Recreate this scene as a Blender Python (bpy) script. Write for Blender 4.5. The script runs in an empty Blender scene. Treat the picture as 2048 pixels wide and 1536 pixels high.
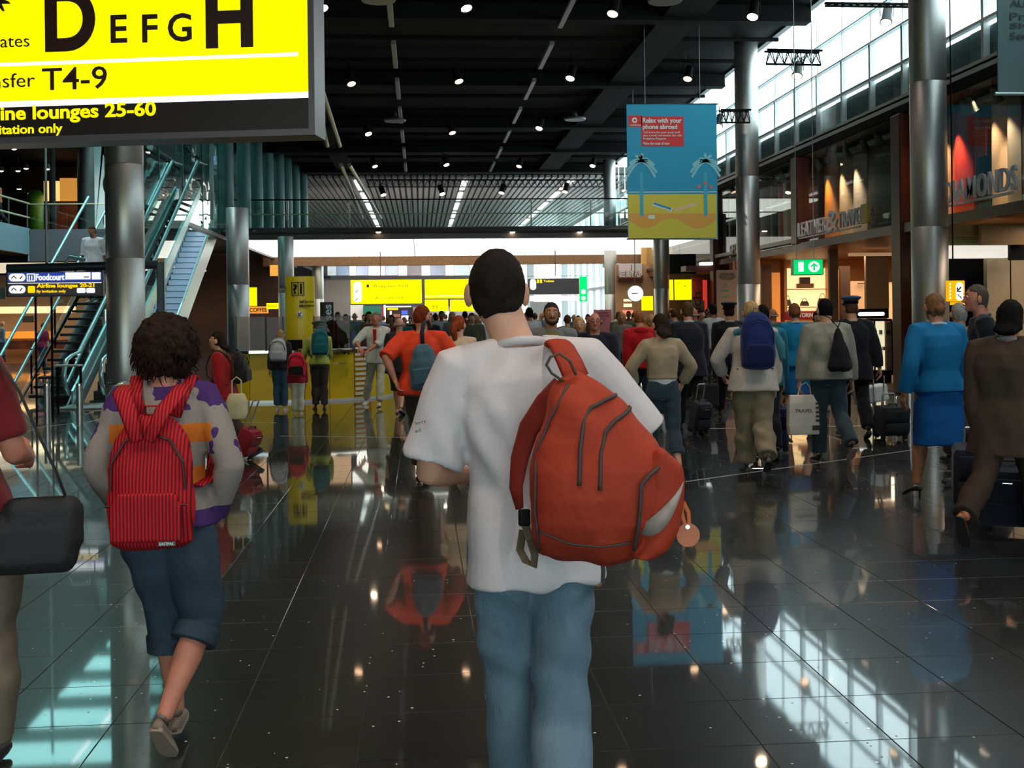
import bpy, bmesh, math, random
import numpy as np
from mathutils import Vector, Matrix

random.seed(7)
rs = np.random.RandomState(5)
C = bpy.context.scene.collection
R = math.radians
PI = math.pi
V = Vector

# ------------------------------------------------------------------ camera
FPX, EYE, PPX, PPY = 2320.0, 1.6, 1024.0, 630.0
TH, RO = math.atan(184 / FPX), 0.012
FW = V((math.sin(TH), math.cos(TH), 0))
R0 = V((math.cos(TH), -math.sin(TH), 0)); U0 = V((0, 0, 1))
RT = R0 * math.cos(RO) - U0 * math.sin(RO)
UP = U0 * math.cos(RO) + R0 * math.sin(RO)
CAM = V((0, 0, EYE))
cd = bpy.data.cameras.new('camera'); cam = bpy.data.objects.new('camera', cd); C.objects.link(cam)
cam.matrix_world = Matrix(((RT.x, UP.x, -FW.x, 0), (RT.y, UP.y, -FW.y, 0), (RT.z, UP.z, -FW.z, EYE), (0, 0, 0, 1)))
cd.sensor_width = 36; cd.sensor_fit = 'HORIZONTAL'; cd.lens = 36 * FPX / 2048
cd.shift_y = -(768 - PPY) / 2048; cd.clip_end = 500
bpy.context.scene.camera = cam
# ------------------------------------------------------------------ world and exposure
SC = bpy.context.scene
SC.view_settings.view_transform = 'Standard'; SC.view_settings.look = 'None'
SC.view_settings.gamma = 1; SC.view_settings.exposure = 0.0; SC.view_settings.use_curve_mapping = False
w = bpy.data.worlds.new('world'); SC.world = w; w.use_nodes = True
bg = w.node_tree.nodes['Background']; bg.inputs[0].default_value = (0.84, 0.97, 1.0, 1); bg.inputs[1].default_value = 4.2
SC.cycles.max_bounces = 7; SC.cycles.diffuse_bounces = 3; SC.cycles.glossy_bounces = 4
SC.cycles.transmission_bounces = 4; SC.cycles.transparent_max_bounces = 12
SC.cycles.sample_clamp_indirect = 4.0; SC.cycles.caustics_reflective = False; SC.cycles.caustics_refractive = False
SC.cycles.use_denoising = True

def spot(loc, tgt, power, col=(1, .75, .5), ang=60, blend=.7, size=.06):
    l = bpy.data.lights.new('lamp_or_fill_light', 'SPOT'); l.energy = power; l.color = col; l.spot_size = R(ang); l.spot_blend = blend
    l.shadow_soft_size = size
    o = bpy.data.objects.new('lamp_or_fill_light', l); C.objects.link(o); o.location = loc
    o.rotation_euler = (V(tgt) - V(loc)).to_track_quat('-Z', 'Y').to_euler(); return o

def area(loc, tgt, power, sx, sy, col=(1, .85, .7)):
    l = bpy.data.lights.new('lamp_or_fill_light', 'AREA'); l.energy = power; l.color = col; l.shape = 'RECTANGLE'; l.size = sx; l.size_y = sy
    o = bpy.data.objects.new('lamp_or_fill_light', l); C.objects.link(o); o.location = loc
    o.rotation_euler = (V(tgt) - V(loc)).to_track_quat('-Z', 'Y').to_euler(); return o

# ------------------------------------------------------------------ from a pixel to a place
def ray(px, py): return FW + RT * ((px - PPX) / FPX) + UP * ((PPY - py) / FPX)
def at(px, py, s): return CAM + ray(px, py) * (FPX / s)
def onY(px, py, Y): d = ray(px, py); return CAM + d * (Y / d.y)
def onX(px, py, X): d = ray(px, py); return CAM + d * (X / d.x)
def onZ(px, py, z=0.0): d = ray(px, py); return CAM + d * ((z - EYE) / d.z)
def foot(px, s):
    p = onZ(px, PPY + EYE * s, 0); return V((p.x, p.y, 0))

# ------------------------------------------------------------------ materials
MATS = {}
def mat(name, col=(.5, .5, .5), rough=.5, metal=0.0, emit=0.0, ecol=None, var=0.0, vscale=8.0, bump=0.0, bscale=60.0, spec=.5, sheen=0.0, vstretch=None):
    if name in MATS: return MATS[name]
    m = bpy.data.materials.new(name); m.use_nodes = True; nt = m.node_tree; b = nt.nodes['Principled BSDF']
    b.inputs['Base Color'].default_value = (*col, 1); b.inputs['Roughness'].default_value = rough
    b.inputs['Metallic'].default_value = metal; b.inputs['Specular IOR Level'].default_value = spec
    if sheen: b.inputs['Sheen Weight'].default_value = sheen
    if emit:
        b.inputs['Emission Color'].default_value = (*(ecol or col), 1); b.inputs['Emission Strength'].default_value = emit
    if var or bump:
        tc = nt.nodes.new('ShaderNodeTexCoord'); mp = nt.nodes.new('ShaderNodeMapping'); nt.links.new(tc.outputs['Object'], mp.inputs[0])
        if vstretch: mp.inputs['Scale'].default_value = vstretch
    if var:
        n = nt.nodes.new('ShaderNodeTexNoise'); n.inputs['Scale'].default_value = vscale; n.inputs['Detail'].default_value = 4
        nt.links.new(mp.outputs[0], n.inputs['Vector'])
        r = nt.nodes.new('ShaderNodeMapRange'); r.inputs[1].default_value = .3; r.inputs[2].default_value = .7
        r.inputs[3].default_value = 1 - var; r.inputs[4].default_value = 1 + var
        nt.links.new(n.outputs[0], r.inputs[0])
        x = nt.nodes.new('ShaderNodeMix'); x.data_type = 'RGBA'; x.blend_type = 'MULTIPLY'; x.inputs[0].default_value = 1
        x.inputs[6].default_value = (*col, 1); nt.links.new(r.outputs[0], x.inputs[7]); nt.links.new(x.outputs[2], b.inputs['Base Color'])
    if bump:
        n2 = nt.nodes.new('ShaderNodeTexNoise'); n2.inputs['Scale'].default_value = bscale; n2.inputs['Detail'].default_value = 3
        nt.links.new(mp.outputs[0], n2.inputs['Vector'])
        bp = nt.nodes.new('ShaderNodeBump'); bp.inputs['Strength'].default_value = bump; bp.inputs['Distance'].default_value = .01
        nt.links.new(n2.outputs[0], bp.inputs['Height']); nt.links.new(bp.outputs[0], b.inputs['Normal'])
    MATS[name] = m; return m

def srgb(r, g, b):
    f = lambda c: ((c / 255 + .055) / 1.055) ** 2.4 if c > 10 else c / 255 / 12.92
    return (f(r), f(g), f(b))

def cloth(r, g, b, var=.12, rough=.85):
    return mat('cloth_%d_%d_%d' % (r, g, b), srgb(r, g, b), rough, var=var, vscale=9, bump=.25, bscale=140, spec=.2, sheen=.15)

def lit(name, col=None, strength=1): return MATS[name] if name in MATS else mat(name, col, .7, emit=strength, spec=.05)

def glassmat(name, tint=(.9, 1, .98), refl=1.0, rough=.0, wavy=0.0, ior=1.45):
    if name in MATS: return MATS[name]
    m = bpy.data.materials.new(name); m.use_nodes = True; nt = m.node_tree
    for n in list(nt.nodes):
        if n.type != 'OUTPUT_MATERIAL': nt.nodes.remove(n)
    out = [n for n in nt.nodes if n.type == 'OUTPUT_MATERIAL'][0]
    t = nt.nodes.new('ShaderNodeBsdfTransparent'); t.inputs[0].default_value = (*tint, 1)
    g = nt.nodes.new('ShaderNodeBsdfGlossy'); g.inputs['Roughness'].default_value = rough; g.inputs[0].default_value = (refl, refl, refl, 1)
    f = nt.nodes.new('ShaderNodeFresnel'); ge = nt.nodes.new('ShaderNodeNewGeometry')
    mr = nt.nodes.new('ShaderNodeMapRange'); mr.inputs[3].default_value = ior; mr.inputs[4].default_value = 1 / ior
    nt.links.new(ge.outputs['Backfacing'], mr.inputs[0]); nt.links.new(mr.outputs[0], f.inputs[0])
    x = nt.nodes.new('ShaderNodeMixShader')
    nt.links.new(f.outputs[0], x.inputs[0]); nt.links.new(t.outputs[0], x.inputs[1]); nt.links.new(g.outputs[0], x.inputs[2])
    if wavy:
        tc = nt.nodes.new('ShaderNodeTexCoord'); n2 = nt.nodes.new('ShaderNodeTexNoise'); n2.inputs['Scale'].default_value = .9
        n2.inputs['Detail'].default_value = 1; nt.links.new(tc.outputs['Object'], n2.inputs['Vector'])
        bp = nt.nodes.new('ShaderNodeBump'); bp.inputs['Strength'].default_value = wavy; bp.inputs['Distance'].default_value = .05
        nt.links.new(n2.outputs[0], bp.inputs['Height']); nt.links.new(bp.outputs[0], g.inputs['Normal'])
    nt.links.new(x.outputs[0], out.inputs[0]); MATS[name] = m; return m

def floor_mat():
    m = bpy.data.materials.new('polished_dark_granite'); m.use_nodes = True; nt = m.node_tree; b = nt.nodes['Principled BSDF']; L = nt.links.new
    g = nt.nodes.new('ShaderNodeNewGeometry')
    def vor(sc, lo, hi):
        v = nt.nodes.new('ShaderNodeTexVoronoi'); v.inputs['Scale'].default_value = sc; L(g.outputs['Position'], v.inputs['Vector'])
        s = nt.nodes.new('ShaderNodeSeparateColor'); L(v.outputs['Color'], s.inputs[0])
        r = nt.nodes.new('ShaderNodeMath'); r.operation = 'GREATER_THAN'; r.inputs[1].default_value = lo; L(s.outputs[0], r.inputs[0])
        d = nt.nodes.new('ShaderNodeMath'); d.operation = 'LESS_THAN'; d.inputs[1].default_value = hi; L(v.outputs['Distance'], d.inputs[0])
        k = nt.nodes.new('ShaderNodeMath'); k.operation = 'MULTIPLY'; L(r.outputs[0], k.inputs[0]); L(d.outputs[0], k.inputs[1]); return k
    white = vor(20, .87, .11); dark = vor(30, .90, .16)  # white: pale granite flecks, set bright to paint in their glints
    n = nt.nodes.new('ShaderNodeTexNoise'); n.inputs['Scale'].default_value = 1.3; n.inputs['Detail'].default_value = 6; L(g.outputs['Position'], n.inputs['Vector'])
    cr = nt.nodes.new('ShaderNodeValToRGB'); cr.color_ramp.elements[0].color = (.010, .011, .011, 1); cr.color_ramp.elements[1].color = (.026, .027, .026, 1); L(n.outputs[0], cr.inputs[0])
    m1 = nt.nodes.new('ShaderNodeMix'); m1.data_type = 'RGBA'; L(white.outputs[0], m1.inputs[0]); L(cr.outputs[0], m1.inputs[6]); m1.inputs[7].default_value = (.9, .93, .9, 1)
    L(m1.outputs[2], b.inputs['Base Color'])
    rr = nt.nodes.new('ShaderNodeMix'); rr.data_type = 'FLOAT'; L(dark.outputs[0], rr.inputs[0]); rr.inputs[2].default_value = .30; rr.inputs[3].default_value = .6
    cw = nt.nodes.new('ShaderNodeMath'); cw.operation = 'SUBTRACT'; cw.inputs[0].default_value = 1.0; L(dark.outputs[0], cw.inputs[1]); cw.use_clamp = True; L(cw.outputs[0], b.inputs['Coat Weight']); b.inputs['Coat Roughness'].default_value = .035; b.inputs['Coat IOR'].default_value = 1.75
    L(rr.outputs[0], b.inputs['Roughness'])
    em = nt.nodes.new('ShaderNodeMath'); em.operation = 'MULTIPLY'; 
    b.inputs['IOR'].default_value = 1.45
    bp = nt.nodes.new('ShaderNodeBump'); bp.inputs['Strength'].default_value = .012; bp.inputs['Distance'].default_value = .01
    n3 = nt.nodes.new('ShaderNodeTexNoise'); n3.inputs['Scale'].default_value = 2.2; n3.inputs['Detail'].default_value = 1; L(g.outputs['Position'], n3.inputs['Vector'])
    L(n3.outputs[0], bp.inputs['Height']); L(bp.outputs[0], b.inputs['Normal']); L(bp.outputs[0], b.inputs['Coat Normal'])
    nt.nodes.remove(em)
    return m

# ------------------------------------------------------------------ objects
def tag(o, label=None, cat=None, group=None, kind=None):
    if label: o['label'] = label
    if cat: o['category'] = cat
    if group: o['group'] = group
    if kind: o['kind'] = kind
    return o

def empty(name, loc=(0, 0, 0), rz=0.0, label=None, cat=None, group=None, kind=None, mtx=None):
    o = bpy.data.objects.new(name, None); C.objects.link(o); o.empty_display_size = .1
    if mtx is not None: o.matrix_world = mtx
    else: o.location = loc; o.rotation_euler = (0, 0, rz)
    return tag(o, label, cat, group, kind)

def addmesh(name, me, m=None, parent=None):
    o = bpy.data.objects.new(name, me); C.objects.link(o)
    if m is not None:
        me.materials.clear(); me.materials.append(m)
    if parent is not None: o.parent = parent
    return o

class MB:
    def __init__(s): s.v = []; s.f = []
    def add(s, vs, fs):
        n = len(s.v); s.v += [tuple(p) for p in vs]; s.f += [tuple(i + n for i in f) for f in fs]; return s
    def box(s, x0, x1, y0, y1, z0, z1, bev=0.0):
        x0, x1 = min(x0, x1), max(x0, x1); y0, y1 = min(y0, y1), max(y0, y1); z0, z1 = min(z0, z1), max(z0, z1)
        if bev <= 0:
            vs = [(x, y, z) for z in (z0, z1) for x, y in ((x0, y0), (x1, y0), (x1, y1), (x0, y1))]
            return s.add(vs, [(3, 2, 1, 0), (4, 5, 6, 7), (0, 1, 5, 4), (1, 2, 6, 5), (2, 3, 7, 6), (3, 0, 4, 7)])
        b = min(bev, (x1 - x0) * .45, (y1 - y0) * .45, (z1 - z0) * .45)
        def ring(z, i): return [(x0 + i, y0 + b, z), (x0 + b, y0 + i, z), (x1 - b, y0 + i, z), (x1 - i, y0 + b, z), (x1 - i, y1 - b, z), (x1 - b, y1 - i, z), (x0 + b, y1 - i, z), (x0 + i, y1 - b, z)]
        return s.loft([ring(z0, b * .6), ring(z0 + b, 0), ring(z1 - b, 0), ring(z1, b * .6)])
    def loft(s, rings, cap=True, closed=True):
        n = len(rings[0]); vs = [p for r in rings for p in r]; fs = []
        for i in range(len(rings) - 1):
            for j in range(n if closed else n - 1):
                k = (j + 1) % n; fs.append((i * n + j, i * n + k, (i + 1) * n + k, (i + 1) * n + j))
        if cap: fs.append(tuple(range(n - 1, -1, -1))); fs.append(tuple((len(rings) - 1) * n + j for j in range(n)))
        return s.add(vs, fs)
    def tube(s, pts, r, n=8, cap=True, flat=None, ref=None, dome=False):
        """round or elliptic tube: r = radius, list of radii, or list of (ra, rb); ref = direction of ra"""
        pts = [V(p) for p in pts]; m = len(pts)
        rr = [r] * m if not isinstance(r, (list, tuple)) else list(r)
        if dome:
            def e(i, j, sg):
                d = (pts[i] - pts[j]).normalized(); q = rr[i]; a = q if isinstance(q, (int, float)) else (q[0] + q[1]) / 2
                return [(pts[i] + d * a * k * .9, (tuple(c * h for c in q) if not isinstance(q, (int, float)) else q * h)) for k, h in ((.5, .86), (.87, .5), (1, .12))]
            a = e(0, 1, 1)[::-1]; b = e(-1, -2, 1)
            pts = [x[0] for x in a] + pts + [x[0] for x in b]; rr = [x[1] for x in a] + rr + [x[1] for x in b]; m = len(pts)
        rings = []; pu = None
        for i in range(m):
            t = (pts[min(i + 1, m - 1)] - pts[max(i - 1, 0)])
            t = t.normalized() if t.length > 1e-9 else V((0, 0, 1))
            if ref is not None: u = V(ref)
            else: u = pu if pu is not None else (V((1, 0, 0)) if abs(t.x) < .9 else V((0, 1, 0)))
            u = u - t * u.dot(t)
            if u.length < 1e-6: u = V((0, 1, 0)) - t * t.y
            u.normalize(); pu = u; w_ = t.cross(u)
            q = rr[i]; a, b = (q, q) if isinstance(q, (int, float)) else q
            rings.append([pts[i] + u * (a * math.cos(2 * PI * k / n)) + w_ * (b * math.sin(2 * PI * k / n)) for k in range(n)])
        return s.loft(rings, cap)
    def cyl(s, p0, p1, r0, r1=None, n=16): return s.tube([p0, p1], [r0, r1 if r1 is not None else r0], n)
    def ell(s, c, rx, ry, rz, n=14, m=9, rot=None):
        rings = []; c = V(c)
        for i in range(m + 1):
            a = PI * (i + .02) / (m + .04) ; q = []
            for k in range(n):
                t = 2 * PI * k / n; p = V((rx * math.sin(a) * math.cos(t), ry * math.sin(a) * math.sin(t), -rz * math.cos(a)))
                q.append(c + (rot @ p if rot else p))
            rings.append(q)
        return s.loft(rings)
    def lathe(s, prof, c=(0, 0, 0), n=24):
        c = V(c); return s.loft([[c + V((r * math.cos(2 * PI * k / n), r * math.sin(2 * PI * k / n), z)) for k in range(n)] for r, z in prof])
    def prism(s, poly, d, axis='z', off=0.0):
        """extrude a 2D polygon: axis y -> (x,z) polygon between y=off and off+d"""
        mk = {'z': lambda a, b, c: (a, b, c), 'y': lambda a, b, c: (a, c, b), 'x': lambda a, b, c: (c, a, b)}[axis]
        r0 = [mk(a, b, off) for a, b in poly]; r1 = [mk(a, b, off + d) for a, b in poly]; return s.loft([r0, r1])
    def quad(s, a, b, c, d, t=.01):
        a, b, c, d = map(V, (a, b, c, d)); n = (b - a).cross(d - a).normalized() * t
        return s.loft([[a, b, c, d], [a + n, b + n, c + n, d + n]])
    def obj(s, name, m=None, parent=None, smooth=False, label=None, cat=None, group=None, kind=None, recalc=True):
        me = bpy.data.meshes.new(name); me.from_pydata(s.v, [], s.f); me.update()
        if recalc:
            bm = bmesh.new(); bm.from_mesh(me); bmesh.ops.recalc_face_normals(bm, faces=bm.faces); bm.to_mesh(me); bm.free()
        if smooth:
            me.polygons.foreach_set('use_smooth', [True] * len(me.polygons))
            if smooth == 'auto':
                try: me.set_sharp_from_angle(angle=R(40))
                except Exception: pass
        return tag(addmesh(name, me, m, parent), label, cat, group, kind)

def copy_tree(o, parent=None):
    c = o.copy(); C.objects.link(c)
    if parent is not None: c.parent = parent
    for ch in list(o.children): copy_tree(ch, c)
    return c

# things finished in one pass at the end (remeshed bodies and cloth, lettering)
QBLOB, QTEXT = [], []
def blob(name, mb, m, parent, voxel=.012, smooth=2, post=None, extra=None, label=None):
    me = bpy.data.meshes.new(name); me.from_pydata(mb.v, [], mb.f); me.update()
    bm = bmesh.new(); bm.from_mesh(me); bmesh.ops.recalc_face_normals(bm, faces=bm.faces); bm.to_mesh(me); bm.free()
    o = addmesh(name, me, m, parent)
    r = o.modifiers.new('r', 'REMESH'); r.mode = 'VOXEL'; r.voxel_size = voxel
    if smooth:
        k = o.modifiers.new('s', 'SMOOTH'); k.iterations = smooth; k.factor = .5
    QBLOB.append((o, m, post, extra)); 
    if label: o['label'] = label
    return o

def text(body, a, width, height, m, parent, face='-Y', depth=.012, bold=.0, name='lettering', roll=0.0, align='L', sp=1.0):
    """lettering whose ink fills width x height metres, lower left corner at a"""
    cu = bpy.data.curves.new(name, 'FONT'); cu.body = body; cu.size = 1; cu.extrude = depth; cu.offset = bold; cu.resolution_u = 3 if height < .4 else 8; cu.space_character = sp
    o = bpy.data.objects.new(name, cu); C.objects.link(o); cu.materials.append(m)
    QTEXT.append((o, width, height, V(a), face, depth, roll, parent, m, name)); return o

def finalize():
    bpy.context.view_layer.update()
    dg = bpy.context.evaluated_depsgraph_get(); ev = []
    for q in QBLOB: ev.append(bpy.data.meshes.new_from_object(q[0].evaluated_get(dg)))
    et = [bpy.data.meshes.new_from_object(q[0].evaluated_get(dg)) for q in QTEXT]
    for (o, m, post, extra), me in zip(QBLOB, ev):
        old = o.data; o.modifiers.clear(); n = len(me.vertices)
        if post:
            co = np.empty(n * 3, np.float32); me.vertices.foreach_get('co', co); co = co.reshape(-1, 3)
            no = np.empty(n * 3, np.float32); me.vertices.foreach_get('normal', no); no = no.reshape(-1, 3)
            me.vertices.foreach_set('co', post(co.astype(float), no.astype(float)).astype(np.float32).ravel()); me.update()
        if extra is not None:
            bm = bmesh.new(); bm.from_mesh(me); 
            if callable(extra): extra(bm)
            else:
                vs = [bm.verts.new(p) for p in extra.v]; bm.verts.index_update(); new = []
                for f in extra.f:
                    try: new.append(bm.faces.new([vs[i] for i in f]))
                    except ValueError: pass
                bmesh.ops.recalc_face_normals(bm, faces=new)
            bm.to_mesh(me); bm.free()
        me.materials.clear(); me.materials.append(m); me.polygons.foreach_set('use_smooth', [True] * len(me.polygons)); me.update()
        nm = o.name.split('.')[0]; o.data = me; me.name = nm; bpy.data.meshes.remove(old)
    RX = Matrix.Rotation(R(90), 4, 'X'); F_ = {'-Y': RX, '-X': Matrix.Rotation(R(-90), 4, 'Z') @ RX, '+Y': Matrix.Rotation(R(180), 4, 'Z') @ RX, '+X': Matrix.Rotation(R(90), 4, 'Z') @ RX}
    for (o, wd, ht, a, face, depth, roll, parent, m, name), me in zip(QTEXT, et):
        n = len(me.vertices); co = np.empty(n * 3, np.float32)
        me.vertices.foreach_get('co', co); co = co.reshape(-1, 3)
        if n:
            lo, hi = co.min(0), co.max(0)
            co[:, 0] = (co[:, 0] - lo[0]) / max(hi[0] - lo[0], 1e-6) * wd; co[:, 1] = (co[:, 1] - lo[1]) / max(hi[1] - lo[1], 1e-6) * ht
            me.vertices.foreach_set('co', co.ravel()); me.update()
        me.materials.clear(); me.materials.append(m)
        cu = o.data; bpy.data.objects.remove(o); bpy.data.curves.remove(cu)
        t = addmesh(name, me, m, parent)
        rot = face if isinstance(face, Matrix) else F_[face]
        mw = Matrix.Translation(a) @ rot @ Matrix.Rotation(roll, 4, 'Z')
        if parent is not None:
            bpm = parent.matrix_basis if parent.parent is None else parent.parent.matrix_basis @ parent.matrix_basis
            t.matrix_basis = bpm.inverted() @ mw
        else: t.matrix_basis = mw
# ================================================================== the setting
STEEL = mat('brushed_steel', (.50, .485, .465), .42, .85, var=.08, vscale=3, vstretch=(1, 1, .05))
STEELD = mat('dull_steel', (.20, .21, .21), .42, .9)
CHROME = mat('chrome', (.75, .77, .78), .15, 1.0)
BLACK = mat('black_paint', (.006, .006, .006), .7, spec=.12)
DGREY = mat('dark_grey_paint', (.045, .048, .05), .5)
BEAM = mat('beam_grey', (.012, .012, .012), .75, spec=.1)
GREY = mat('grey_panel', srgb(112, 120, 124), .5)
LGREY = mat('light_grey_panel', srgb(140, 175, 185), .4)
WHITE = mat('white_paint', (.78, .8, .8), .4)
OFFW = mat('off_white', (.6, .57, .5), .5)
DRED = mat('dark_red_brown_wood', srgb(84, 36, 26), .4, var=.15)
WOOD = mat('warm_wood', srgb(150, 88, 44), .45, var=.15, vscale=5)
BEIGE = mat('beige_plaster', srgb(186, 164, 134), .6, var=.05)
WARM = mat('warm_plaster', srgb(214, 160, 96), .6, var=.08)
RUBBER = mat('black_rubber', (.012, .012, .013), .45)
GLASS = glassmat('clear_glass', (.90, .97, .95))
TEALG = glassmat('teal_glass', (.78, .90, .88), wavy=.6, ior=1.7)
BRONZEG = glassmat('bronze_glass', (.66, .54, .44), refl=.35, ior=1.4)
SKYG = glassmat('sky_glass', (.93, .99, 1.0), ior=1.35)
YEL = lit('lit_yellow', (1.0, .97, .0), 1.0)
YEL2 = lit('lit_yellow_small', (1.0, .90, .0), 1.15)
WLIT = lit('lit_white', (1.0, 1.0, .98), 1.5)
PANEL = lit('luminous_panel', (1.0, .98, .90), 1.7)
SIGNB = mat('sign_black', srgb(44, 32, 26), .4)
INK = mat('sign_ink', srgb(62, 24, 6), .5)
GREENL = lit('lit_green', (.0, .62, .14), 1.0)

# floor ------------------------------------------------------------
FL = MB().box(-26, 20, -9, 95, -.2, -.004).obj('floor', mat('grout', (.03, .03, .03), .6), kind='structure')
GR = floor_mat(); T = .495; TX0 = -.245
def tile_mesh(mb, x0, y0, g=.0022, light=False):
    a, b = x0 + g, x0 + T - g; c, d = y0 + g, y0 + T - g; e = .0012
    if light: mb.loft([[(a, c, -.0035), (b, c, -.0035), (b, d, -.0035), (a, d, -.0035)], [(a + e, c + e, 0), (b - e, c + e, 0), (b - e, d - e, 0), (a + e, d - e, 0)]], cap=True); return
    mb.loft([[(a, c, -.006), (b, c, -.006), (b, d, -.006), (a, d, -.006)], [(a, c, -.0012), (b, c, -.0012), (b, d, -.0012), (a, d, -.0012)], [(a + e, c + e, 0), (b - e, c + e, 0), (b - e, d - e, 0), (a + e, d - e, 0)]])
tm = MB(); tile_mesh(tm, 0, 0); proto = tm.obj('tile', GR, FL); proto.location = (TX0, 4.2, 0)
cand = []
for j in range(0, 200):
    for i in range(-55, 45):
        x, y = TX0 + i * T, 1.73 + j * T
        dep = y * math.cos(TH) + x * math.sin(TH)
        if dep < 2.5: continue
        lat = x * math.cos(TH) - y * math.sin(TH); vis = abs(lat) < dep * .4414 + .6 and dep > 3.5
        
        if abs(lat) < dep * .50 + 4: cand.append((0 if vis else 1, dep, x, y))
cand.sort(); far = MB(); used = 0
for v_, dep, x, y in cand:
    if v_ == 0 and used < 300:
        if used == 0: o = proto
        else: o = proto.copy(); C.objects.link(o)
        o.parent = FL; o.location = (x, y, 0); used += 1
    elif (-25.5 < x < 13 and y < 92): tile_mesh(far, x, y, light=True)
for j in range(-20, 3):
    for i in range(-20, 22): tile_mesh(far, TX0 + i * T, 1.73 + j * T, light=True) if (1.73 + j * T) < 2.4 else None
far.obj('tile', GR, FL, kind='stuff', recalc=False)
STRIP = mat('metal_strip', (.75, .75, .72), .3, .6)
def strip(p, q, w_=.025):
    p, q = V(p), V(q); n = (q - p).cross(V((0, 0, 1))).normalized() * w_ / 2
    MB().loft([[p - n, q - n, q + n, p + n], [x + V((0, 0, .0022)) for x in (p - n, q - n, q + n, p + n)]]).obj('metal_inlay', STRIP, FL)
strip(onZ(1330, 969), onZ(1990, 877), .022); strip(onZ(1380, 858), onZ(2040, 846), .03); strip(onZ(10, 863), onZ(225, 837), .02)
strip(onZ(470, 845), onZ(552, 846), .05)
strip(onZ(560, 872), onZ(880, 876), .012)

# ceiling ------------------------------------------------------------
CEX = 8.74; CZ = 8.4
CL = MB().box(-6.7, CEX, -9, 54, CZ, CZ + 1.1).obj('ceiling', BLACK, kind='structure')
for px, py in ((900, 40), (900, 172), (900, 256), (900, 305), (900, 345)):
    Y = onZ(px, py, 8.05).y
    MB().box(-6.7, CEX, Y - .15, Y + .15, 8.05, 8.40).box(-6.7, CEX, Y - .2, Y + .2, 8.03, 8.06).obj('beam', BEAM, CL)
    for dy in (2.2, 4.6):
        MB().cyl((-5.2, Y + dy, 8.2), (CEX, Y + dy, 8.2), .05, n=8).obj('pipe', BEAM, CL)
MB().box(5.4, 6.3, 12, 53.5, 8.12, 8.38).obj('duct', mat('duct_grey', (.028, .03, .03), .8, spec=.1), CL)
MB().box(-3.6, -2.9, 12, 53.5, 8.15, 8.38).obj('duct', mat('duct_grey'), CL)
for X in (-.55, 3.2):
    for k in range(9):
        MB().box(X - .06, X + .06, 14.5 + k * 4.3, 17.2 + k * 4.3, 8.0, 8.1, .015).obj('light_trough', mat('trough_grey', (.22, .21, .20), .4), CL)
MB().box(CEX - .02, CEX + .12, -9, 54, CZ - .05, CZ + 1.1).obj('edge_fascia', mat('edge_grey', (.10, .13, .14), .4), CL)
for px, py in ((757, 2), (1330, 4), (1150, 240), (790, 243)):
    p = onZ(px, py, 7.95)
    m_ = MB(); m_.lathe([(.34, 0), (.36, .05), (.30, .08), (.22, .02), (.12, .06), (.05, .3)], (p.x, p.y, p.z), 20)
    m_.obj('air_diffuser', mat('diffuser_grey', (.13, .13, .13), .4, .4), CL, smooth='auto')
# two long pipes running down from the ceiling at the left
for dx in (0, .28):
    MB().cyl(onY(628 + dx * 40, 165, 21) , onY(655 + dx * 90, 292, 31), .05, n=8).obj('pipe', mat('pipe_brass', (.16, .14, .10), .4, .5), CL)
    MB().cyl(onY(682 + dx * 60, 330, 33), onY(725 + dx * 130, 436, 54), .06, n=8).obj('pipe', mat('pipe_brass'), CL)
# slatted lighter ceiling beyond the bridge
CL2 = MB().box(-11, 11.5, 54, 92, 8.2, 8.5).obj('ceiling', mat('ceiling_back', (.12, .11, .10), .7), kind='structure')
SL = mat('slat_grey', (.50, .47, .44), .45)
for k in range(68):
    X = -9.6 + k * .30
    MB().box(X, X + .20, 54.2, 91, 8.05, 8.16).obj('slat', SL, CL2)
for X in (-2.9, 2.2, 7.3):
    for k in range(6):
        MB().box(X - .13, X + .13, 55.0 + k * 5.6, 59.0 + k * 5.6, 7.98, 8.04).obj('strip_light', WLIT, CL2)
# skylight over the right edge, above the shop wall
WX = 9.3
YM = [20 + 1.6 * k for k in range(-18, 22)]
W1 = empty('window_1', (WX, 20, 5.6), kind='structure')
def inp(o, root): o.location = (-root.location.x, -root.location.y, -root.location.z); return o
FRM = mat('window_frame_white', (.88, .93, .93), .3)
for Y in YM: inp(MB().box(WX - .03, WX + .08, Y - .045, Y + .045, 5.5, 7.09).box(WX, WX + .05, Y - .015, Y + .015, 7.09, 8.9).obj('mullion', FRM, W1), W1)
for z, h in ((5.62, .10), (6.32, .05), (7.07, .03), (7.70, .025)): inp(MB().box(WX - .06, WX + .06, YM[0], YM[-1], z, z + h).obj('transom', FRM, W1), W1)
BL = mat('blind_grey_green', srgb(118, 140, 142), .5, var=.1)
for i in range(len(YM) - 1):
    y0, y1 = YM[i] + .05, YM[i + 1] - .05
    for z0, z1 in ((5.72, 6.32), (6.37, 7.07), (7.105, 7.70), (7.735, 8.9)):
        inp(MB().box(WX + .01, WX + .02, y0, y1, z0, z1).obj('pane', SKYG, W1), W1)
    inp(MB().box(WX + .10, WX + .13, y0 - .05, y1 + .05, 5.5, 6.27).obj('blind', BL, W1), W1)
    if i % 2: inp(MB().box(WX + .06, WX + .09, y0 + .1, y0 + .55, 5.6, 6.26).obj('blind', LGREY, W1), W1)
inp(MB().box(WX, WX + 3, YM[0], YM[-1], 5.35, 5.5).obj('sill', mat('sill_grey', srgb(120, 135, 138), .5), W1), W1)
S1 = empty('window_2', (9, 20, 8.9), kind='structure')
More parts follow.
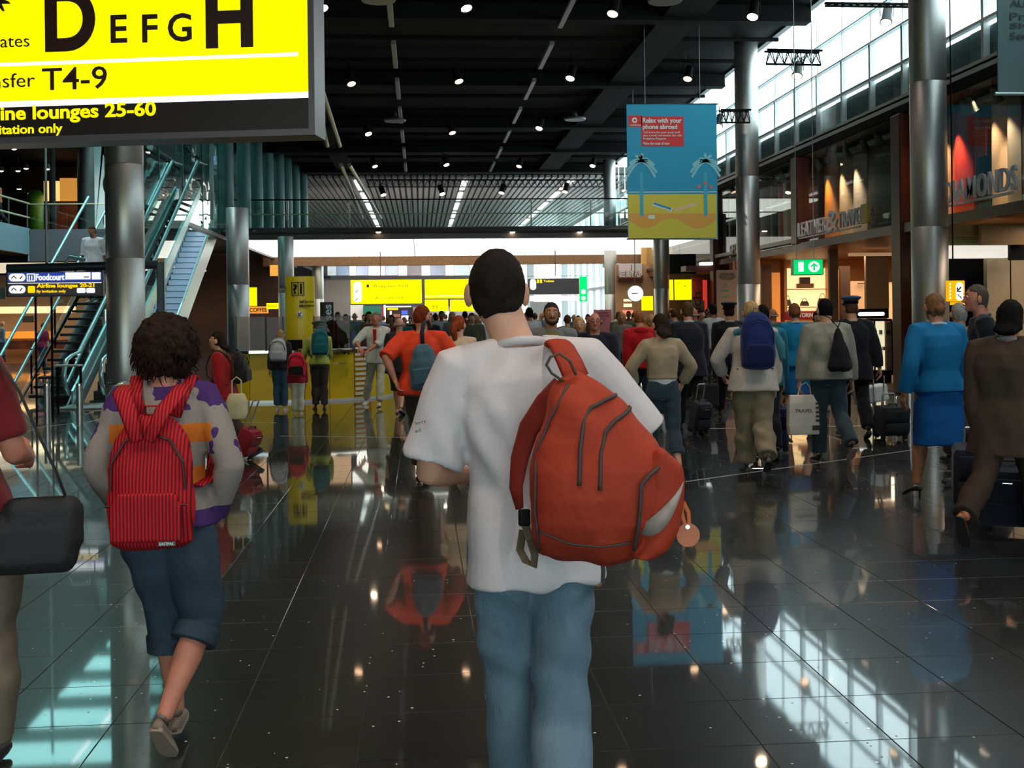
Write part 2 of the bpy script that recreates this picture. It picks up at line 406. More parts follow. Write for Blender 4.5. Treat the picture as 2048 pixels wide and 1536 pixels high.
for k in range(-4, 26):
    inp(MB().box(CEX, 9.45, -1.5 + k * 2.1, .5 + k * 2.1, 8.9, 8.92).obj('pane', SKYG, S1), S1)
    inp(MB().box(CEX, 9.45, .5 + k * 2.1, .6 + k * 2.1, 8.86, 8.95).obj('mullion', FRM, S1), S1)

# the hall goes on behind the camera, with a glazed end
WE = empty('wall_rear', (0, -9, 0), kind='structure')
inp(MB().box(-26, 9.3, -9.3, -9, 4.2, 9.9).box(9.3, 20, -9.3, -9, 0, 5.4).box(-26, -9, -9.3, -9, 0, 4.2).obj('panel', mat('rear_wall_grey', (.30, .29, .28), .7), WE), WE)
for k in range(7): inp(MB().box(-9 + k * 3, -8.9 + k * 3, -9.25, -9.1, 0, 4.2).obj('mullion', FRM, WE), WE)
for k in range(6): inp(MB().box(-8.9 + k * 3, -6.0 + k * 3, -9.2, -9.18, 0.1, 4.15).obj('pane', SKYG, WE), WE)
# right-hand shop wall --------------------------------------------------
WR = empty('wall_right', (WX, 20, 0), kind='structure')
def wr(mb, name, m, **k): return inp(mb.obj(name, m, WR, **k), WR)
wr(MB().box(WX - .1, WX + .25, -9, 54, 5.36, 5.52), 'trim_beam', BLACK)
wr(MB().box(WX - .06, WX - .02, 5, 54, 5.52, 5.66), 'spandrel', mat('spandrel', (.85, .92, .92), .3))
def yX(px, X=WX): return onX(px, 600, X).y
YP = [yX(1600), yX(1810)]
for px in (1434, 1602, 1809):
    Y = yX(px); wr(MB().box(WX - .16, WX + .35, Y - .22, Y + .22, 3.24 if px == 1602 else 0, 5.36, .02), 'pillar', DRED)
wr(MB().box(WX + 1.1, WX + 1.2, -9, 54, 3.25, 5.36), 'back_panel', mat('dark_teal_grey', srgb(40, 46, 46), .5))
wr(MB().box(WX - .02, WX + 6, -9, 54, 3.08, 3.24), 'soffit', mat('wood_soffit', srgb(120, 70, 38), .4, var=.2))
wr(MB().box(WX - .12, WX + .02, 5, yX(1597), 3.08, 3.26), 'fascia', mat('fascia_dark', srgb(52, 26, 18), .35))
wr(MB().box(WX - .12, WX + .02, yX(1597), 54, 3.30, 3.40), 'fascia', mat('fascia_dark'))
wr(MB().box(WX + 5.6, WX + 5.8, -9, 54, 0, 3.1), 'back_wall', WARM)
# glass of the upper display front, one pane per bay
GB = glassmat('display_glass', (.95, .97, .95), refl=.55, ior=1.3)
ys = [12.5, 15.2, 17.9, yX(1900), yX(1809), 25.6, yX(1602), 31.5, 34.3, yX(1434), 41, 45, 49]
for a, b in zip(ys[:-1], ys[1:]): wr(MB().box(WX, WX + .015, a + .02, b - .02, 3.26, 5.34), 'pane', GB)
# tall display panels behind the glass: (px_left, px_right, colour)
PAN = [(1442, 1458, (90, 70, 70)), (1459, 1474, (120, 116, 120)), (1521, 1545, (112, 108, 110)), (1546, 1557, (150, 130, 110)), (1558, 1567, (190, 50, 46)), (1568, 1592, (186, 160, 130)),
       (1612, 1650, (104, 50, 34)), (1651, 1680, (214, 140, 60)), (1681, 1708, (200, 180, 160)), (1709, 1737, (190, 186, 184)), (1738, 1796, (64, 66, 58)),  # warm pale entry paints a highlight, dark green-grey one a reflection
       (1893, 1908, (200, 150, 110)), (1909, 1951, (196, 60, 48)), (1953, 1985, (44, 66, 74)), (1987, 2018, (196, 170, 146)), (2020, 2046, (150, 146, 142)), (2048, 2110, (30, 30, 34))]  # first tan entry paints the warm highlight of the red panel
for i, (a, b, c) in enumerate(PAN):
    X = WX + .55; ya, yb = yX(b, X), yX(a, X)
    mb = MB(); n = 7; d = .10   # gently bowed sheet
    f = [(X - d * math.sin(PI * k / (n - 1)) * (1 if (yb - ya) > .4 else .4), ya + (yb - ya) * k / (n - 1)) for k in range(n)]
    poly = f + [(X + .03, f[-1][1]), (X + .03, f[0][1])]
    mb.prism([(p[0], p[1]) for p in poly], 1.85 if i < 11 else 1.95, 'z', 3.25)
    wr(mb, 'display_panel', mat('display_%d' % i, srgb(*c), .32, var=.10, vscale=2.5), smooth='auto')
    if i in (5, 7, 8, 9, 11, 12, 14, 15):
        spot((X - .45, (ya + yb) / 2, 5.15), (X + .1, (ya + yb) / 2, 3.6), 230, (1, .72, .42), 46, .9, .03)
wr(MB().box(WX + .44, WX + .46, yX(1982, WX + .5), yX(1958, WX + .5), 4.25, 4.75), 'display_card', mat('card_orange', srgb(205, 84, 40), .5))
# white light boxes over the panels and the small grey spotlights in front
for a, b in ((1690, 1712), (1715, 1752), (1650, 1680), (1755, 1792), (1545, 1590), (1955, 2002)):
    X = WX + .3; wr(MB().box(X, X + .4, yX(b, X), yX(a, X), 5.12, 5.24, .02), 'light_box', mat('lamp_box_grey', srgb(150, 172, 172), .4))
for j, px in enumerate((1545, 1562, 1583, 1633, 1661, 1691, 1727, 1756, 1792, 1928, 1942, 1990, 2042)):
    X = WX + .06; Y = yX(px, X)
    r = empty('spotlight', (X, Y, 5.34), label='small grey spotlight over the shop display, %s' % ['left of the red banner', 'over the red banner', 'left of the dark red pillar', 'over the rust panel', 'over the orange panel', 'left over the pale panel', 'right over the pale panel', 'left over the dark panel', 'beside the second pillar', 'just right of the near column', 'over the red panel', 'over the pale panel above the letters', 'at the right end'][j], cat='spotlight', group='grey spotlights along the shop front')
    MB().cyl((0, 0, 0), (0, 0, -.12), .012, n=6).obj('stem', STEELD, r)
    MB().cyl((0, -.02, -.12), (.12, .03, -.34), .06, .085, 12).cyl((.12, .03, -.34), (.135, .035, -.36), .09, .07, 12).obj('lamp_head', mat('lamp_grey', srgb(96, 108, 106), .45), r, smooth='auto')

def sign_text_wall(body, px0, px1, z0, z1, m, parent, X=WX - .14, depth=.022, bold=.008):
    ya, yb = yX(px0, X), yX(px1, X)
    text(body, (X, ya, z0), ya - yb, z1 - z0, m, parent, '-X', depth, bold, sp=1.12)
LETT = mat('silver_letters', srgb(214, 214, 224), .4, .0)
s_ = empty('shop_sign', (WX - .14, yX(1660), 3.38), label='raised silver letters reading LEATHER&TRAVEL on the shop front', cat='sign')
sign_text_wall('LEATHER', 1598, 1655, 3.40, 3.74, LETT, s_); sign_text_wall('&', 1655, 1679, 3.38, 3.84, LETT, s_); sign_text_wall('TRAVEL', 1679, 1729, 3.41, 3.76, LETT, s_)
inp(MB().box(WX - .13, WX - .08, yX(1732), yX(1597), 3.35, 3.385).obj('rail', LETT, s_), s_)
s_ = empty('shop_sign', (WX - .14, yX(1960), 3.38), label='raised silver letters reading DIAMONDS at the right edge', cat='sign')
sign_text_wall('DIAMONDS', 1893, 2037, 3.44, 3.82, LETT, s_); inp(MB().box(WX - .13, WX - .08, yX(2040), yX(1880), 3.39, 3.43).obj('rail', LETT, s_), s_)
s_ = empty('shop_plate', (WX - .16, yX(1745), 3.5), label='small yellow plate with a dark emblem beside the word TRAVEL', cat='sign')
inp(MB().box(WX - .17, WX - .12, yX(1752), yX(1739), 3.40, 3.80, .01).obj('plate', mat('plate_yellow', srgb(232, 196, 30), .4), s_), s_)
sign_text_wall('B', 1743, 1749, 3.50, 3.68, SIGNB, s_, X=WX - .19, depth=.01)
s_ = empty('shop_sign', (WX - .14, yX(1467), 3.3), label='small silver letters on the shop front left of the second steel column', cat='sign')
sign_text_wall('GIFTS', 1462, 1476, 3.32, 3.60, LETT, s_)

# columns ------------------------------------------------------------
def column(px, X, zt, rad, label, seams=(2.45, 5.1)):
    p = onX(px, 640, X); r = empty('column', (p.x, p.y, 0), label=label, cat='column', group='brushed steel columns of the hall')
    zs = [0] + [z for z in seams if z < zt] + [zt]
    for a, b in zip(zs[:-1], zs[1:]):
        MB().lathe([(rad - .006, a + .0), (rad, a + .008), (rad, b - .008), (rad - .006, b)], (0, 0, 0), 40).obj('shell', STEEL, r, smooth='auto')
    MB().lathe([(rad + .015, 0), (rad + .015, .06), (rad, .07)], (0, 0, 0), 32).obj('base_ring', STEELD, r, smooth='auto')
    return p
CR = [column(1861, 8.3, 8.4, .29, 'brushed steel column beside the nearest blue-suited woman', (2.95, 5.3)), column(1498, 8.25, 8.4, .29, 'tall steel column just right of the blue hanging banner', (2.3, 5.0)),
      column(1324, 8.3, 5.0, .27, 'steel column right behind the blue banner, beside the clock'), column(1222, 8.3, 8.3, .27, 'farthest steel column on the right, left of the clock')]
CLF = [column(252, -4.55, 8.4, .29, 'brushed steel column behind the curly-haired walker', (2.55, 4.0)), column(477, -4.6, 4.4, .28, 'grey steel column left of the yellow help desk'),
       column(573, -4.6, 4.4, .27, 'dark steel column behind the yellow totem'), column(637, -4.7, 4.6, .26, 'bronze-lit column right behind the yellow totem')]

# the footbridge with its luminous underside ---------------------------
BR = empty('footbridge', (0, 42, 0), label='footbridge with glass parapet and luminous white underside crossing the hall', cat='bridge')
def br(mb, name, m, **k): return inp(mb.obj(name, m, BR, **k), BR)
YB = 42.2; YF = 54.0; XL = -6.9
br(MB().box(XL - .15, 14, YB, YB + .5, 4.40, 4.84).box(XL - .15, 14, YB + .5, YF, 4.62, 4.8), 'deck', mat('fascia_grey_brown', srgb(84, 78, 76), .35, .3))
br(MB().cyl((XL - .15, YB - .05, 4.70), (14, YB - .05, 4.70), .10, n=12), 'fascia_tube', mat('fascia_grey_brown'))
x = XL + .6; k = 0
xs = [XL, -5.3] + [-5.3 + 2.55 * i for i in range(1, 8)]
for a, b in zip(xs[:-1], xs[1:]):
    br(MB().box(a + .02, b - .02, YB + .1, YF - .5, 4.36, 4.42), 'light_panel', PANEL)
br(MB().box(XL - .2, 14, YF - .45, YF + .1, 3.95, 4.5), 'rear_beam', mat('perforated_bronze', srgb(128, 92, 62), .4, .3, var=.3, vscale=30))
for k in range(9):
    a = XL + k * 2.2
    br(MB().box(a + .02, a + 2.17, YB + .05, YB + .065, 4.84, 5.80), 'pane', GLASS)
br(MB().cyl((XL, YB + .12, 5.32), (13, YB + .12, 5.32), .022, n=8), 'handrail', mat('rail_pale', srgb(214, 220, 180), .3, .3))
br(MB().cyl((XL, YB + .06, 5.84), (13, YB + .06, 5.84), .025, n=8), 'handrail', BLACK)
for k in range(9): br(MB().box(XL + k * 2.2 - .02, XL + k * 2.2 + .02, YB + .08, YB + .14, 4.84, 5.8), 'post', STEELD)

# triangular lighting truss hanging at the far end of the black ceiling ----
def truss(p, q, h, label, n):
    p, q = V(p), V(q); r = empty('lighting_truss', p, label=label, cat='truss'); d = q - p; L = d.length; d.normalize(); sd = d.cross(V((0, 0, 1))).normalized()
    for o in (V((0, 0, h)) + sd * h * .35, V((0, 0, h)) - sd * h * .35, V((0, 0, 0))): MB().cyl(o, o + d * L, .022, n=6).obj('chord', BLACK, r)
    mb = MB()
    for k in range(n):
        a = d * (L * k / n); b = d * (L * (k + .5) / n); c = d * (L * (k + 1) / n)
        for s2 in (1, -1):
            t = V((0, 0, h)) + sd * h * .35 * s2
            mb.cyl(a, b + t, .010, n=4); mb.cyl(b + t, c, .010, n=4)
    mb.obj('lattice', BLACK, r, kind='stuff')
    return r
Yt = 52.5
truss(onY(735, 374, Yt), onY(1235, 374, Yt), .32, 'long black lighting truss below the far edge of the dark ceiling', 40)
truss(onY(1440, 245, 26.5), onY(1500, 245, 26.5), .28, 'short black truss end right of the banner', 5)
truss(onY(1532, 128, 22), onY(1642, 130, 22), .26, 'short black truss reaching out under the skylight', 6)
truss(onY(1650, 12, 20.5), onY(1825, 14, 20.5), .05, 'thin black truss tube at the top beside the near column', 6)

# left: glass wall with teal tubes behind it ----------------------------
GW = empty('wall_left', (-5, 25, 0), kind='structure')
def gw(mb, name, m, **k): return inp(mb.obj(name, m, GW, **k), GW)
GX = -6.65
YG = [27.4 + 3.0 * k for k in range(13)]
for a, b in zip(YG[:-1], YG[1:]):
    gw(MB().box(GX, GX + .02, a + .02, b - .02, 4.35, 8.35), 'pane', TEALG)
    gw(MB().box(GX - .05, GX + .03, a - .02, a + .02, 4.35, 8.35), 'mullion', mat('teal_metal', srgb(66, 96, 94), .4, .3))
gw(MB().box(GX - .12, GX + .05, YG[0], YG[-1], 4.28, 4.40), 'base_rail', mat('fascia_grey_brown'))
for z in (5.85, 6.55): gw(MB().cyl((GX - .1, YG[0], z), (GX - .1, YG[-1], z), .025, n=6), 'tension_rod', BLACK)
TT = mat('teal_tube', srgb(58, 92, 90), .35, .3)
for k, px in enumerate((368, 412, 452, 487, 512, 534, 556, 572, 588, 604)):
    Y = 36 + k * 2.0; p = onY(px, 300, Y)
    mb = MB().lathe([(.24, 4.8), (.24, 11)], (p.x, p.y, 0), 20); gw(mb, 'tube_column', TT, smooth='auto')
gw(MB().box(-11.5, -6.9, 66, 66.2, 4.8, 12), 'rear_screen', mat('teal_dark', srgb(44, 66, 70), .6))
gw(MB().box(-9.6, -9.4, 54, 92, 4.8, 8.3), 'rear_screen', mat('brown_grey', srgb(120, 104, 94), .6))
# beams of the left atrium and its glass roof
RF = empty('ceiling', (-10, 34, 9.6), kind='structure')
def rf(mb, name, m, **k): return inp(mb.obj(name, m, RF, **k), RF)
ROOFG = glassmat('roof_glass_teal', (.66, .95, .93), ior=1.3)
for k in range(8):
    Y = 24 + k * 2.6
    for j in range(2):
        rf(MB().box(-11 + j * 2.15, -8.95 + j * 2.15, Y + .1, Y + 2.5, 9.6, 9.62), 'pane', ROOFG)
    rf(MB().box(-11.1, -6.7, Y - .1, Y + .1, 9.3, 9.6), 'beam', TT)
rf(MB().box(-6.8, -6.6, -9, 64, 8.4, 9.9), 'edge_beam', BEAM); rf(MB().box(-26, -11, -9, 64, 9.3, 9.7), 'dark_soffit', BLACK)
rf(MB().box(-11, -6.7, -9, 23.9, 9.4, 9.7), 'dark_soffit', BLACK); rf(MB().box(-11, -6.7, 44.9, 92, 11, 11.3), 'dark_soffit', BLACK)
for (x0, y0, x1, y1) in ((300, 295, 445, 392), (300, 322, 400, 382)):
    rf(MB().cyl(onY(x0, y0, 38), onY(x1, y1, 52), .11, n=10), 'brace_tube', STEELD)
rf(MB().box(-13.9, -9.2, 49.8, 50, 6.2, 9.3), 'bulkhead', mat('bulkhead_grey', srgb(70, 84, 88), .6))

# upper floor on the left, its gallery, shops above and below ------------
UF = empty('wall_left', (-14, 44, 0), kind='structure')
def uf(mb, name, m, **k): return inp(mb.obj(name, m, UF, **k), UF)
uf(MB().box(-26, -8.25, 42.3, 92, 4.62, 4.8), 'upper_floor', DGREY)
uf(MB().box(-8.3, -6.9, 42.3, 92, 4.62, 4.8), 'upper_floor', DGREY)
uf(MB().box(-26, -13.8, 30, 42.3, 4.62, 4.8), 'upper_floor', DGREY)
a_ = onY(62, 500, 42.2).x; b_ = onY(215, 500, 42.2).x
uf(MB().box(a_, b_ + 1.6, 42.1, 42.3, 3.70, 4.82), 'fascia_panel', mat('fascia_mid', srgb(88, 92, 98), .5))
uf(MB().box(-13.82, -13.70, 30, 42.2, 3.95, 4.86), 'fascia_panel', mat('fascia_blue', srgb(112, 142, 152), .4))
uf(MB().box(-13.75, a_ - .02, 42.1, 42.3, 3.70, 4.60), 'fascia_panel', LGREY)
uf(MB().box(-26, -9, 42.32, 50, 3.60, 3.66), 'lit_soffit', lit('lit_cream', (1, .86, .62), .75))
for k in range(7): uf(MB().cyl((-13.76, 31 + k * 1.85, 4.8), (-13.76, 31 + k * 1.85, 5.75), .025, n=6), 'rail_post', STEELD)
for z in (5.75, 5.25): uf(MB().cyl((-13.76, 30, z), (-13.76, 42.3, z), .035, n=8), 'handrail', mat('rail_pale'))
uf(MB().cyl((-13.7, 42.2, 5.72), (-8.4, 42.2, 5.72), .02, n=8), 'handrail', mat('rail_pale'))
for k in range(4): uf(MB().box(-13.7 + k * 1.3, -12.43 + k * 1.3, 42.19, 42.2, 4.85, 5.7), 'pane', GLASS)
# back of the food court upstairs
def pq(x0, x1, y0, y1, Y, t=.1):
    a, b = onY(x0, y1, Y), onY(x1, y0, Y); return MB().box(a.x, b.x, Y, Y + t, a.z, b.z)
uf(pq(-60, 205, 280, 470, 60, .2), 'rear_wall', mat('very_dark_brown', srgb(26, 16, 14), .7))
uf(pq(88, 118, 362, 402, 58), 'menu_light', lit('lit_amber', (1, .62, .2), 1.1))
uf(pq(120, 158, 356, 402, 58), 'menu_panel', lit('lit_orange_dim', (.8, .34, .06), .7))
uf(pq(96, 160, 403, 462, 57.5), 'counter_front', mat('brown_red', srgb(120, 60, 40), .6, var=.5, vscale=2))
uf(pq(288, 312, 385, 404, 55), 'menu_panel', lit('lit_orange_dim'))
uf(MB().lathe([(.30, 4.8), (.34, 5.2), (.36, 7.4), (.2, 7.6)], tuple(onY(71, 400, 55) * 1.0)[:2] + (0,), 18), 'green_post', mat('green_gloss', srgb(60, 130, 20), .3), smooth='auto')
for px, r_, m_ in ((174, .36, 'p'), (105, .12, 'q')):
    p = onY(px, 400, 47); uf(MB().lathe([(r_, 3.7), (r_, 9.3)], (p.x, p.y, 0), 24), 'round_column', STEELD if m_ == 'p' else DGREY, smooth='auto')
# white cladding strip with round holes beside it
p = onY(190, 470, 44); q = onY(215, 290, 44)
poly = [(p.x, 4.8), (q.x, 4.8)]
zz = 4.9
while zz < 9.0:
    poly += [(q.x, zz)] + [(q.x - .22 * math.sin(PI * t / 8), zz + .42 * (1 - math.cos(PI * t / 8))) for t in range(1, 8)] + [(q.x, zz + .84)]; zz += 1.3
poly += [(q.x, 9.2), (p.x, 9.2)]
uf(MB().prism(poly, .12, 'y', 44), 'cladding', WHITE)
p = onY(92, 400, 30); uf(MB().cyl((p.x, 30, 2.4), (p.x, 30, 9.3), .035, n=8), 'thin_post', STEELD)
# ground level shops on the left
uf(MB().box(-12.9, -6.3, 54.8, 55, 0, 4.6), 'dark_front', mat('amber_dark', srgb(70, 38, 22), .6, var=.5, vscale=.5))
uf(MB().box(-26, -12.9, 55, 55.2, 0, 3.7), 'shop_wall', mat('shop_cream', srgb(226, 196, 158), .6))
uf(pq(-40, 100, 662, 678, 54, .3), 'shop_counter', lit('lit_orange', (1, .33, .04), .8))
uf(pq(-40, 130, 680, 700, 53.5, .5), 'shop_shelf', mat('brown_red'))
uf(pq(45, 66, 632, 645, 53, .1), 'shop_picture', mat('dark_picture', (.06, .06, .05), .5)); uf(pq(0, 11, 575, 598, 40, .1), 'small_sign', mat('dark_picture'))
uf(pq(-60, 150, 612, 628, 50, .1), 'shop_beam', lit('lit_amber_dim', (1, .70, .36), .9))
uf(MB().box(-26, -25.8, -9, 92, 0, 9.5), 'end_wall', DGREY)
area((-14, 47, 3.4), (-14, 47, 0), 260, 8, 4, (1, .78, .5)); area((-14, 55, 7.5), (-14, 55, 0), 120, 6, 4, (1, .6, .3))

# stairs and escalators ------------------------------------------------
SB = mat('balustrade_pale', srgb(178, 216, 220), .25, .5)
STEP = mat('step_blue_grey', srgb(168, 176, 196), .5, .1)
STEPD = mat('stair_tread_dark', srgb(22, 24, 27), .45)
SWH = mat('skirt_white', srgb(222, 238, 238), .3, .2)
def flight(X0, X1, Y0, n, name, label, cat, tread, nosing, open_=False, base=0.0, rise=.1655, run=.2868):
    r = empty(name, (X0, Y0, 0), label=label, cat=cat); W = X1 - X0
    for k in range(n):
        y, z = k * run, base + k * rise
        mb = MB()
        if open_: mb.box(.02, W - .02, y - .02, y + run + .02, z + rise - .055, z + rise, .008)
        else: mb.box(.02, W - .02, y, y + run + .01, z - .05, z + rise, .006)
        mb.obj('step', tread, r)
        if not open_: MB().box(.02, W - .02, y - .006, y + .0, z + rise - .02, z + rise + .002).obj('nosing', nosing, r)
    return r, W, n * rise, n * run
def rail(r, x, y0, z0, y1, z1, rad, m, name='handrail', flat=None):
    MB().tube([(x, y0, z0), (x, y1, z1)], [(rad, rad * (flat or 1))] * 2, 10, ref=(1, 0, 0)).obj(name, m, r, smooth='auto')
def sheet(r, x, t, y0, y1, za, zb, zc, zd, name, m):
    MB().prism([(y0, za), (y1, zb), (y1, zc), (y0, zd)], t, 'x', x).obj(name, m, r)
SLOPE = .1655 / .2868
# the dark open stair
r, W_, H_, D_ = flight(-7.55, -6.62, 23.0, 29, 'staircase', 'dark open-tread staircase rising behind the food court sign', 'stairs', STEPD, BLACK, open_=True)
for x in (0, W_ - .03): sheet(r, x, .03, -.6, D_, -.02, H_ - .1, H_ + .22, .0, 'stringer', mat('stringer_dark', (.03, .035, .04), .4))
for x, m_ in ((-.02, SB), (W_ + .02, SB)):
    rail(r, x, -.7, .42, D_, H_ + .92, .032, m_)
    sheet(r, x - .006, .012, -.55, D_, .12, H_ + .3, H_ + .85, .45, 'pane', GLASS)
for k in range(6): MB().cyl((-.02, .3 + k * 1.5, (.3 + k * 1.5) * SLOPE), (-.02, .3 + k * 1.5, (.3 + k * 1.5) * SLOPE + .88), .02, n=6).obj('post', BLACK, r)
sheet(r, .03, W_ - .06, .1, D_, -.25, H_ - .42, H_ - .36, -.19, 'underside', mat('stair_gap_shade', srgb(74, 64, 62), .6, var=.3, vscale=2))  # dark sheet added below the open treads to shade the gaps
for q in ((-8.6, 24), (-8.6, 30), (-8.6, 36), (-5.2, 30), (-11, 38), (-10.5, 40.5)): spot((q[0], q[1], 9.0), (q[0] + .2, q[1] + 2.6, 0), 620, (.88, .97, 1), 110, .7, .1)  # added cool fill over stairs, escalators and cladding, no fixtures
# escalators
def escalator(X0, X1, Y0, n, label, tread, skirt, hr, wide=.0, inner=.18, solid=True, rise=.1655, run=.2868):
    r, W, H, D = flight(X0, X1, Y0, n, 'escalator', label, 'escalator', tread, mat('nosing_dark', srgb(70, 82, 100), .5), base=-.1, rise=rise, run=run)
    H -= .1
    for sg, x in ((-1, 0), (1, W)):
        xo = x + sg * inner
        sheet(r, min(x, xo), abs(xo - x), -.5, D + .3, -.05, H + .12, H + .34, .22, 'skirt', skirt)
        sheet(r, xo - .02 if sg > 0 else xo - .01, .035, -.7, D + .3, .05, H + .3, H + (.96 if solid else .4), .84 if solid else .3, 'balustrade', skirt)
        if not solid: sheet(r, xo - .006, .012, -.5, D + .3, .2, H + .3, H + 1.0, .9, 'pane', GLASS)
        pts = [(xo, -.9, .25), (xo, -1.12, .45), (xo, -1.15, .68), (xo, -1.0, .88), (xo, -.7, .95), (xo, -.2, 1.0), (xo, D, H + 1.02), (xo, D + 1.2, H + 1.1)]
        MB().tube(pts, [(.045, .028)] * len(pts), 8, ref=(1, 0, 0)).obj('handrail', hr, r, smooth=True)
    MB().box(-.2, W + .2, -1.3, 0, .0, .03, .01).obj('landing_plate', STEEL, r)
    return r
escalator(-6.30, -5.85, 22.6, 29, 'narrow escalator between the dark stairs and the first steel column', STEPD, SB, SB, inner=.1, solid=False)
escalator(-8.22, -7.30, 33.9, 24, 'escalator with pale blue-grey steps and broad white skirts', STEP, SWH, SB, inner=.16, rise=.2, run=.3466)
# outer glass rail left of the stairs and the glass barrier in front
r = empty('glass_barrier', (-8.2, 23, 0), label='glass barrier with slanting metal rail left of the dark stairs', cat='barrier')
inp(MB().cyl((-8.2, 23.2, .78), (-8.3, 30, 4.7), .034, n=8).cyl((-8.2, 23.2, .78), (-12, 22.6, .78), .034, n=8).obj('handrail', SB, r), r)
inp(MB().box(-12, -8.22, 22.85, 22.87, .08, .75).obj('pane', GLASS, r), r)
for x in (-8.25, -9.4, -10.6): inp(MB().cyl((x, 22.9, 0), (x, 22.9, .78), .025, n=6).obj('post', BLACK, r), r)
r = empty('glass_barrier', (-6.6, 20.5, 0), label='low glass barrier with flat steel cap in front of the escalator foot', cat='barrier')
a_ = onY(108, 800, 20.6); b_ = onY(160, 800, 20.6)
inp(MB().box(a_.x, b_.x, 20.55, 20.8, .80, .83, .01).obj('cap_rail', STEEL, r), r)
inp(MB().box(a_.x, b_.x, 20.65, 20.66, .05, .80).obj('pane', GLASS, r), r)
inp(MB().cyl((a_.x + .05, 20.66, 0), (a_.x + .05, 20.66, .8), .025, n=8).cyl((b_.x, 20.66, 0), (b_.x, 20.66, .8), .025, n=8).obj('post', BLACK, r), r)
# portal frame with the food court sign
YS = 19.0
r = empty('portal_frame', tuple(onY(320, 760, YS))[:2] + (0,), label='dark steel portal frame carrying the food court sign', cat='frame')
a_, b_ = onY(14, 537, YS), onY(318, 529, YS)
MBp = MB().tube([a_, b_], [(.05, .07)] * 2, 10, ref=(0, 1, 0)); inp(MBp.obj('beam', mat('portal_blue_grey', srgb(54, 64, 72), .35, .4), r, smooth='auto'), r); r['_'] = 0; del r['_']
inp(MB().tube([onY(15, 549, YS), onY(214, 545, YS)], [.03] * 2, 8).obj('lower_rail', DGREY, r), r)
inp(MB().box(b_.x - .03, b_.x + .09, YS - .06, YS + .06, 0, b_.z + .04, .015).obj('post', mat('portal_blue_grey'), r), r)
for px in (71, 103): 
    p = onY(px, 600, YS + .1); inp(MB().cyl((p.x, p.y, 0), (p.x, p.y, b_.z), .018, n=8).obj('post', BLACK, r), r)
inp(MB().tube([onY(130, 528, YS), onY(140, 514, YS), onY(172, 520, YS)], [.03] * 3, 8).obj('rail_end', SB, r), r)

def signbox(name, label, x0, x1, y0, y1, Y, m, dep=.12, frame=None, tilt=0.0, cat='sign', group=None, fr=None):
    """a box whose face stands at depth Y (turned by tilt about its lower left corner); P() finds a point of that face"""
    a = onY(x0, y1, Y); n = Matrix.Rotation(tilt, 3, 'Z') @ V((0, -1, 0)); xa = Matrix.Rotation(tilt, 3, 'Z') @ V((1, 0, 0))
    def L2(px, py):
        d = ray(px, py); t = (a - CAM).dot(n) / d.dot(n); q = CAM + d * t - a; return q.dot(xa), q.z
    W, H = L2(x1, y0)
    r = empty(name, a, rz=tilt, label=label, cat=cat, group=group)
    MB().box(0, W, 0, dep, 0, H, .012).obj('face', m, r)
    if frame is not None:
        t = fr or max(.015, H * .03)
        for q in ((0 - t, W + t, -t, 0), (0 - t, W + t, H, H + t), (-t, 0, 0, H), (W, W + t, 0, H)):
            MB().box(q[0], q[1], -.02, dep + .01, q[2], q[3]).obj('frame', frame, r)
    def P(px, py, off=.012):
        c = L2(px, py); return V((c[0], -off, c[1]))
    def txt(body, u0, u1, v0, v1, mm, bold=.01, depth=.004):
        lo, hi, h0 = P(u0, v1), P(u1, v0), P(u0, v0); q = r.matrix_basis @ lo
        text(body, q, hi.x - lo.x, h0.z - lo.z, mm, r, Matrix.Rotation(tilt, 4, 'Z') @ Matrix.Rotation(R(90), 4, 'X'), depth, bold)
    def patch(u0, u1, v0, v1, mm, nm='patch', rad=0.0, off=.008):
        lo, hi = P(u0, v1), P(u1, v0); w2, h2 = hi.x - lo.x, hi.z - lo.z; rad_ = min(rad, w2 / 2, h2 / 2)
        if rad_ <= 0: poly = [(lo.x, lo.z), (hi.x, lo.z), (hi.x, hi.z), (lo.x, hi.z)]
        else:
            poly = []
            for cx, cz, a0 in ((hi.x - rad_, lo.z + rad_, -90), (hi.x - rad_, hi.z - rad_, 0), (lo.x + rad_, hi.z - rad_, 90), (lo.x + rad_, lo.z + rad_, 180)):
                poly += [(cx + rad_ * math.cos(R(a0 + t)), cz + rad_ * math.sin(R(a0 + t))) for t in range(0, 91, 15)]
        return MB().prism(poly, off + .002, 'y', -off).obj(nm, mm, r)
    def line(pts, wpx, mm, nm='mark', off=.012):
        pts = [P(*p, off) for p in pts]; s_ = FPX / Y; rings = []
        for i, p in enumerate(pts):
            t = (pts[min(i + 1, len(pts) - 1)] - pts[max(i - 1, 0)]).normalized(); u = t.cross(V((0, 1, 0))).normalized() * (wpx / s_ / 2)
            rings.append([p - u, p + u, p + u + V((0, .004, 0)), p - u + V((0, .004, 0))])
        MB().loft(rings).obj(nm, mm, r)
    return r, txt, patch, line, P

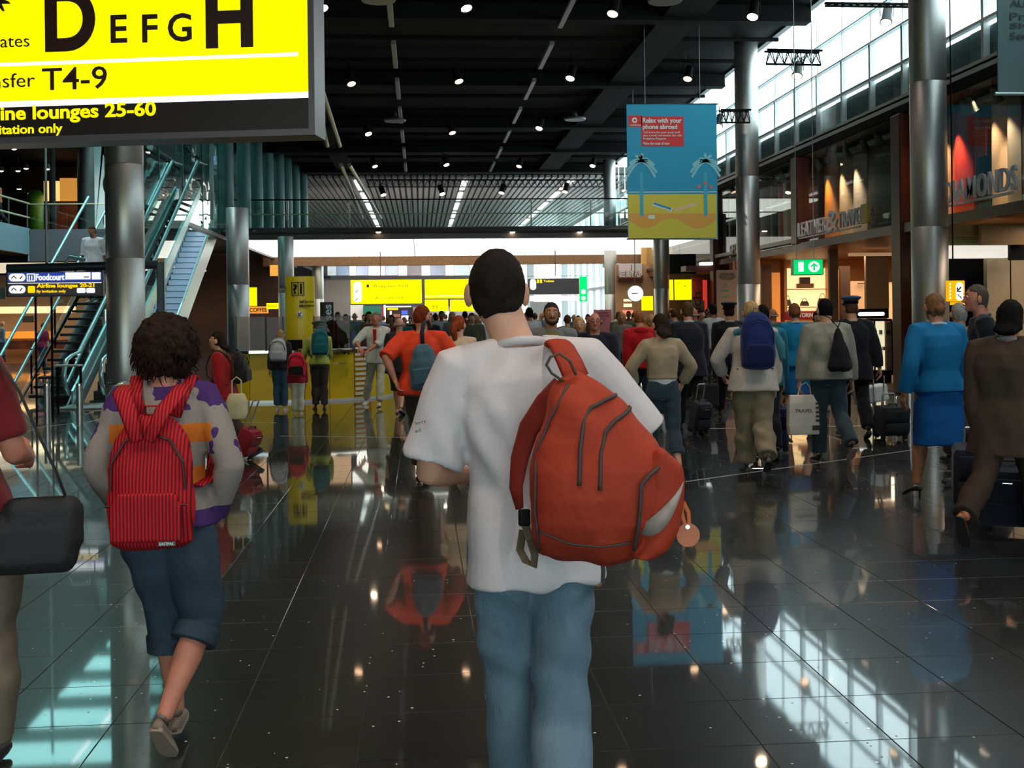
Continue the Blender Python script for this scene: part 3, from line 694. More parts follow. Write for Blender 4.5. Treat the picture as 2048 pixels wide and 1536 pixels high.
LB = lit('lit_blue', (.03, .06, .36), .8); LW = lit('lit_white_soft', (.95, .97, 1), 1.0); LK = lit('lit_charcoal', (.05, .05, .055), .4); LY = lit('lit_amber_text', (1, .62, .0), 1.1)
r, txt, patch, line, P = signbox('direction_sign', 'blue and charcoal hanging sign reading Foodcourt and Airline lounges 20-21', 15, 204, 544, 592, YS - .15, LK, .1, DGREY)
patch(16, 203, 544, 564, LB, 'blue_band', 0, .003); patch(16, 203, 564.5, 567.5, LW, 'white_rule')
for y in (547, 571): patch(18, 51, y, y + 16, LW, 'arrow_field', .07); line([(23, y + 10), (28, y + 5), (33, y + 10)], 2, LK); line([(40, y + 11), (45, y + 5)], 2, LK)
patch(54, 70, 547, 563, LW, 'icon', 0); patch(56, 68, 549, 561, LB, 'icon', 0, .010); line([(59, 551), (59, 560)], 2, LW); line([(64, 551), (64, 560)], 2, LW)
txt('Foodcourt', 72, 129, 548, 561, LW, .03); patch(131, 181, 544.5, 559, LW, 'panel'); patch(184, 201, 544.5, 559, LW, 'panel'); patch(168, 178, 553, 555, LK, 'mark', 0, .01)
txt('Airline lounges 20-21', 74, 189, 567.5, 578, LY, .03); txt('By invitation only', 74, 132, 580, 587, LY, .02); patch(56, 70, 572, 586, LY, 'icon', .02)
patch(154, 171, 576, 586, LW, 'panel', .02); patch(173, 190, 576, 586, LW, 'panel', .02)
# ================================================================== signs, banner, desk, shops
r, txt, patch, line, P = signbox('gate_sign', 'huge lit yellow sign reading D EFG H hanging at upper left', -330, 614, -150, 285, 9.9, YEL, .28, mat('sign_frame_grey', srgb(120, 112, 110), .35, .5), R(-10.4), fr=.05)
SW_ = SIGNB
def par(x, y0): return y0 - (x - 0) * .036
# bands follow the sign's own level
lo = P(-330, 285); 
def zband(z0, z1, x0, x1, m_, nm, off=.010): MB().box(x0, x1, -off, 0, z0, z1).obj(nm, m_, r)
Wd = P(614, -150).x; zb = P(612, 190).z; zt = P(612, 182).z
zband(.0, P(612, 196).z, 0, Wd, SIGNB, 'dark_band'); zband(P(612, 196).z, P(612, 184).z, 0, Wd, WLIT, 'white_rule')
zr = P(590, 109).z; zband(zr - .012, zr + .014, 0, P(596, 109).x, WLIT, 'white_rule')
txt('D', 92, 191, -22, 105, INK, .035); txt('E', 223, 255, 31, 87, INK, .015); txt('F', 286, 316, 30, 86, INK, .015); txt('G', 337, 384, 28, 85, INK, .015); txt('H', 413, 506, -25, 98, INK, .035)
txt('Gates', -24, 60, 72, 97, INK, -.005); txt('Transfer', -78, 71, 151, 179, INK, -.005); txt('T4-9', 86, 215, 137, 182, INK, .005)
INKY = lit('lit_amber_text', (1, .62, .0), 1.1)
YB_ = lit('lit_yellow_text', (1, .86, .0), 1.0)
txt('Airline lounges 25-60', -64, 313, 215, 252, YB_, .022); txt('By invitation only', -66, 126, 253, 277, YB_, .010)
MB().prism([(P(*q).x, P(*q).z) for q in ((-10, -8), (18, 3), (22, 8), (4, 8), (10, 22), (6, 23), (-4, 10), (-12, 12))], .012, 'y', -.012).obj('plane_mark', INK, r)
for x in (-200, 560): 
    p = P(x, -150); MB().cyl((p.x, .1, p.z), (p.x, .1, p.z + 4.2), .03, n=8).obj('hanger', STEELD, r)

# banner -------------------------------------------------------------
YBn = 25.8
r, txt, patch, line, P = signbox('hanging_banner', 'blue and yellow hanging banner reading Relax with your phone abroad', 1256, 1433, 208, 478, YBn, mat('banner_blue', srgb(24, 150, 188), .6), .012)
CP = lambda n, c: mat(n, srgb(*c), .6)
BY, BO, BRD, BW, BLB = CP('banner_sand', (214, 200, 70)), CP('banner_orange', (224, 164, 72)), CP('banner_red', (206, 44, 46)), CP('banner_white', (214, 226, 224)), CP('banner_light_blue', (66, 168, 196))
patch(1257, 1433, 388, 477, BY, 'sand', 0, .003); patch(1257, 1433, 383, 385, BW, 'wave_line', 0, .004); patch(1257, 1433, 379, 380.5, BLB, 'wave_line', 0, .004)
for c in (1285, 1408):
    pl = [(P(c - 0 + (x - 0), 0).x, 0) for x in (0,)]
    def hump(x0, x1, y0, d): return [(P(x0 + (x1 - x0) * t / 14, y0).x, P(x0, y0 + d * math.sin(PI * t / 14)).z) for t in range(15)]
top_ = [(P(x, 427).x, P(x, 427).z) for x in (1432, 1258)]
MB().prism(top_ + hump(1258, 1325, 440, 17)[0:] + [(P(1342, 436).x, P(1342, 436).z)] + hump(1360, 1432, 440, 17), .006, 'y', -.006).obj('dune', BO, r)
for cx, flip in ((1283, 1), (1411, -1)):
    patch(cx - 3, cx + 3, 345, 432, BLB, 'palm_trunk', 0, .007)
    for k in range(9):
        a = R(-25 + k * 28); L_ = 30 if k not in (3, 4) else 24
        pts = [(cx + flip * math.cos(a) * L_ * t, 322 - math.sin(a) * L_ * t * .8 + 22 * t * t * (.12 + abs(math.cos(a)))) for t in (0, .3, .6, .85, 1)]
        line(pts, 5, CP('palm_frond', (130, 196, 208)), 'palm_frond', .010)
for cx, cy in ((1281, 314), (1398, 373), (1410, 366), (1422, 374)): patch(cx - 4, cx + 4, cy - 4, cy + 4, mat('banner_coral', srgb(190, 120, 110), .6), 'flower', .05, .010)
line([(1305, 407), (1344, 420)], 8, BW, 'deck_chair', .008); line([(1307, 406.5), (1342, 418)], 4.5, mat('banner_blue2', srgb(60, 150, 180), .6), 'deck_chair', .010)
line([(1350, 420), (1392, 408)], 7, CP('banner_pale', (226, 196, 150)), 'deck_chair', .008); patch(1296, 1310, 430, 438, BW, 'shell_mark', .04, .009)
patch(1283, 1367, 233, 293, BRD, 'red_box', 0, .006); patch(1257, 1284, 231, 254, BRD, 'red_box', 0, .006)
patch(1264, 1274, 235, 246, BW, 'logo', .06, .009); patch(1267, 1272, 238, 243, BRD, 'logo', .03, .011); txt('vodafone', 1259, 1281, 248, 252, BW, .01, .008)
txt('Relax with your', 1285, 1363, 236, 249, BW, .03, .008); txt('phone abroad', 1285, 1354, 249, 261, BW, .03, .008)
txt('Call home for your usual tariff', 1286, 1360, 263, 268, BW, .01, .008); txt('plus a small connection fee with', 1286, 1363, 269, 274, BW, .01, .008); txt('Vodafone Passport', 1286, 1332, 275, 281, BW, .01, .008); txt('Make the most of now', 1286, 1339, 284, 290, BW, .01, .008)
for y in (208, 478):
    a, b = P(1253, y), P(1436, y); MB().cyl((a.x, .006, a.z), (b.x, .006, b.z), .016, n=8).obj('rod', CHROME, r)
for x in (1290, 1400): a = P(x, 208); MB().cyl((a.x, .006, a.z), (a.x, .006, a.z + 2.3), .006, n=4).obj('wire', STEELD, r)
spot((2.2, 17, 7.8), (5.6, 25.8, 4.6), 900, (1, .93, .86), 34, .6, .1)  # added spot that only brightens the banner, no fixture
# grey hanging panel at the upper right corner
r, txt, patch, line, P = signbox('hanging_banner', 'grey hanging banner cut by the upper right corner', 1996, 2180, -120, 186, 14.0, mat('panel_grey_teal', srgb(96, 120, 122), .6), .02)
for i, (t_, y) in enumerate((('AUDIO', 0), ('Press', 26), ('Shop', 46), ('Service', 65))): txt(t_, 2020, 2092, y, y + 14, mat('ink_soft', srgb(62, 78, 80), .6), .005)
a, b = P(1990, 186), P(2190, 186); MB().cyl((a.x, 0, a.z - .01), (b.x, 0, b.z - .01), .022, n=8).obj('rod', mat('rod_pale', srgb(176, 200, 200), .3, .4), r)
# green exit box on two wires
r, txt, patch, line, P = signbox('exit_sign', 'green lit exit sign with door and arrow below the LEATHER&TRAVEL letters', 1587, 1645, 519, 549, 20.5, GREENL, .16, mat('exit_frame', srgb(140, 160, 150), .4), R(-6), fr=.012)
patch(1597, 1607, 524, 543, WLIT, 'door_mark'); patch(1617, 1639, 523, 544, WLIT, 'disc', .12)
line([(1628, 541), (1628, 529)], 4, GREENL, 'arrow', .012); line([(1621, 534), (1628, 527), (1635, 534)], 3.5, GREENL, 'arrow', .012)
for x in (1594, 1629): a = P(x, 519); MB().cyl((a.x, .05, a.z), (a.x, .05, a.z + 7), .008, n=5).obj('wire', STEELD, r)
# small orange sign with arrow and stairs
r, txt, patch, line, P = signbox('arrow_sign', 'small orange sign with a white arrow field right of the near column', 1897, 1930, 561, 603, 17.2, lit('lit_orange_sign', (1, .48, .0), .85), .10)
patch(1912, 1926, 565, 601, LW, 'arrow_field', .05); line([(1921, 574), (1914, 582)], 2.5, INK, 'arrow', .02); line([(1914, 575), (1914, 583), (1921, 583)], 2.5, INK, 'arrow', .02)
line([(1914, 590), (1917, 590), (1917, 593), (1920, 593), (1920, 596), (1923, 596)], 2, INK, 'stairs_mark', .02)
for k in range(5): patch(1899, 1901.5, 566 + k * 7, 570 + k * 7, LW, 'letter_mark')
MB().cyl((.1, .05, .3), (.1, .05, 6.5), .012, n=6).obj('rod', BLACK, r); patch(1900, 1942, 603.5, 610, lit('lit_orange_sign', (1, .48, .0), .85), 'lower_bar')

# the yellow help desk -----------------------------------------------
path = [onZ(px, py) for px, py in ((452, 807), (500, 807), (555, 806), (610, 805), (660, 803), (709, 800.5), (742, 798), (775, 794), (796, 788))]
HD = empty('help_desk', path[3], label='curved yellow information desk with steel edged top', cat='desk')
def hd(mb, name, m, **k): return inp(mb.obj(name, m, HD, **k), HD)
YD = mat('desk_yellow', srgb(222, 186, 12), .45, var=.04); YDO = mat('desk_ochre', srgb(186, 132, 20), .5)
def offp(pts, d):
    out = []
    for i, p in enumerate(pts):
        t = (pts[min(i + 1, len(pts) - 1)] - pts[max(i - 1, 0)]).normalized(); out.append(p + V((-t.y, t.x, 0)) * d)
    return out
def wall_strip(pts, z0, z1, t=.03, g=.006):
    back = offp(pts, t)
    lo = list(pts) + back[::-1]; return MB().loft([[V((q.x, q.y, z0)) for q in lo], [V((q.x, q.y, z1)) for q in lo]])
for i in range(len(path) - 1):
    a, b = path[i], path[i + 1]; d = (b - a).normalized() * .006
    hd(wall_strip([a + d, b - d], .05, .93), 'panel', YDO if i == 5 else YD)
hd(wall_strip(offp(path, -.012), .0, .05, .05), 'plinth', mat('plinth_white', (.7, .7, .68), .3, .3))
hd(wall_strip(offp(path, -.03), .955, .985, .75), 'worktop', mat('worktop_black', (.015, .015, .016), .25))
hd(wall_strip(offp(path, -.045), .935, .985, .02), 'edge_trim', CHROME)
hd(wall_strip(offp(path, .70), .0, .95, .03), 'rear_panel', DGREY)
a, b = path[5], path[6]; u = (b - a)
for k in range(9):
    z = .10 + k * .094; q0 = a + u * .08; q1 = a + u * .80
    hd(wall_strip([q0 + V((0, -.03, 0)), q1 + V((0, -.03, 0))], z, z + .05, .035), 'drawer_front', mat('slat_cream', srgb(226, 218, 190), .4))
for px, py in ((688, 707), (697, 707), (690, 705)):
    p = onY(px, py, path[4].y - .02); hd(MB().cyl((p.x, p.y, p.z), (p.x, p.y + .03, p.z), .018, n=10), 'lock', BLACK)
p = onY(680, 727, path[4].y - .03); hd(MB().cyl((p.x - .12, p.y, p.z), (p.x + .12, p.y, p.z), .008, n=6), 'bar_handle', CHROME)
for j, (x0, x1, y0, y1, dy) in enumerate(((473, 531, 633, 697, .25), (533, 566, 634, 697, .25), (628, 700, 632, 688, .5))):
    Y = 21.6 + dy; a, b = onY(x0, y1, Y), onY(x1, y0, Y)
    r = empty('glass_screen', (a.x, Y, .985), label=['bronze glass screen at the left end of the yellow desk', 'narrow bronze glass screen left of the yellow totem', 'bronze glass screen right of the yellow totem'][j], cat='screen', group='glass screens on the desk')
    MB().box(0, b.x - a.x, 0, .012, .02, b.z - .985).obj('pane', BRONZEG, r)
    for x in (0, b.x - a.x): MB().box(x - .01, x + .01, -.012, .024, 0, b.z - .985 + .01).obj('post', DGREY, r)
# things on the desk
p = onY(706, 690, 22.1); r = empty('leaflet_stand', (p.x, p.y, .985), label='narrow dark blue leaflet stand on the yellow desk', cat='stand')
MB().box(-.045, .045, -.03, .03, 0, .34, .008).obj('back', mat('navy_plastic', srgb(34, 36, 92), .4), r); MB().box(-.05, .05, -.05, .03, 0, .03, .006).obj('foot', mat('navy_plastic'), r)
p = onY(590, 697, 22.0); r = empty('monitor', (p.x, p.y, .985), label='dark monitor lying low behind the child on the desk', cat='monitor')
MB().box(-.14, .14, -.01, .02, .03, .20, .006).obj('screen', BLACK, r); MB().box(-.05, .05, -.03, .06, 0, .03, .004).obj('foot', BLACK, r)
p = onY(686, 692, 22.0); r = empty('paper_pile', (p.x, p.y, .985), label='loose white papers on the right half of the desk', cat='papers')
for k in range(4): o = MB().box(-.15, .15, -.1, .1, k * .006, k * .006 + .004).obj('sheet', WHITE, r); o.rotation_euler = (0, 0, .25 * k - .3)
# totem
YT = 22.6; a, b = onY(567, 552, YT), onY(626, 552, YT); cx, rad = (a.x + b.x) / 2, (b.x - a.x) / 2
r = empty('info_totem', (cx, YT + .25, 0), label='tall curved yellow totem with a question mark and i', cat='totem')
prof = [(rad * math.cos(R(t)), -.16 * math.sin(R(t))) for t in range(0, 181, 12)] + [(-rad, .05), (rad, .05)]
MB().prism(prof, b.z, 'z', 0).obj('shell', mat('totem_yellow', srgb(214, 190, 20), .35), r)
def tt(body, u0, u1, v0, v1, m_, bold=.0):
    lo, hi = onY(u0, v1, YT + .08), onY(u1, v0, YT + .08); text(body, (lo.x, YT + .075, lo.z), hi.x - lo.x, hi.z - lo.z, m_, r, '-Y', .006, bold)
def tb(u0, u1, v0, v1, m_, nm='mark', y=.078):
    lo, hi = onY(u0, v1, YT + .08), onY(u1, v0, YT + .08); inp(MB().box(lo.x, hi.x, YT + y, YT + .12, lo.z, hi.z).obj(nm, m_, r), r)
for q in ((583, 608, 564, 565), (583, 608, 590, 591), (583, 584, 564, 591), (607, 608, 564, 591), (595.5, 596.5, 564, 591)): tb(*q, BLACK, 'icon_frame')
tt('?', 586, 594, 568, 588, BLACK, .03); tt('i', 600, 604, 567, 588, BLACK, .04); tt('Self Service', 599, 627, 600, 606, BLACK, .02); tt('Information', 599, 629, 608, 614, BLACK, .02)
p = onY(600, 628, YT + .07); inp(MB().cyl((p.x, YT + .06, p.z), (p.x, YT + .12, p.z), .058, n=20).obj('disc', WHITE, r), r)
inp(MB().tube([onY(603, 624, YT + .05), onY(597, 631, YT + .05)], .008, 6).tube([onY(597, 625, YT + .05), onY(597, 631, YT + .05), onY(602, 631.5, YT + .05)], .008, 6).obj('arrow', BLACK, r), r)
p = onY(560, 577, 22.8); inp(MB().cyl((p.x, 22.8, p.z), (p.x + .12, 22.8, p.z + .02), .05, .02, 10).obj('side_lamp', CHROME, r), r)

# bollards -----------------------------------------------------------
def bollard(px, py0, s, rad, label, hh=None, grp='short steel bollards in the row at left'):
    p = foot(px, s); q = at(px, py0, s); h = hh or q.z
    r = empty('bollard', p, label=label, cat='bollard', group=grp)
    MB().lathe([(rad, 0), (rad, h - .03)], n=20).obj('tube', STEEL, r, smooth='auto'); MB().lathe([(rad, h - .03), (rad * .98, h - .008), (rad * .8, h)], n=20).obj('cap', CHROME, r, smooth='auto')
bollard(30, 775, 136, .05, 'steel bollard farthest left in the row before the stairs'); bollard(95, 774, 136, .05, 'middle steel bollard of the three before the stairs')
bollard(160, 773, 137, .05, 'steel bollard right of the three, next to the escalator'); bollard(240, 769, 142, .185, 'fat steel drum bollard at the foot of the near left column', grp=None)
bollard(1819, 741, 134, .065, 'steel bollard beside the near right column', grp=None)
bollard(1792, 785, 131, .05, 'short steel bollard behind the black trolley case', grp=None)

# ------------------------------------------------------------------ behind the bridge
WB = empty('wall_back', (0, 90, 0), kind='structure')
def wb(mb, name, m, **k): return inp(mb.obj(name, m, WB, **k), WB)
def pl(x0, x1, y0, y1, Y, t=.1):
    a, b = onY(x0, y1, Y), onY(x1, y0, Y); return MB().box(a.x, b.x, Y, Y + t, a.z, b.z)
wb(MB().box(-26, 7.5, 91, 91.3, 0, 8.1), 'panel', mat('back_wall_grey', srgb(150, 140, 134), .7))
for k in range(4): wb(MB().box(8.2 + k * 2.6, 8.7 + k * 2.6, 88, 88.5, 0, 8.1), 'pier', WHITE)
wb(MB().box(7.5, 20, 90, 90.1, 3.4, 3.7), 'beam', WHITE)
W3 = empty('window_3', (11.6, 70, 0), kind='structure')
for k in range(12):
    Y = 55 + k * 3.1
    inp(MB().box(11.5, 11.7, Y - .08, Y + .08, 0, 8.2).obj('mullion', WHITE, W3), W3)
    if k < 11: inp(MB().box(11.6, 11.62, Y + .08, Y + 3.02, .3, 8.2).obj('pane', SKYG, W3), W3)
for z in (3.2, 5.6): inp(MB().box(11.5, 11.7, 55, 89, z, z + .15).obj('transom', WHITE, W3), W3)
p = onY(1262, 400, 60); wb(MB().cyl((p.x - 1.2, 60, 4), (p.x - 1.0, 60, 8.2), .35, .3, 20), 'pale_column', mat('pale_column', srgb(160, 170, 168), .5), smooth='auto')
# posters above the signs
cols = [(200, 214, 220), (120, 140, 165), (238, 240, 240), (150, 160, 190), (225, 228, 232), (140, 150, 175), (240, 242, 240), (90, 80, 86), (226, 232, 236), (110, 120, 140), (244, 244, 244), (150, 168, 180), (226, 236, 240), (120, 110, 110)]
x = 655
for i, c in enumerate(cols):
    wd = (18, 26, 14, 24, 34, 26, 18, 28, 18, 30, 18, 30, 22, 16)[i]
    wb(pl(x, x + wd - 1, 527, 551, 60, .06), 'poster', mat('poster_%d' % i, srgb(*c), .4, emit=.35, ecol=srgb(*c), var=.3, vscale=1.2)); x += wd
r = empty('sign_beam', (0, 49.6, 3.3), label='dark red beam carrying the row of lit signs under the bridge', cat='beam'); inp(pl(701, 1178, 551, 556, 49.6, .25).obj('beam', DRED, r), r)
for x in (760, 1110): inp(pl(x, x + 1, 500, 552, 49.7, .05).obj('hanger', DGREY, r), r)
ISH = mat('ink_soft_brown', srgb(120, 100, 0), .5)
r, txt, patch, line, P = signbox('baggage_sign', 'lit yellow sign with white arrow field and Baggage hall lines', 702, 843, 559, 608, 49.5, YEL2, .2)
patch(707, 723, 563, 605, WLIT, 'arrow_field', .15); line([(716, 580), (711, 585)], 1.5, INK, 'arrow', .02); line([(716, 596), (711, 601)], 1.5, INK, 'arrow', .02)
txt('Baggage hall', 748, 815, 569, 576, ISH, .0); txt('Arrivals hall', 750, 806, 593, 598, ISH, .0); patch(733, 738, 569, 575, INK, 'icon')
r, txt, patch, line, P = signbox('gate_sign', 'lit yellow sign left of the tall man\'s head with letter B', 850, 958, 558, 597, 49.5, YEL2, .2)
patch(850, 957, 591, 593, WLIT, 'white_rule'); patch(939, 949, 566, 589, INK, 'letter_box'); txt('B', 941, 947, 569, 586, YEL2, .02)
r, txt, patch, line, P = signbox('gate_sign', 'small lit yellow sign under the yellow signs with T7', 850, 896, 599, 623, 49.4, YEL2, .2); txt('T7', 864, 876, 612, 621, INK, .0)
r, txt, patch, line, P = signbox('gate_sign', 'small lit yellow sign just left of the tall man\'s ear', 901, 960, 599, 623, 49.4, YEL2, .2)
r, txt, patch, line, P = signbox('toilet_sign', 'charcoal sign reading Toilets right of the tall man\'s head', 1056, 1158, 557, 589, 49.5, LK, .2, WHITE, fr=.02)
patch(1060, 1072, 558, 580, LW, 'arrow_field', .12); txt('Toilets', 1087, 1108, 560, 564.5, INKY, .02); patch(1074, 1078, 559, 566, INKY, 'icon'); patch(1080, 1084, 559, 566, INKY, 'icon')
r = empty('tube_light', onY(1060, 602, 49.5), label='white tube light under the charcoal toilets sign', cat='lamp'); inp(pl(1060, 1157, 591, 602, 49.5, .2).obj('diffuser', lit('lit_cream_tube', (1, .93, .80), .95), r), r); inp(pl(1060, 1157, 590, 591.4, 49.45, .26).obj('housing', WHITE, r), r)
r, txt, patch, line, P = signbox('exit_sign', 'narrow upright green exit sign at the end of the sign row', 1160, 1174, 553, 603, 49.5, GREENL, .2); patch(1163, 1171, 579, 588, LW, 'mark', .05); patch(1163, 1171, 592, 601, LW, 'mark', .1)
# lit shopfronts in the far middle, behind the heads
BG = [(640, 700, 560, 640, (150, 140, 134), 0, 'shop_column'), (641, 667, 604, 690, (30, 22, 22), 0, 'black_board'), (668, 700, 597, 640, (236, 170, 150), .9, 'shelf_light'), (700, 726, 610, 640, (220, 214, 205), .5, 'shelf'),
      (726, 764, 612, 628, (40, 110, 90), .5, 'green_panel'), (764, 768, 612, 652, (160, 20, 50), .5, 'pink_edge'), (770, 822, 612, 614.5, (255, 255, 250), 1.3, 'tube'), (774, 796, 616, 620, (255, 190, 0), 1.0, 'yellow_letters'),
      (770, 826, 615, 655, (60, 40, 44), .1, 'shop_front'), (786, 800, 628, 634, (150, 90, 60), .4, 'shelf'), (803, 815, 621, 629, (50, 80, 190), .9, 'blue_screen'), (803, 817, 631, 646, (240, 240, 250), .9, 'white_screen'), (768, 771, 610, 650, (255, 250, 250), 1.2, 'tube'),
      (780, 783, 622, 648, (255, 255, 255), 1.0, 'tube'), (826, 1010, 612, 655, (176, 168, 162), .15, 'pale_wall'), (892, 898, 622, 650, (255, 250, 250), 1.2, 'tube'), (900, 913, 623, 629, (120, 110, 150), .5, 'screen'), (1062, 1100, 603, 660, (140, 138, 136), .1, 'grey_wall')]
for i, (x0, x1, y0, y1, c, e, nm) in enumerate(BG):
    Yq = 75 - i * .45 if nm not in ('shop_column', 'black_board') else 40
    if nm == 'shop_column': Yq = 64
    if nm == 'black_board': Yq = 34
    if nm in ('pale_wall', 'grey_wall', 'shop_front'): Yq = 78
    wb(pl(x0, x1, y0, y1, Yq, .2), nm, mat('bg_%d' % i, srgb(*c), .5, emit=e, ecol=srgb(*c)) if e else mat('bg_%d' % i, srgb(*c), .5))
text('ses', (onY(650, 600, 33.9).x, 33.88, onY(650, 660, 33.9).z), .62, .16, WHITE, None, Matrix.Rotation(R(90), 4, 'X') @ Matrix.Rotation(R(90), 4, 'Z'), .01, .02) if False else None
r = empty('vertical_sign', onY(650, 690, 33.8), label='black board with upright white letters ses behind the desk', cat='sign')
lo = onY(663, 640, 33.8); text('ses', (lo.x, 33.85, lo.z), .45, .16, WHITE, r, Matrix.Rotation(R(90), 4, 'X') @ Matrix.Rotation(R(90), 4, 'Z'), .01, .02)
inp(pl(648, 667, 604, 692, 33.95, .05).obj('board', SIGNB, r), r)
# dark amber shop left of the totem
wb(MB().box(-26, -6.2, 58, 58.2, 0, 4.5), 'dark_front', mat('amber_dark', srgb(52, 26, 16), .6, var=.4, vscale=.6))
for x0, x1, y0, y1, m_, nm in ((498, 536, 613, 627, lit('lit_orange', (1, .33, .04), .8), 'orange_band'), (540, 565, 530, 552, lit('lit_orange_dim', (.8, .34, .06), .7), 'ceiling_glow'), (505, 525, 640, 660, mat('brown_red'), 'menu')): wb(pl(x0, x1, y0, y1, 46, .1), nm, m_)
r, txt, patch, line, P = signbox('lit_sign', 'upright lit yellow sign left of the yellow totem', 498, 513, 575, 612, 45, YEL2, .1)
r, txt, patch, line, P = signbox('lit_sign', 'low lit yellow sign over the desk just left of the totem', 533, 561, 606, 618, 44, YEL2, .1); txt('Bureau', 536, 554, 609, 614, ISH, .0)
r, txt, patch, line, P = signbox('cafe_sign', 'orange band with dark letters below the upright yellow sign', 497, 535, 613.5, 626, 45.6, lit('lit_orange', (1, .33, .04), .8), .1); txt('COFFEE', 499, 534, 616, 624, BLACK, .02)
LBS = lit('lit_blue_soft', (.22, .34, .70), .8)
r, txt, patch, line, P = signbox('direction_sign', 'small blue and white upper-floor sign behind the glass wall', 421, 447, 312, 330, 47, LBS, .1); txt('5 PP', 424, 446, 315, 321, LW, .02); txt('ABC', 430, 444, 325, 329, LY, .02)
MB().cyl((.3, .05, .35), (.3, .05, 5), .015, n=5).obj('rod', DGREY, r); patch(422, 446, 333, 350, mat('panel_pale_teal', srgb(130, 160, 156), .5), 'lower_panel')
r, txt, patch, line, P = signbox('direction_sign', 'narrow white upper-floor sign with small symbols behind the glass wall', 494, 508, 311, 350, 48, LW, .1); txt('A C', 495, 507, 328, 334, LY, .02)
MB().cyl((.1, .05, .8), (.1, .05, 5), .015, n=5).obj('rod', DGREY, r)
r, txt, patch, line, P = signbox('exit_sign', 'green upper-floor exit sign behind the glass wall', 518, 531, 311, 350, 48, GREENL, .1); patch(521, 528, 326, 334, LW, 'mark', .05); line([(520, 344), (529, 344)], 2, LW, 'arrow'); line([(526, 340), (529, 344), (526, 348)], 2, LW, 'arrow')
MB().cyl((.1, .05, .8), (.1, .05, 5), .015, n=5).obj('rod', DGREY, r)
# clock
p = onY(1271, 587, 33); r = empty('clock', p, label='round white lit clock hanging left of the third steel column', cat='clock')
MB().cyl((0, 0, 0), (0, .12, 0), .235, n=32).obj('case', STEELD, r, smooth='auto'); MB().cyl((0, -.01, 0), (0, .0, 0), .225, n=32).obj('dial', lit('lit_white_soft', (.95, .97, 1), 1.0), r)
MB().box(-.11, .02, -.02, -.012, -.012, .012).obj('hand', BLACK, r); MB().box(-.02, .10, -.024, -.016, .0, .014).obj('hand', BLACK, r); MB().cyl((0, .06, .22), (0, .06, 5.9), .012, n=6).obj('rod', STEELD, r)
# shops right of the clock, under the wall
IN = empty('wall_right', (WX, 36, 0), kind='structure')
def iw(mb, name, m, **k): return inp(mb.obj(name, m, IN, **k), IN)
iw(MB().box(9.1, 15, 47, 47.2, 0, 4.3), 'cross_wall', WARM)
iw(pl(1232, 1306, 528, 640, 46.5, .1), 'shop_front', mat('front_tan', srgb(170, 130, 96), .5, var=.3, vscale=1)); iw(pl(1236, 1286, 551, 562, 46.2, .3), 'canopy', DRED)
iw(pl(1238, 1262, 527, 552, 46.4, .08), 'poster', mat('poster_pink', srgb(208, 190, 190), .5)); iw(pl(1264, 1284, 527, 552, 46.4, .08), 'poster', mat('poster_grey', srgb(196, 190, 186), .5))
r, txt, patch, line, P = signbox('shop_sign', 'small silver letters on the far shop above the clock', 1238, 1282, 541, 556, 45.9, mat('front_tan'), .02); txt('SEE BUY FLY', 1239, 1282, 542, 554, LETT, .02, .02)
for x0, x1, y0, y1, e, nm in ((1248, 1264, 598, 603, .9, 'shelf_light'), (1248, 1264, 607, 614, .9, 'shelf_light'), (1246, 1266, 620, 632, .8, 'red_shelf'), (1250, 1262, 634, 640, .9, 'shelf_light')):
    iw(pl(x0, x1, y0, y1, 45.8, .1), nm, lit('lit_peach', (1, .72, .48), .95) if nm != 'red_shelf' else lit('lit_coral', (1, .25, .12), .7))
r, txt, patch, line, P = signbox('lit_sign', 'lit yellow panel directly right of the clock', 1284, 1306, 592, 621, 42, YEL2, .1)
iw(pl(1340, 1392, 508, 548, 36, .3), 'dark_box', BLACK); iw(pl(1372, 1428, 531, 542, 30, .6), 'canopy', DRED); iw(pl(1404, 1426, 524, 530, 29.8, .3), 'canopy_light', WLIT)
iw(pl(1340, 1440, 548, 700, 38, .1), 'shop_front', mat('front_brown', srgb(120, 76, 52), .4, var=.3, vscale=1.2))
r, txt, patch, line, P = signbox('lit_sign', 'large lit yellow display right of the third column', 1340, 1383, 559, 600, 36.5, YEL2, .1); patch(1347, 1348.5, 559, 600, BLACK, 'bar'); patch(1358, 1359, 565, 567, INK); patch(1369, 1371, 571, 573, INK)
iw(pl(1383, 1408, 556, 600, 36.6, .1), 'red_poster', mat('red_poster', srgb(176, 60, 50), .5, var=.4)); iw(pl(1408, 1414, 560, 660, 36, .1), 'red_stripe', lit('lit_red', (.75, .05, .03), .6))
r = empty('vertical_sign', onY(1400, 650, 35.6), label='dark upright letters on tan glass left of the face poster', cat='sign')
inp(pl(1384, 1409, 601, 650, 35.9, .05).obj('panel', mat('front_tan'), r), r)
lo = onY(1406, 645, 35.6); text('unch', (lo.x, 35.8, lo.z), .95, .30, SIGNB, r, Matrix.Rotation(R(90), 4, 'X') @ Matrix.Rotation(R(90), 4, 'Z'), .01, .0)
r, txt, patch, line, P = signbox('poster', 'pale poster with a faint face behind the capped officer', 1434, 1474, 540, 650, 30.5, mat('poster_skin', srgb(206, 176, 158), .5, var=.12, vscale=3), .05)
patch(1438, 1470, 545, 560, mat('poster_hair', srgb(150, 124, 110), .6, var=.3), 'hair_shape', .2, .006); txt('20', 1452, 1460, 567, 573, WHITE, .03); patch(1443, 1457, 579, 583, mat('mint', srgb(110, 190, 170), .5), 'mark'); patch(1444, 1457, 592, 595, mat('mint'), 'mark')
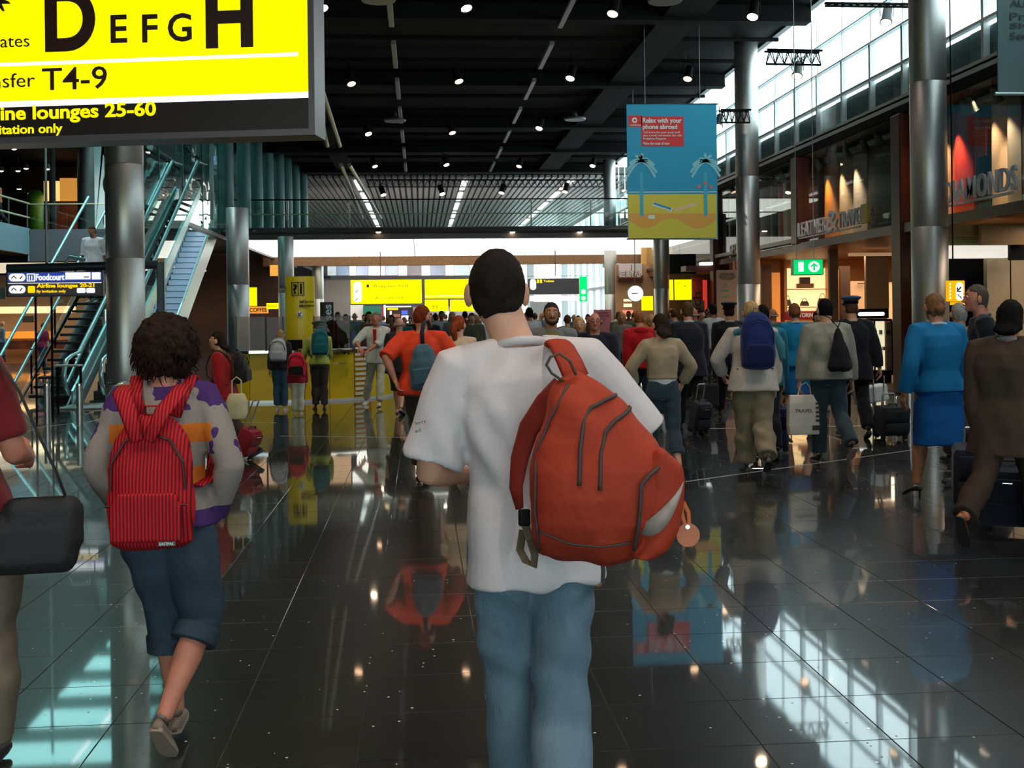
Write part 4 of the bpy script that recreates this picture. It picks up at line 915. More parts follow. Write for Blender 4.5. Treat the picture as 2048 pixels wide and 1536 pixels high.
# pink standing board
r, txt, patch, line, P = signbox('notice_board', 'pink standing board with small lettering left of the clock column', 1189, 1223, 619, 690, 33, mat('board_pink', srgb(214, 128, 138), .6), .05, tilt=R(6))
txt('GET MORE', 1197, 1216, 624, 628, mat('pink_ink', srgb(150, 80, 92), .6)); txt('DEPARTURES', 1194, 1219, 630, 634, mat('pink_ink')); txt('BUY', 1200, 1212, 637, 641, mat('pink_ink')); MB().box(.05, .1, .05, .5, -.6, 0).obj('foot', DGREY, r); MB().box(.0, .45, .0, .06, -.75, 0.01).obj('leg_panel', mat('board_pink'), r)
# bag shop interior, seen under the LEATHER&TRAVEL letters
YI = 33.0
iw(MB().box(9.1, 15, YI, YI + .15, 0, 3.08), 'cross_wall', mat('shop_tan', srgb(190, 128, 70), .5, var=.2, vscale=1.5)); iw(MB().box(9.3, 15, 20.8, YI, .0, .02), 'shop_floor', mat('shop_floor', srgb(120, 90, 60), .3))
SH = empty('shelf_unit', onY(1578, 640, YI - .1), label='glowing cream shelf wall with handbags in the leather shop', cat='shelf')
def sh(mb, name, m): return inp(mb.obj(name, m, SH), SH)
CRM = lit('lit_cream_shelf', (1, .74, .36), 1.1)
sh(pl(1575, 1660, 536, 622, YI - .1, .08), 'back_panel', CRM)
for y in (577, 613): sh(pl(1573, 1662, y, y + 2.5, YI - .45, .42), 'shelf', mat('shelf_tan', srgb(210, 150, 90), .5))
for x in (1571, 1661): sh(pl(x, x + 2.5, 520, 745, YI - .45, .4), 'side', mat('shelf_tan'))
HB = mat('bag_brown', srgb(70, 44, 26), .5)
def handbag(px, py, wpx, hpx, label, m=None, Y=YI - .3):
    p = onY(px, py, Y); s_ = FPX / Y; w2, h2 = wpx / s_ / 2, hpx / s_
    r = empty('handbag', p, label=label, cat='handbag', group='handbags on the lit shelves')
    MB().loft([[(-w2, -.06, 0), (w2, -.06, 0), (w2, .06, 0), (-w2, .06, 0)], [(-w2 * .96, -.05, h2 * .5), (w2 * .96, -.05, h2 * .5), (w2 * .96, .05, h2 * .5), (-w2 * .96, .05, h2 * .5)], [(-w2 * .7, -.02, h2), (w2 * .7, -.02, h2), (w2 * .7, .02, h2), (-w2 * .7, .02, h2)]]).obj('body', m or HB, r)
    MB().tube([(w2 * .55 * math.cos(R(t)), 0, h2 + h2 * .6 * math.sin(R(t))) for t in range(0, 181, 20)], .008, 6).obj('handle', m or HB, r)
handbag(1609, 612, 17, 10, 'small dark handbag in the middle of the lower lit shelf'); handbag(1576, 612, 12, 13, 'handbag at the left end of the lower lit shelf'); handbag(1645, 612, 20, 16, 'slouchy brown handbag at the right of the lower lit shelf')
r = empty('case', onY(1610, 576, YI - .3), label='small brown case standing on the upper lit shelf', cat='case'); p = onY(1610, 576, YI - .3); s_ = FPX / (YI - .3)
MB().box(-17 / s_, 17 / s_, -.08, .08, 0, 9 / s_, .01).obj('lower_box', mat('case_tan', srgb(150, 100, 50), .5), r); MB().box(-11 / s_, 10 / s_, -.06, .06, 9 / s_, 22 / s_, .01).obj('upper_box', HB, r)
r, txt, patch, line, P = signbox('shop_sign', 'dark red sign with pale letters under the lit shelves', 1568, 1642, 622, 640, 30.5, mat('sign_red', srgb(130, 16, 22), .4, emit=.15, ecol=srgb(130, 16, 22)), .06)
txt('VICTORINOX', 1583, 1640, 626, 635, WHITE, .02)
r = empty('counter', onY(1575, 690, 31), label='dark shop counter with glass front under the red sign', cat='counter'); inp(pl(1560, 1670, 643, 645.5, 30.6, .8).obj('top', mat('pale_top', srgb(160, 170, 176), .3), r), r); inp(pl(1562, 1668, 645.5, 730, 30.7, .6).obj('front', mat('brown_black', srgb(36, 26, 22), .4), r), r)
YJ = 26.5
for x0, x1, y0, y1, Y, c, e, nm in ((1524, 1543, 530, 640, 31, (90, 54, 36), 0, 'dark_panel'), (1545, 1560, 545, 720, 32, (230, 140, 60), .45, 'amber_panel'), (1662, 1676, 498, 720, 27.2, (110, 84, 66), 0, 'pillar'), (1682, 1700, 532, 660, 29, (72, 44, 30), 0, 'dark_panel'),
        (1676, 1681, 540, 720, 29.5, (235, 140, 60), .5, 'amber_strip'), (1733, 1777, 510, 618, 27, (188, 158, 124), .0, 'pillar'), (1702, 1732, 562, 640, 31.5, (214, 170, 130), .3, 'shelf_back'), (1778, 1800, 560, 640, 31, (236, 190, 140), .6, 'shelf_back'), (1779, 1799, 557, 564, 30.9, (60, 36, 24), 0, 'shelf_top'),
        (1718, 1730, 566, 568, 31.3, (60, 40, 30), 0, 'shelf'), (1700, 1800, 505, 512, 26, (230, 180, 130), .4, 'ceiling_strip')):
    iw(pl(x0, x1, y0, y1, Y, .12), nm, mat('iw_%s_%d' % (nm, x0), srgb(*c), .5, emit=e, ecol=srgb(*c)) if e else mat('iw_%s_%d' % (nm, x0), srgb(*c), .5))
r, txt, patch, line, P = signbox('light_box', 'black light box with a white glowing strip in the bag shop', 1712, 1778, 617, 637, 25.5, BLACK, .12); patch(1716, 1769, 624, 632, WLIT, 'glow_strip', .05)
for j, (x0, x1, lab) in enumerate(((1750, 1782, 'bright glass showcase of the bag shop beside the dark red pillar'), (1712, 1744, 'glass showcase of the bag shop behind the capped officer'))):
    p, q = onY(x0, 748, 24.8), onY(x1, 642, 24.8); r = empty('showcase', (p.x, 24.8, 0), label=lab, cat='showcase'); W_, H_ = q.x - p.x, q.z
    MB().box(0, W_, 0, .4, 0, .28, .01).obj('plinth', BLACK, r); MB().box(0, W_, .36, .4, .28, H_).obj('lit_back', lit('lit_warm_white', (1, .80, .55), 1.1) if j == 0 else mat('beige_back', srgb(150, 120, 90), .5), r)
    MB().box(0, W_, .0, .01, .28, H_).obj('pane', GLASS, r); MB().box(-.02, W_ + .02, -.02, .42, H_, H_ + .05, .01).obj('top', BLACK, r)
    for z in (.7, 1.05): MB().box(.01, W_ - .01, .02, .35, z, z + .01).obj('shelf', GLASS, r)
    for k in range(5): MB().box(.06 + .06 * k, .10 + .06 * k, .1, .2, .72 if k % 2 else 1.07, .80 if k % 2 else 1.17, .005).obj('item', STEELD, r)
    for x in (0, W_): MB().box(x - .015, x + .015, -.015, .02, .28, H_).obj('post', BLACK, r)
iw(pl(1784, 1800, 645, 750, 24.7, .3), 'black_pier', BLACK)
iw(MB().box(WX + .3, 14, 21.5, 21.6, 0, .6), 'low_wall', BLACK)
# diamonds shop interior
iw(pl(1896, 1962, 449, 472, 18.6, .1), 'soffit_panel', mat('olive_wood', srgb(128, 92, 44), .5)); iw(pl(1896, 1962, 472, 492, 18.8, .1), 'soffit_panel', mat('olive_green', srgb(84, 84, 30), .5)); iw(pl(1963, 2060, 446, 490, 18.2, .1), 'soffit_panel', mat('olive_wood'))
iw(pl(1880, 2022, 490, 516, 18.7, .3), 'lit_cove', lit('lit_cove', (1, .93, .82), .75)); iw(pl(1880, 1978, 516, 760, 19.6, .1), 'dark_opening', BLACK); iw(pl(2022, 2050, 470, 520, 18.4, .1), 'dark_panel', BLACK)  # dark_opening: black sheet painting the unlit depth of the shop
iw(pl(1977, 2022, 516, 800, 18.9, .12), 'stone_panel', BEIGE); iw(pl(2023, 2160, 516, 800, 18.9, .12), 'stone_panel', BEIGE)
iw(MB().box(WX, 15, 19.4, 19.8, 0, .25), 'kerb', BLACK)
area((11.5, 29, 2.95), (11.5, 29, 0), 160, 2.5, 4, (1, .74, .46)); area((10.6, 17, 2.95), (10.6, 17, 0), 50, 1.5, 2, (1, .8, .6)); area((11, 42, 2.95), (11, 42, 0), 130, 2.5, 4, (1, .72, .42)); area((-9, 56, 3.2), (-9, 50, 0), 60, 3, 2, (1, .6, .3))
area((2, 66, 7.6), (2, 66, 0), 1500, 10, 12, (1, .93, .85)); area((0, 57, 4.0), (0, 66, 2), 300, 8, 1, (1, .95, .9))
# ceiling spotlights --------------------------------------------------
LAMP = lit('lamp_glow', (1, .74, .50), 26.0); LAMPD = lit('lamp_glow_dim', (1, .62, .36), 5.0)
def canspot(px, py, z, bright, label, group='black theatre spotlights under the dark ceiling', to=None, col=BLACK, sz=1.25):
    p = onZ(px, py, z); r = empty('spotlight', p, label=label, cat='spotlight', group=group)
    tx, ty = (0.10 * (1 if px < 1000 else -1), -.14)
    a = V((0, 0, 0)); ax = (V((tx, ty, -.35))).normalized(); b = a - ax * .30 * sz
    MB().cyl(a, a - ax * .05, .105 * sz, .10 * sz, 16).cyl(a - ax * .05, b, .085 * sz, .075 * sz, 16).obj('housing', col, r, smooth='auto')
    MB().cyl(a + ax * .004, a - ax * .01, .088 * sz, .088 * sz, 16).obj('lens', LAMP if bright else LAMPD, r)
    q = a - ax * .15
    MB().tube([q + V((.11, 0, 0)) * sz, q + V((.12, 0, .2)) * sz, q + V((0, 0, .28)) * sz, q + V((-.12, 0, .2)) * sz, q + V((-.11, 0, 0)) * sz], .012, 6).obj('yoke', col, r)
    top = 8.35 if z > 7.4 else z + .6
    MB().cyl(q + V((0, 0, .26)), (q.x, q.y, top - z), .012, n=6).obj('stem', col, r)
    if bright == 2:
        l = spot(p + ax * .05, p + ax * 5, 150, (1, .72, .46), 70, .8, .08)
L_ = [(645, 17, 1, 'glowing spotlight right of the big yellow sign'), (933, 17, 1, 'brightest spotlight at the top centre'), (1505, 34, 1, 'glowing spotlight at the top left of the skylight'), (1140, 157, 1, 'glowing spotlight above and left of the banner'), (918, 163, 0, 'dim spotlight above the tall man, second row'),
      (1375, 158, 0, 'dim spotlight above the banner'), (737, 268, 1, 'glowing spotlight at left in the third row'), (1078, 257, 1, 'glowing spotlight right of the middle in the third row'), (905, 266, 0, 'dim spotlight in the middle of the third row'), (893, 330, 1, 'glowing spotlight over the bridge, above the tall man'),
      (1185, 332, 1, 'glowing spotlight over the bridge just left of the banner'), (1038, 333, 0, 'dim spotlight between the two glowing ones over the bridge'), (1225, 28, 0, 'dim double spotlight at the top right of centre'), (703, 168, 0, 'unlit spotlight right of the yellow sign corner'), (750, 333, 0, 'dim spotlight at left over the bridge')]
for px, py, b_, lab in L_: canspot(px, py, 7.7, b_, lab)
for Y_ in (-5.5, -.5, 4.5, 10.5, 18):
    for X_ in (-3.4, 1.2, 5.8): spot((X_, Y_, 7.9), (X_ * .9, Y_ + 1.0, 0), 400, (1, .84, .70), 95, .6, .12)  # added warm fill from overhead, no fixtures hang here
for Y_ in (26, 34): spot((6.2, Y_, 7.9), (6.6, Y_, 0), 420, (1, .82, .66), 80, .6, .12)  # added fill for the right-hand walkers, again without fixtures
for px, py, b_, lab in ((767, 390, 0, 'truss spotlight farthest left'), (885, 388, 1, 'glowing truss spotlight above the tall man'), (1003, 386, 0, 'unlit truss spotlight in the middle'), (1130, 384, 0, 'truss spotlight at the right'), (1249, 382, 0, 'small unlit truss spotlight behind the banner edge')):
    canspot(px, py, 7.25, b_, lab, 'spotlights on the far truss', sz=1.5)
for px, py, z, lab in ((1772, 45, 7.6, 'black spotlight against the bright skylight'), (1594, 152, 7.2, 'spotlight at the end of the short truss'), (1437, 253, 6.9, 'spotlight right of the banner')): canspot(px, py, z, 0, lab, 'spotlights beside the skylight', col=DGREY)
for i, (px, py, Y) in enumerate(((94, 337, 44), (52, 336, 50), (36, 341, 52), (28, 297, 47), (38, 377, 56), (297, 303, 44), (2, 341, 50))):
    p = onY(px, py, Y); r = empty('downlight', p, label=['bright downlight beside the thin pole at upper left', 'downlight left of the green post', 'small orange downlight at upper left', 'downlight just under the yellow sign at left', 'low downlight above the gallery rail', 'downlight right of the near left column', 'downlight at the left edge'][i], cat='downlight', group='downlights of the upper food court')
    MB().lathe([(.10, .16), (.13, .0), (.10, -.02)], n=14).obj('housing', DGREY, r); MB().lathe([(.095, -.025), (.06, -.05)], n=14).obj('lens', LAMP, r); MB().cyl((0, 0, .1), (0, 0, 1.6), .01, n=5).obj('stem', DGREY, r)
for px in (757, 1025, 1160): 
    p = onY(px, 463, 42.05); r = empty('downlight', p, label={757: 'small warm lamp on the bridge face, left', 1025: 'small warm lamp on the bridge face above the tall man', 1160: 'small warm lamp on the bridge face, right'}[px], cat='downlight', group='small lamps on the bridge face')
    MB().lathe([(.09, -.02), (.07, -.05)], n=12).obj('lens', LAMP, r); MB().lathe([(.05, .06), (.10, .0), (.10, -.02)], n=12).obj('housing', STEELD, r)
# ================================================================== people
SKIN = [mat('skin_fair', srgb(206, 150, 122), .5, var=.06, vscale=20), mat('skin_tan', srgb(178, 118, 86), .5, var=.06, vscale=20), mat('skin_brown', srgb(120, 76, 54), .5, var=.06, vscale=20), mat('skin_ruddy', srgb(196, 124, 100), .5, var=.06, vscale=20)]
def hairm(r, g, b): return mat('hair_%d_%d_%d' % (r, g, b), srgb(r, g, b), .75, var=.35, vscale=40, bump=.35, bscale=120, vstretch=(1, 1, .3), spec=.12)
EYEW = mat('eye_white', (.7, .7, .68), .3); EYED = mat('eye_dark', (.02, .015, .01), .2); LIP = mat('lip', srgb(150, 80, 74), .5)

def rotx(a): return Matrix.Rotation(a, 3, 'X')
class Person: pass

def person(label, px, s, H=1.72, yaw=0.0, female=False, bw=1.0, legs=((14, 6), (-14, 26)), arms=(None, None), lean=3.0, side=0.0, head=(0, 0), neckx=0.0,
           top=None, bottom=None, hair=None, shoes=None, skin=0, voxel=.014, hands=True, face=False, group=None, pos=None, z0=0.0, feet=None, legx=(0, 0), name='person', cat='person'):
    P = Person(); h = H; voxel = voxel if voxel < .0105 else voxel * 1.18
    if pos is None: pos = foot(px, s)
    P.root = r = empty(name, (pos[0], pos[1], z0), rz=R(yaw) - TH * 0, label=label, cat=cat, group=group)
    P.M = Matrix.Translation((pos[0], pos[1], z0)) @ Matrix.Rotation(R(yaw), 4, 'Z'); P.h = h
    hw = .050 if female else .048
    heel = .055 if shoes and shoes.get('kind') == 'heel' else 0.0
    J = {}
    rel = []
    for i, sg in enumerate((-1, 1)):                    # left, right
        f, k = legs[i]; f, k = R(f), R(k); lx = legx[i]; lx = lx if isinstance(lx, tuple) else (lx, lx)
        d1 = V((lx[0], math.sin(f), -math.cos(f))).normalized(); d2 = V((lx[1], math.sin(f - k), -math.cos(f - k))).normalized()
        hp = V((sg * hw * h, 0, 0)); kn = hp + d1 * .245 * h; an = kn + d2 * .238 * h; rel.append((hp, kn, an))
    fp = feet or (None, None); pit = []
    for i in (0, 1):
        if fp[i] is not None: pit.append(R(fp[i]))
        else: pit.append(R(max(0, legs[i][1] - legs[i][0] - 6)) * .8 if legs[i][0] < 0 else R(-4 if legs[i][0] > 8 else 0))
    low = []
    for i in (0, 1): low.append(-rel[i][2].z + .042 * h + heel + max(0, math.sin(pit[i])) * .10 * h)
    hz = max(low); P.hz = hz
    hip = V((0, 0, hz)); J['hip'] = hip
    B = rotx(-R(lean)) @ Matrix.Identity(3); B = Matrix.Rotation(R(side), 3, 'Y') @ B; P.B = B
    def tp(x, y, z): return hip + B @ V((x * h, y * h, z * h))     # torso point, z above hip in body heights
    P.tp = tp
    shw = (.094 if female else .108) * bw
    # limbs
    sh = [tp(-shw, -.004, .282), tp(shw, -.004, .282)]; el = []; wr_ = []; hd_ = []
    for i, sg in enumerate((-1, 1)):
        a = arms[i]
        if a is None: a = dict(w=(sg * .135, .03 * (1 if i else -1) + .01, -.055))
        if 'W' in a: wt = V(a['W'])                      # absolute in person's frame (metres)
        else: wt = tp(*a['w'])
        pole = V(a.get('pole', (sg * .5, -1, -.1))); l1, l2 = .172 * h, .150 * h
        d = wt - sh[i]; L = d.length
        if L > (l1 + l2) * .995: wt = sh[i] + d * ((l1 + l2) * .995 / L); d = wt - sh[i]; L = d.length
        t = d / L; x = (l1 * l1 - l2 * l2 + L * L) / (2 * L); y = math.sqrt(max(0, l1 * l1 - x * x))
        pp = pole - t * pole.dot(t); pp = pp.normalized() if pp.length > 1e-6 else V((0, -1, 0))
        e = sh[i] + t * x + pp * y; el.append(e); wr_.append(wt)
    P.sh, P.el, P.wr = sh, el, wr_
    nb = tp(0, -.008, .312) ; hy, hpit = R(head[0]), R(head[1])
    hc = tp(neckx, .016, .408); hc.z = max(hc.z, 0)
    HB_ = Matrix.Rotation(hy, 3, 'Z') @ rotx(-hpit); P.hc = hc; P.HB = HB_
    hs = 1.0 if h > 1.3 else 1.18
    hr = (.0425 * h * hs, .054 * h * hs, .063 * h * hs)
    def hpnt(x, y, z): return hc + HB_ @ V((x * h * hs, y * h * hs, z * h * hs))
    P.hp = hpnt
    wf = 1.0 if not female else .97
    TR = [(-.055, .060, .055), (-.02, .090 if not female else .097, .068), (.03, .090 if not female else .094, .066), (.09, .080 if not female else .072, .058), (.15, .088 if not female else .078, .062), (.21, .100 if not female else .086, .068), (.26, .100 if not female else .087, .060), (.292, .066, .046), (.315, .036, .036)]
    def torso(off, z0_, z1_, loose=0.0, flat=True, hemx=0.0, topr=None, n=24, sup=2.5, yb=0.0):
        rings = []; zs = [z0_] + [q[0] for q in TR if z0_ + .008 < q[0] < z1_ - .008] + [z1_]
        for z in zs:
            a = b = None
            for q0, q1 in zip(TR[:-1], TR[1:]):
                if q0[0] <= z <= q1[0]: t = (z - q0[0]) / (q1[0] - q0[0]); a = q0[1] + (q1[1] - q0[1]) * t; b = q0[2] + (q1[2] - q0[2]) * t
            if a is None: a, b = (TR[0][1:] if z < TR[0][0] else TR[-1][1:])
            if z < -.03: a, b = .093, .066
            k = loose * max(0, (.26 - z) / .26); mn = .086 * min(1, loose * 8 + .0)
            a = max(a, mn) if z < .2 else a
            ra = (a * bw) * h + off + k * h * .25 + (hemx if z == z0_ else 0); rb = b * (1 + (bw - 1) * 1.3) * h + off + k * h * .22
            e = 2 / sup; ring = []
            for j in range(n):
                c_, s_ = math.cos(2 * PI * j / n), math.sin(2 * PI * j / n)
                x = math.copysign(abs(c_) ** e, c_) * ra / h; y = math.copysign(abs(s_) ** e, s_) * rb / h - .004 - (.006 if .1 < z < .28 else 0) + yb
                ring.append(tp(x, y, z))
            rings.append(ring)
        return rings
    def arm(mb, i, t0, t1, off, flare=0.0, dome=False):
        """sleeve or bare arm between t0 and t1 (0 shoulder, .5 elbow, 1 wrist)"""
        prof = [(0, .036), (.12, .035), (.3, .030), (.46, .0255), (.5, .025), (.6, .0265), (.75, .0225), (.92, .0165), (1, .0158)]
        inn = sh[i] + B @ V((-(-1, 1)[i] * .03 * h, 0, .0))
        f = lambda t: sh[i].lerp(el[i], t / .5) if t <= .5 else el[i].lerp(wr_[i], (t - .5) / .5)
        pts, rr = [], []
        if t0 <= 0: pts.append(inn); rr.append(.034 * h * bw ** .5 + off)
        for t in sorted({t0, t1} | {q[0] for q in prof if t0 < q[0] < t1}):
            for q0, q1 in zip(prof[:-1], prof[1:]):
                if q0[0] <= t <= q1[0]: rad = q0[1] + (q1[1] - q0[1]) * (t - q0[0]) / (q1[0] - q0[0])
            pts.append(f(t)); rr.append(rad * h * wf * bw ** .5 + off + flare * t / max(t1, .01))
        mb.tube(pts, rr, 14, dome=dome)
    def leg(mb, i, t1, off, flare=0.0, t0=0.0, thick=1.0):
        hp, kn, an = (hip + q for q in rel[i])
        prof = [(0, .054), (.15, .053), (.35, .044), (.5, .034), (.56, .034), (.68, .036), (.85, .026), (1, .021)]
        pts, rr = [], []
        for t in sorted({t0, t1} | {q[0] for q in prof if t0 < q[0] < t1}):
            for q0, q1 in zip(prof[:-1], prof[1:]):
                if q0[0] <= t <= q1[0]: rad = q0[1] + (q1[1] - q0[1]) * (t - q0[0]) / (q1[0] - q0[0])
            p = hp.lerp(kn, t / .5) if t <= .5 else kn.lerp(an, (t - .5) / .5)
            # full thigh starts a little inside the pelvis
            pts.append(p); k = max(0, (t - .4) / .6)
            rr.append((rad * h * thick * bw ** .5 + off + flare * k))
        mb.tube(pts, rr, 16)
    P.leg_pts = [tuple(hip + q for q in rel[i]) for i in (0, 1)]
    # --- body
    mb = MB()
    mb.loft(torso(-.004, -.055, .315))
    mb.tube([tp(0, -.008, .28), tp(neckx * .5, .0, .335), hpnt(0, -.012, -.02)], [.040 * h, .0335 * h * wf, .036 * h * wf], 14)
    for i in (0, 1):
        arm(mb, i, 0, 1, 0, dome=True); leg(mb, i, 1, -.002)
    mb.ell(hc, *hr, rot=HB_)
    mb.tube([hpnt(0, .012, -.02), hpnt(0, .026, -.045), hpnt(0, .038, -.054)], [(.036 * h * hs, .034 * h * hs), (.030 * h * hs, .028 * h * hs), (.018 * h * hs, .016 * h * hs)], 12, ref=HB_ @ V((1, 0, 0)), dome=True)
    if face or voxel < .012: mb.tube([hpnt(0, .050, .012), hpnt(0, .060, -.012), hpnt(0, .066, -.020)], [.004 * h, .007 * h, .0085 * h], 8, dome=True)
    ex = MB()
    for sg in (-1, 1):
        ex.ell(hpnt(sg * .0468, -.004, -.008), .0065 * h * hs, .014 * h * hs, .020 * h * hs, 8, 6, rot=HB_ @ Matrix.Rotation(sg * -.35, 3, 'Z'))
        i = 0 if sg < 0 else 1
        hp, kn, an = P.leg_pts[i]
        if not (shoes and shoes.get('kind') == 'boot'):   # bare foot core inside the shoe
            pass
    if hands:
        for i, sg in enumerate((-1, 1)):
            a = arms[i] or {}; d = (wr_[i] - el[i]).normalized()
            if 'hd' in a: d = V(a['hd']).normalized()
            nrm = V(a.get('palm', (-sg, 0, 0))); nrm = (nrm - d * nrm.dot(d)).normalized(); th = V(a.get('thumb', (0, 1, 0.1))); th = th - d * th.dot(d) - nrm * th.dot(nrm)
            th = th.normalized() if th.length > 1e-4 else nrm.cross(d).normalized()
            curl = a.get('curl', 26); L = .105 * h; w0 = wr_[i] - d * .01 * h
            ex.tube([w0, w0 + d * L * .2, w0 + d * L * .42, w0 + d * L * .56], [(.017 * h, .013 * h), (.021 * h, .0115 * h), (.0245 * h, .0105 * h), (.0235 * h, .009 * h)], 10, ref=th)
            for f, (o, ln) in enumerate(((.0175, .44), (.006, .49), (-.006, .455), (-.0172, .36))):
                p = w0 + d * L * .50 + th * o * h; dd = d.copy(); pts = [p]; k = curl * (1 + .12 * f)
                for sgm in (.42, .33, .25):
                    c_ = math.cos(R(k)); s_ = math.sin(R(k)); dd = (dd * c_ + nrm * s_ - (0 * dd)).normalized(); pts.append(pts[-1] + dd * L * ln * sgm * 1.05); 
                    q = nrm.cross(th); nrm2 = None
                    # turn the curl direction with the finger
                    dd, nr_ = dd, nrm
                ex.tube(pts, [.0054 * h, .0052 * h, .0047 * h, .0036 * h], 6, dome=True)
            p = w0 + d * L * .18 + th * .016 * h; t1_ = (d * .62 + th * .72 + nrm * .3).normalized(); t2_ = (d * .9 + th * .25 + nrm * .4).normalized()
            ex.tube([p, p + t1_ * L * .24, p + t1_ * L * .24 + t2_ * L * .2, p + t1_ * L * .24 + t2_ * L * .34], [.0085 * h, .0068 * h, .0060 * h, .0044 * h], 6, dome=True)
    P.body = blob('body', mb, SKIN[skin], r, voxel=max(voxel, .0105) * 1.12, smooth=2, extra=ex)
    if face:
        for sg in (-1, 1):
            c = hpnt(sg * .018, .0475, .006)
            e_ = MB().ell(c, .0075 * h, .006 * h, .0052 * h, 8, 6, rot=HB_).obj('eye', EYEW, r, smooth=True)
            MB().ell(c + HB_ @ V((0, .0045 * h, 0)), .0036 * h, .003 * h, .0036 * h, 8, 6, rot=HB_).obj('iris', EYED, e_, smooth=True)
            MB().tube([hpnt(sg * .008, .052, .019), hpnt(sg * .018, .051, .022), hpnt(sg * .028, .045, .018)], [.0018 * h, .0026 * h, .0014 * h], 6).obj('eyebrow', hair['mat'] if hair else EYED, r)
        MB().tube([hpnt(-.013, .054, -.036), hpnt(0, .0585, -.0345), hpnt(.013, .054, -.036)], [.0015 * h, .0036 * h, .0015 * h], 6).obj('mouth', LIP, r)
    # --- garments
    def folds(amp, fz=9.0, fx=26.0, ph=0.0):
        if amp <= 0: return None
        def f(co, no):
            x, y, z = co[:, 0], co[:, 1], co[:, 2]
            w_ = np.sin(fx * x + 3 * np.sin(fz * z + ph) + ph) * .5 + np.sin(fz * 2.2 * z + 4 * np.sin(9 * x + ph) + 7 * y) * .35 + np.sin(fx * 1.7 * (x + .3 * z) + fz * 3 * y) * .25
            return co + no * (amp * w_)[:, None]
        return f
    P.folds = folds
    if top:
        mb = MB(); o = top.get('off', .014); z0_ = top.get('hem', -.03)
        mb.loft(torso(o, z0_, .312, loose=top.get('loose', .08), hemx=top.get('hemx', 0)))
        for i in (0, 1):
            sl = top.get('sleeve', .96); sl = sl[i] if isinstance(sl, (tuple, list)) else sl
            if sl > 0: arm(mb, i, 0, sl, o * .9, flare=top.get('flare', .006))
        for zz in (0, 1):   # shoulder slope
            mb.tube([tp((-1, 1)[zz] * .03, -.006, .300), sh[zz] + B @ V((0, 0, -.0))], [.022 * h + o, .029 * h + o], 12)
        if top.get('collar'):
            mb.tube([tp(.046 * math.cos(t), -.006 + .044 * math.sin(t), .318) for t in np.linspace(0, 2 * PI, 13)[:-1]] + [tp(.046, -.006, .318)], .010 * h * .8, 8, cap=True)
        P.top = blob(top.get('name', 'shirt'), mb, top['mat'], r, voxel=top.get('voxel', voxel), smooth=top.get('smooth', 2), post=top['post'] if top.get('post') else folds(top.get('fold', .004 if voxel < .02 else .002), ph=px * .1), label=top.get('label'))
        if top.get('neck'):
            nk = MB()
            nk.tube([tp((.036 + o * .45 / h) * math.cos(t), -.004 + (.036 + o * .45 / h) * math.sin(t), .314 - .008 * math.sin(t)) for t in np.linspace(0, 2 * PI, 17)], .0075 * h, 8)
            nk.obj('collar', top['neck'], r, smooth=True)
    if bottom:
        kind = bottom.get('kind', 'trousers'); o = bottom.get('off', .012); mb = MB(); wz = bottom.get('waist', .06)
        if kind == 'skirt':
            L_ = bottom.get('len', .24); wd_ = bottom.get('wide', 1.0); rings = torso(o, -.03, wz)[::-1]; rings = rings[::-1]
            lo = []
            for q in (1.0, .6, .3):
                z = -L_ * q; yy = [rel[i][1].y * min(1, (L_ * q) / .245) for i in (0, 1)]; cy = (yy[0] + yy[1]) / 2; hy_ = abs(yy[0] - yy[1]) / 2
                ra, rb = (.092 + .002 * q) * h * wd_ + o, .058 * h + o + hy_ * .8; ring = []
                for j in range(24):
                    c_, s_ = math.cos(2 * PI * j / 24), math.sin(2 * PI * j / 24); ring.append(hip + V((math.copysign(abs(c_) ** .8, c_) * ra, cy + math.copysign(abs(s_) ** .8, s_) * rb, z * h)))
                lo.append(ring)
            mb.loft(lo + rings)
        else:
            mb.loft(torso(o * .8, -.055, wz, n=24)); t1 = bottom.get('len', .97)
            t1 = t1 if isinstance(t1, (tuple, list)) else (t1, t1)
            for i in (0, 1): leg(mb, i, t1[i], o, bottom.get('flare', .018), thick=bottom.get('thick', 1.0))
            for i in (0, 1): mb.tube([hip + V(((-1, 1)[i] * .035 * h, 0, .01 * h)), P.leg_pts[i][0].lerp(P.leg_pts[i][1], .25)], [.058 * h + o, .052 * h + o], 12)
        P.bottom = blob(bottom.get('name', kind), mb, bottom['mat'], r, voxel=bottom.get('voxel', voxel), post=bottom['post'] if bottom.get('post') else folds(bottom.get('fold', .005 if voxel < .02 else .002), fz=16, fx=14, ph=px * .2), label=bottom.get('label'))
        for i in (0, 1):
            if bottom.get('cuff'):
                hp, kn, an = P.leg_pts[i]; t1_ = t1[i]; c = kn.lerp(an, (t1_ - .5) / .5); d = (an - kn).normalized(); rad = .036 * h + o + bottom.get('flare', .018) * (t1_ - .4) / .6 + .004
                MB().tube([c - d * .05, c - d * .045, c + d * .012, c + d * .015], [rad - .006, rad, rad, rad - .006], 16).obj('cuff', bottom['mat'], r, smooth='auto')
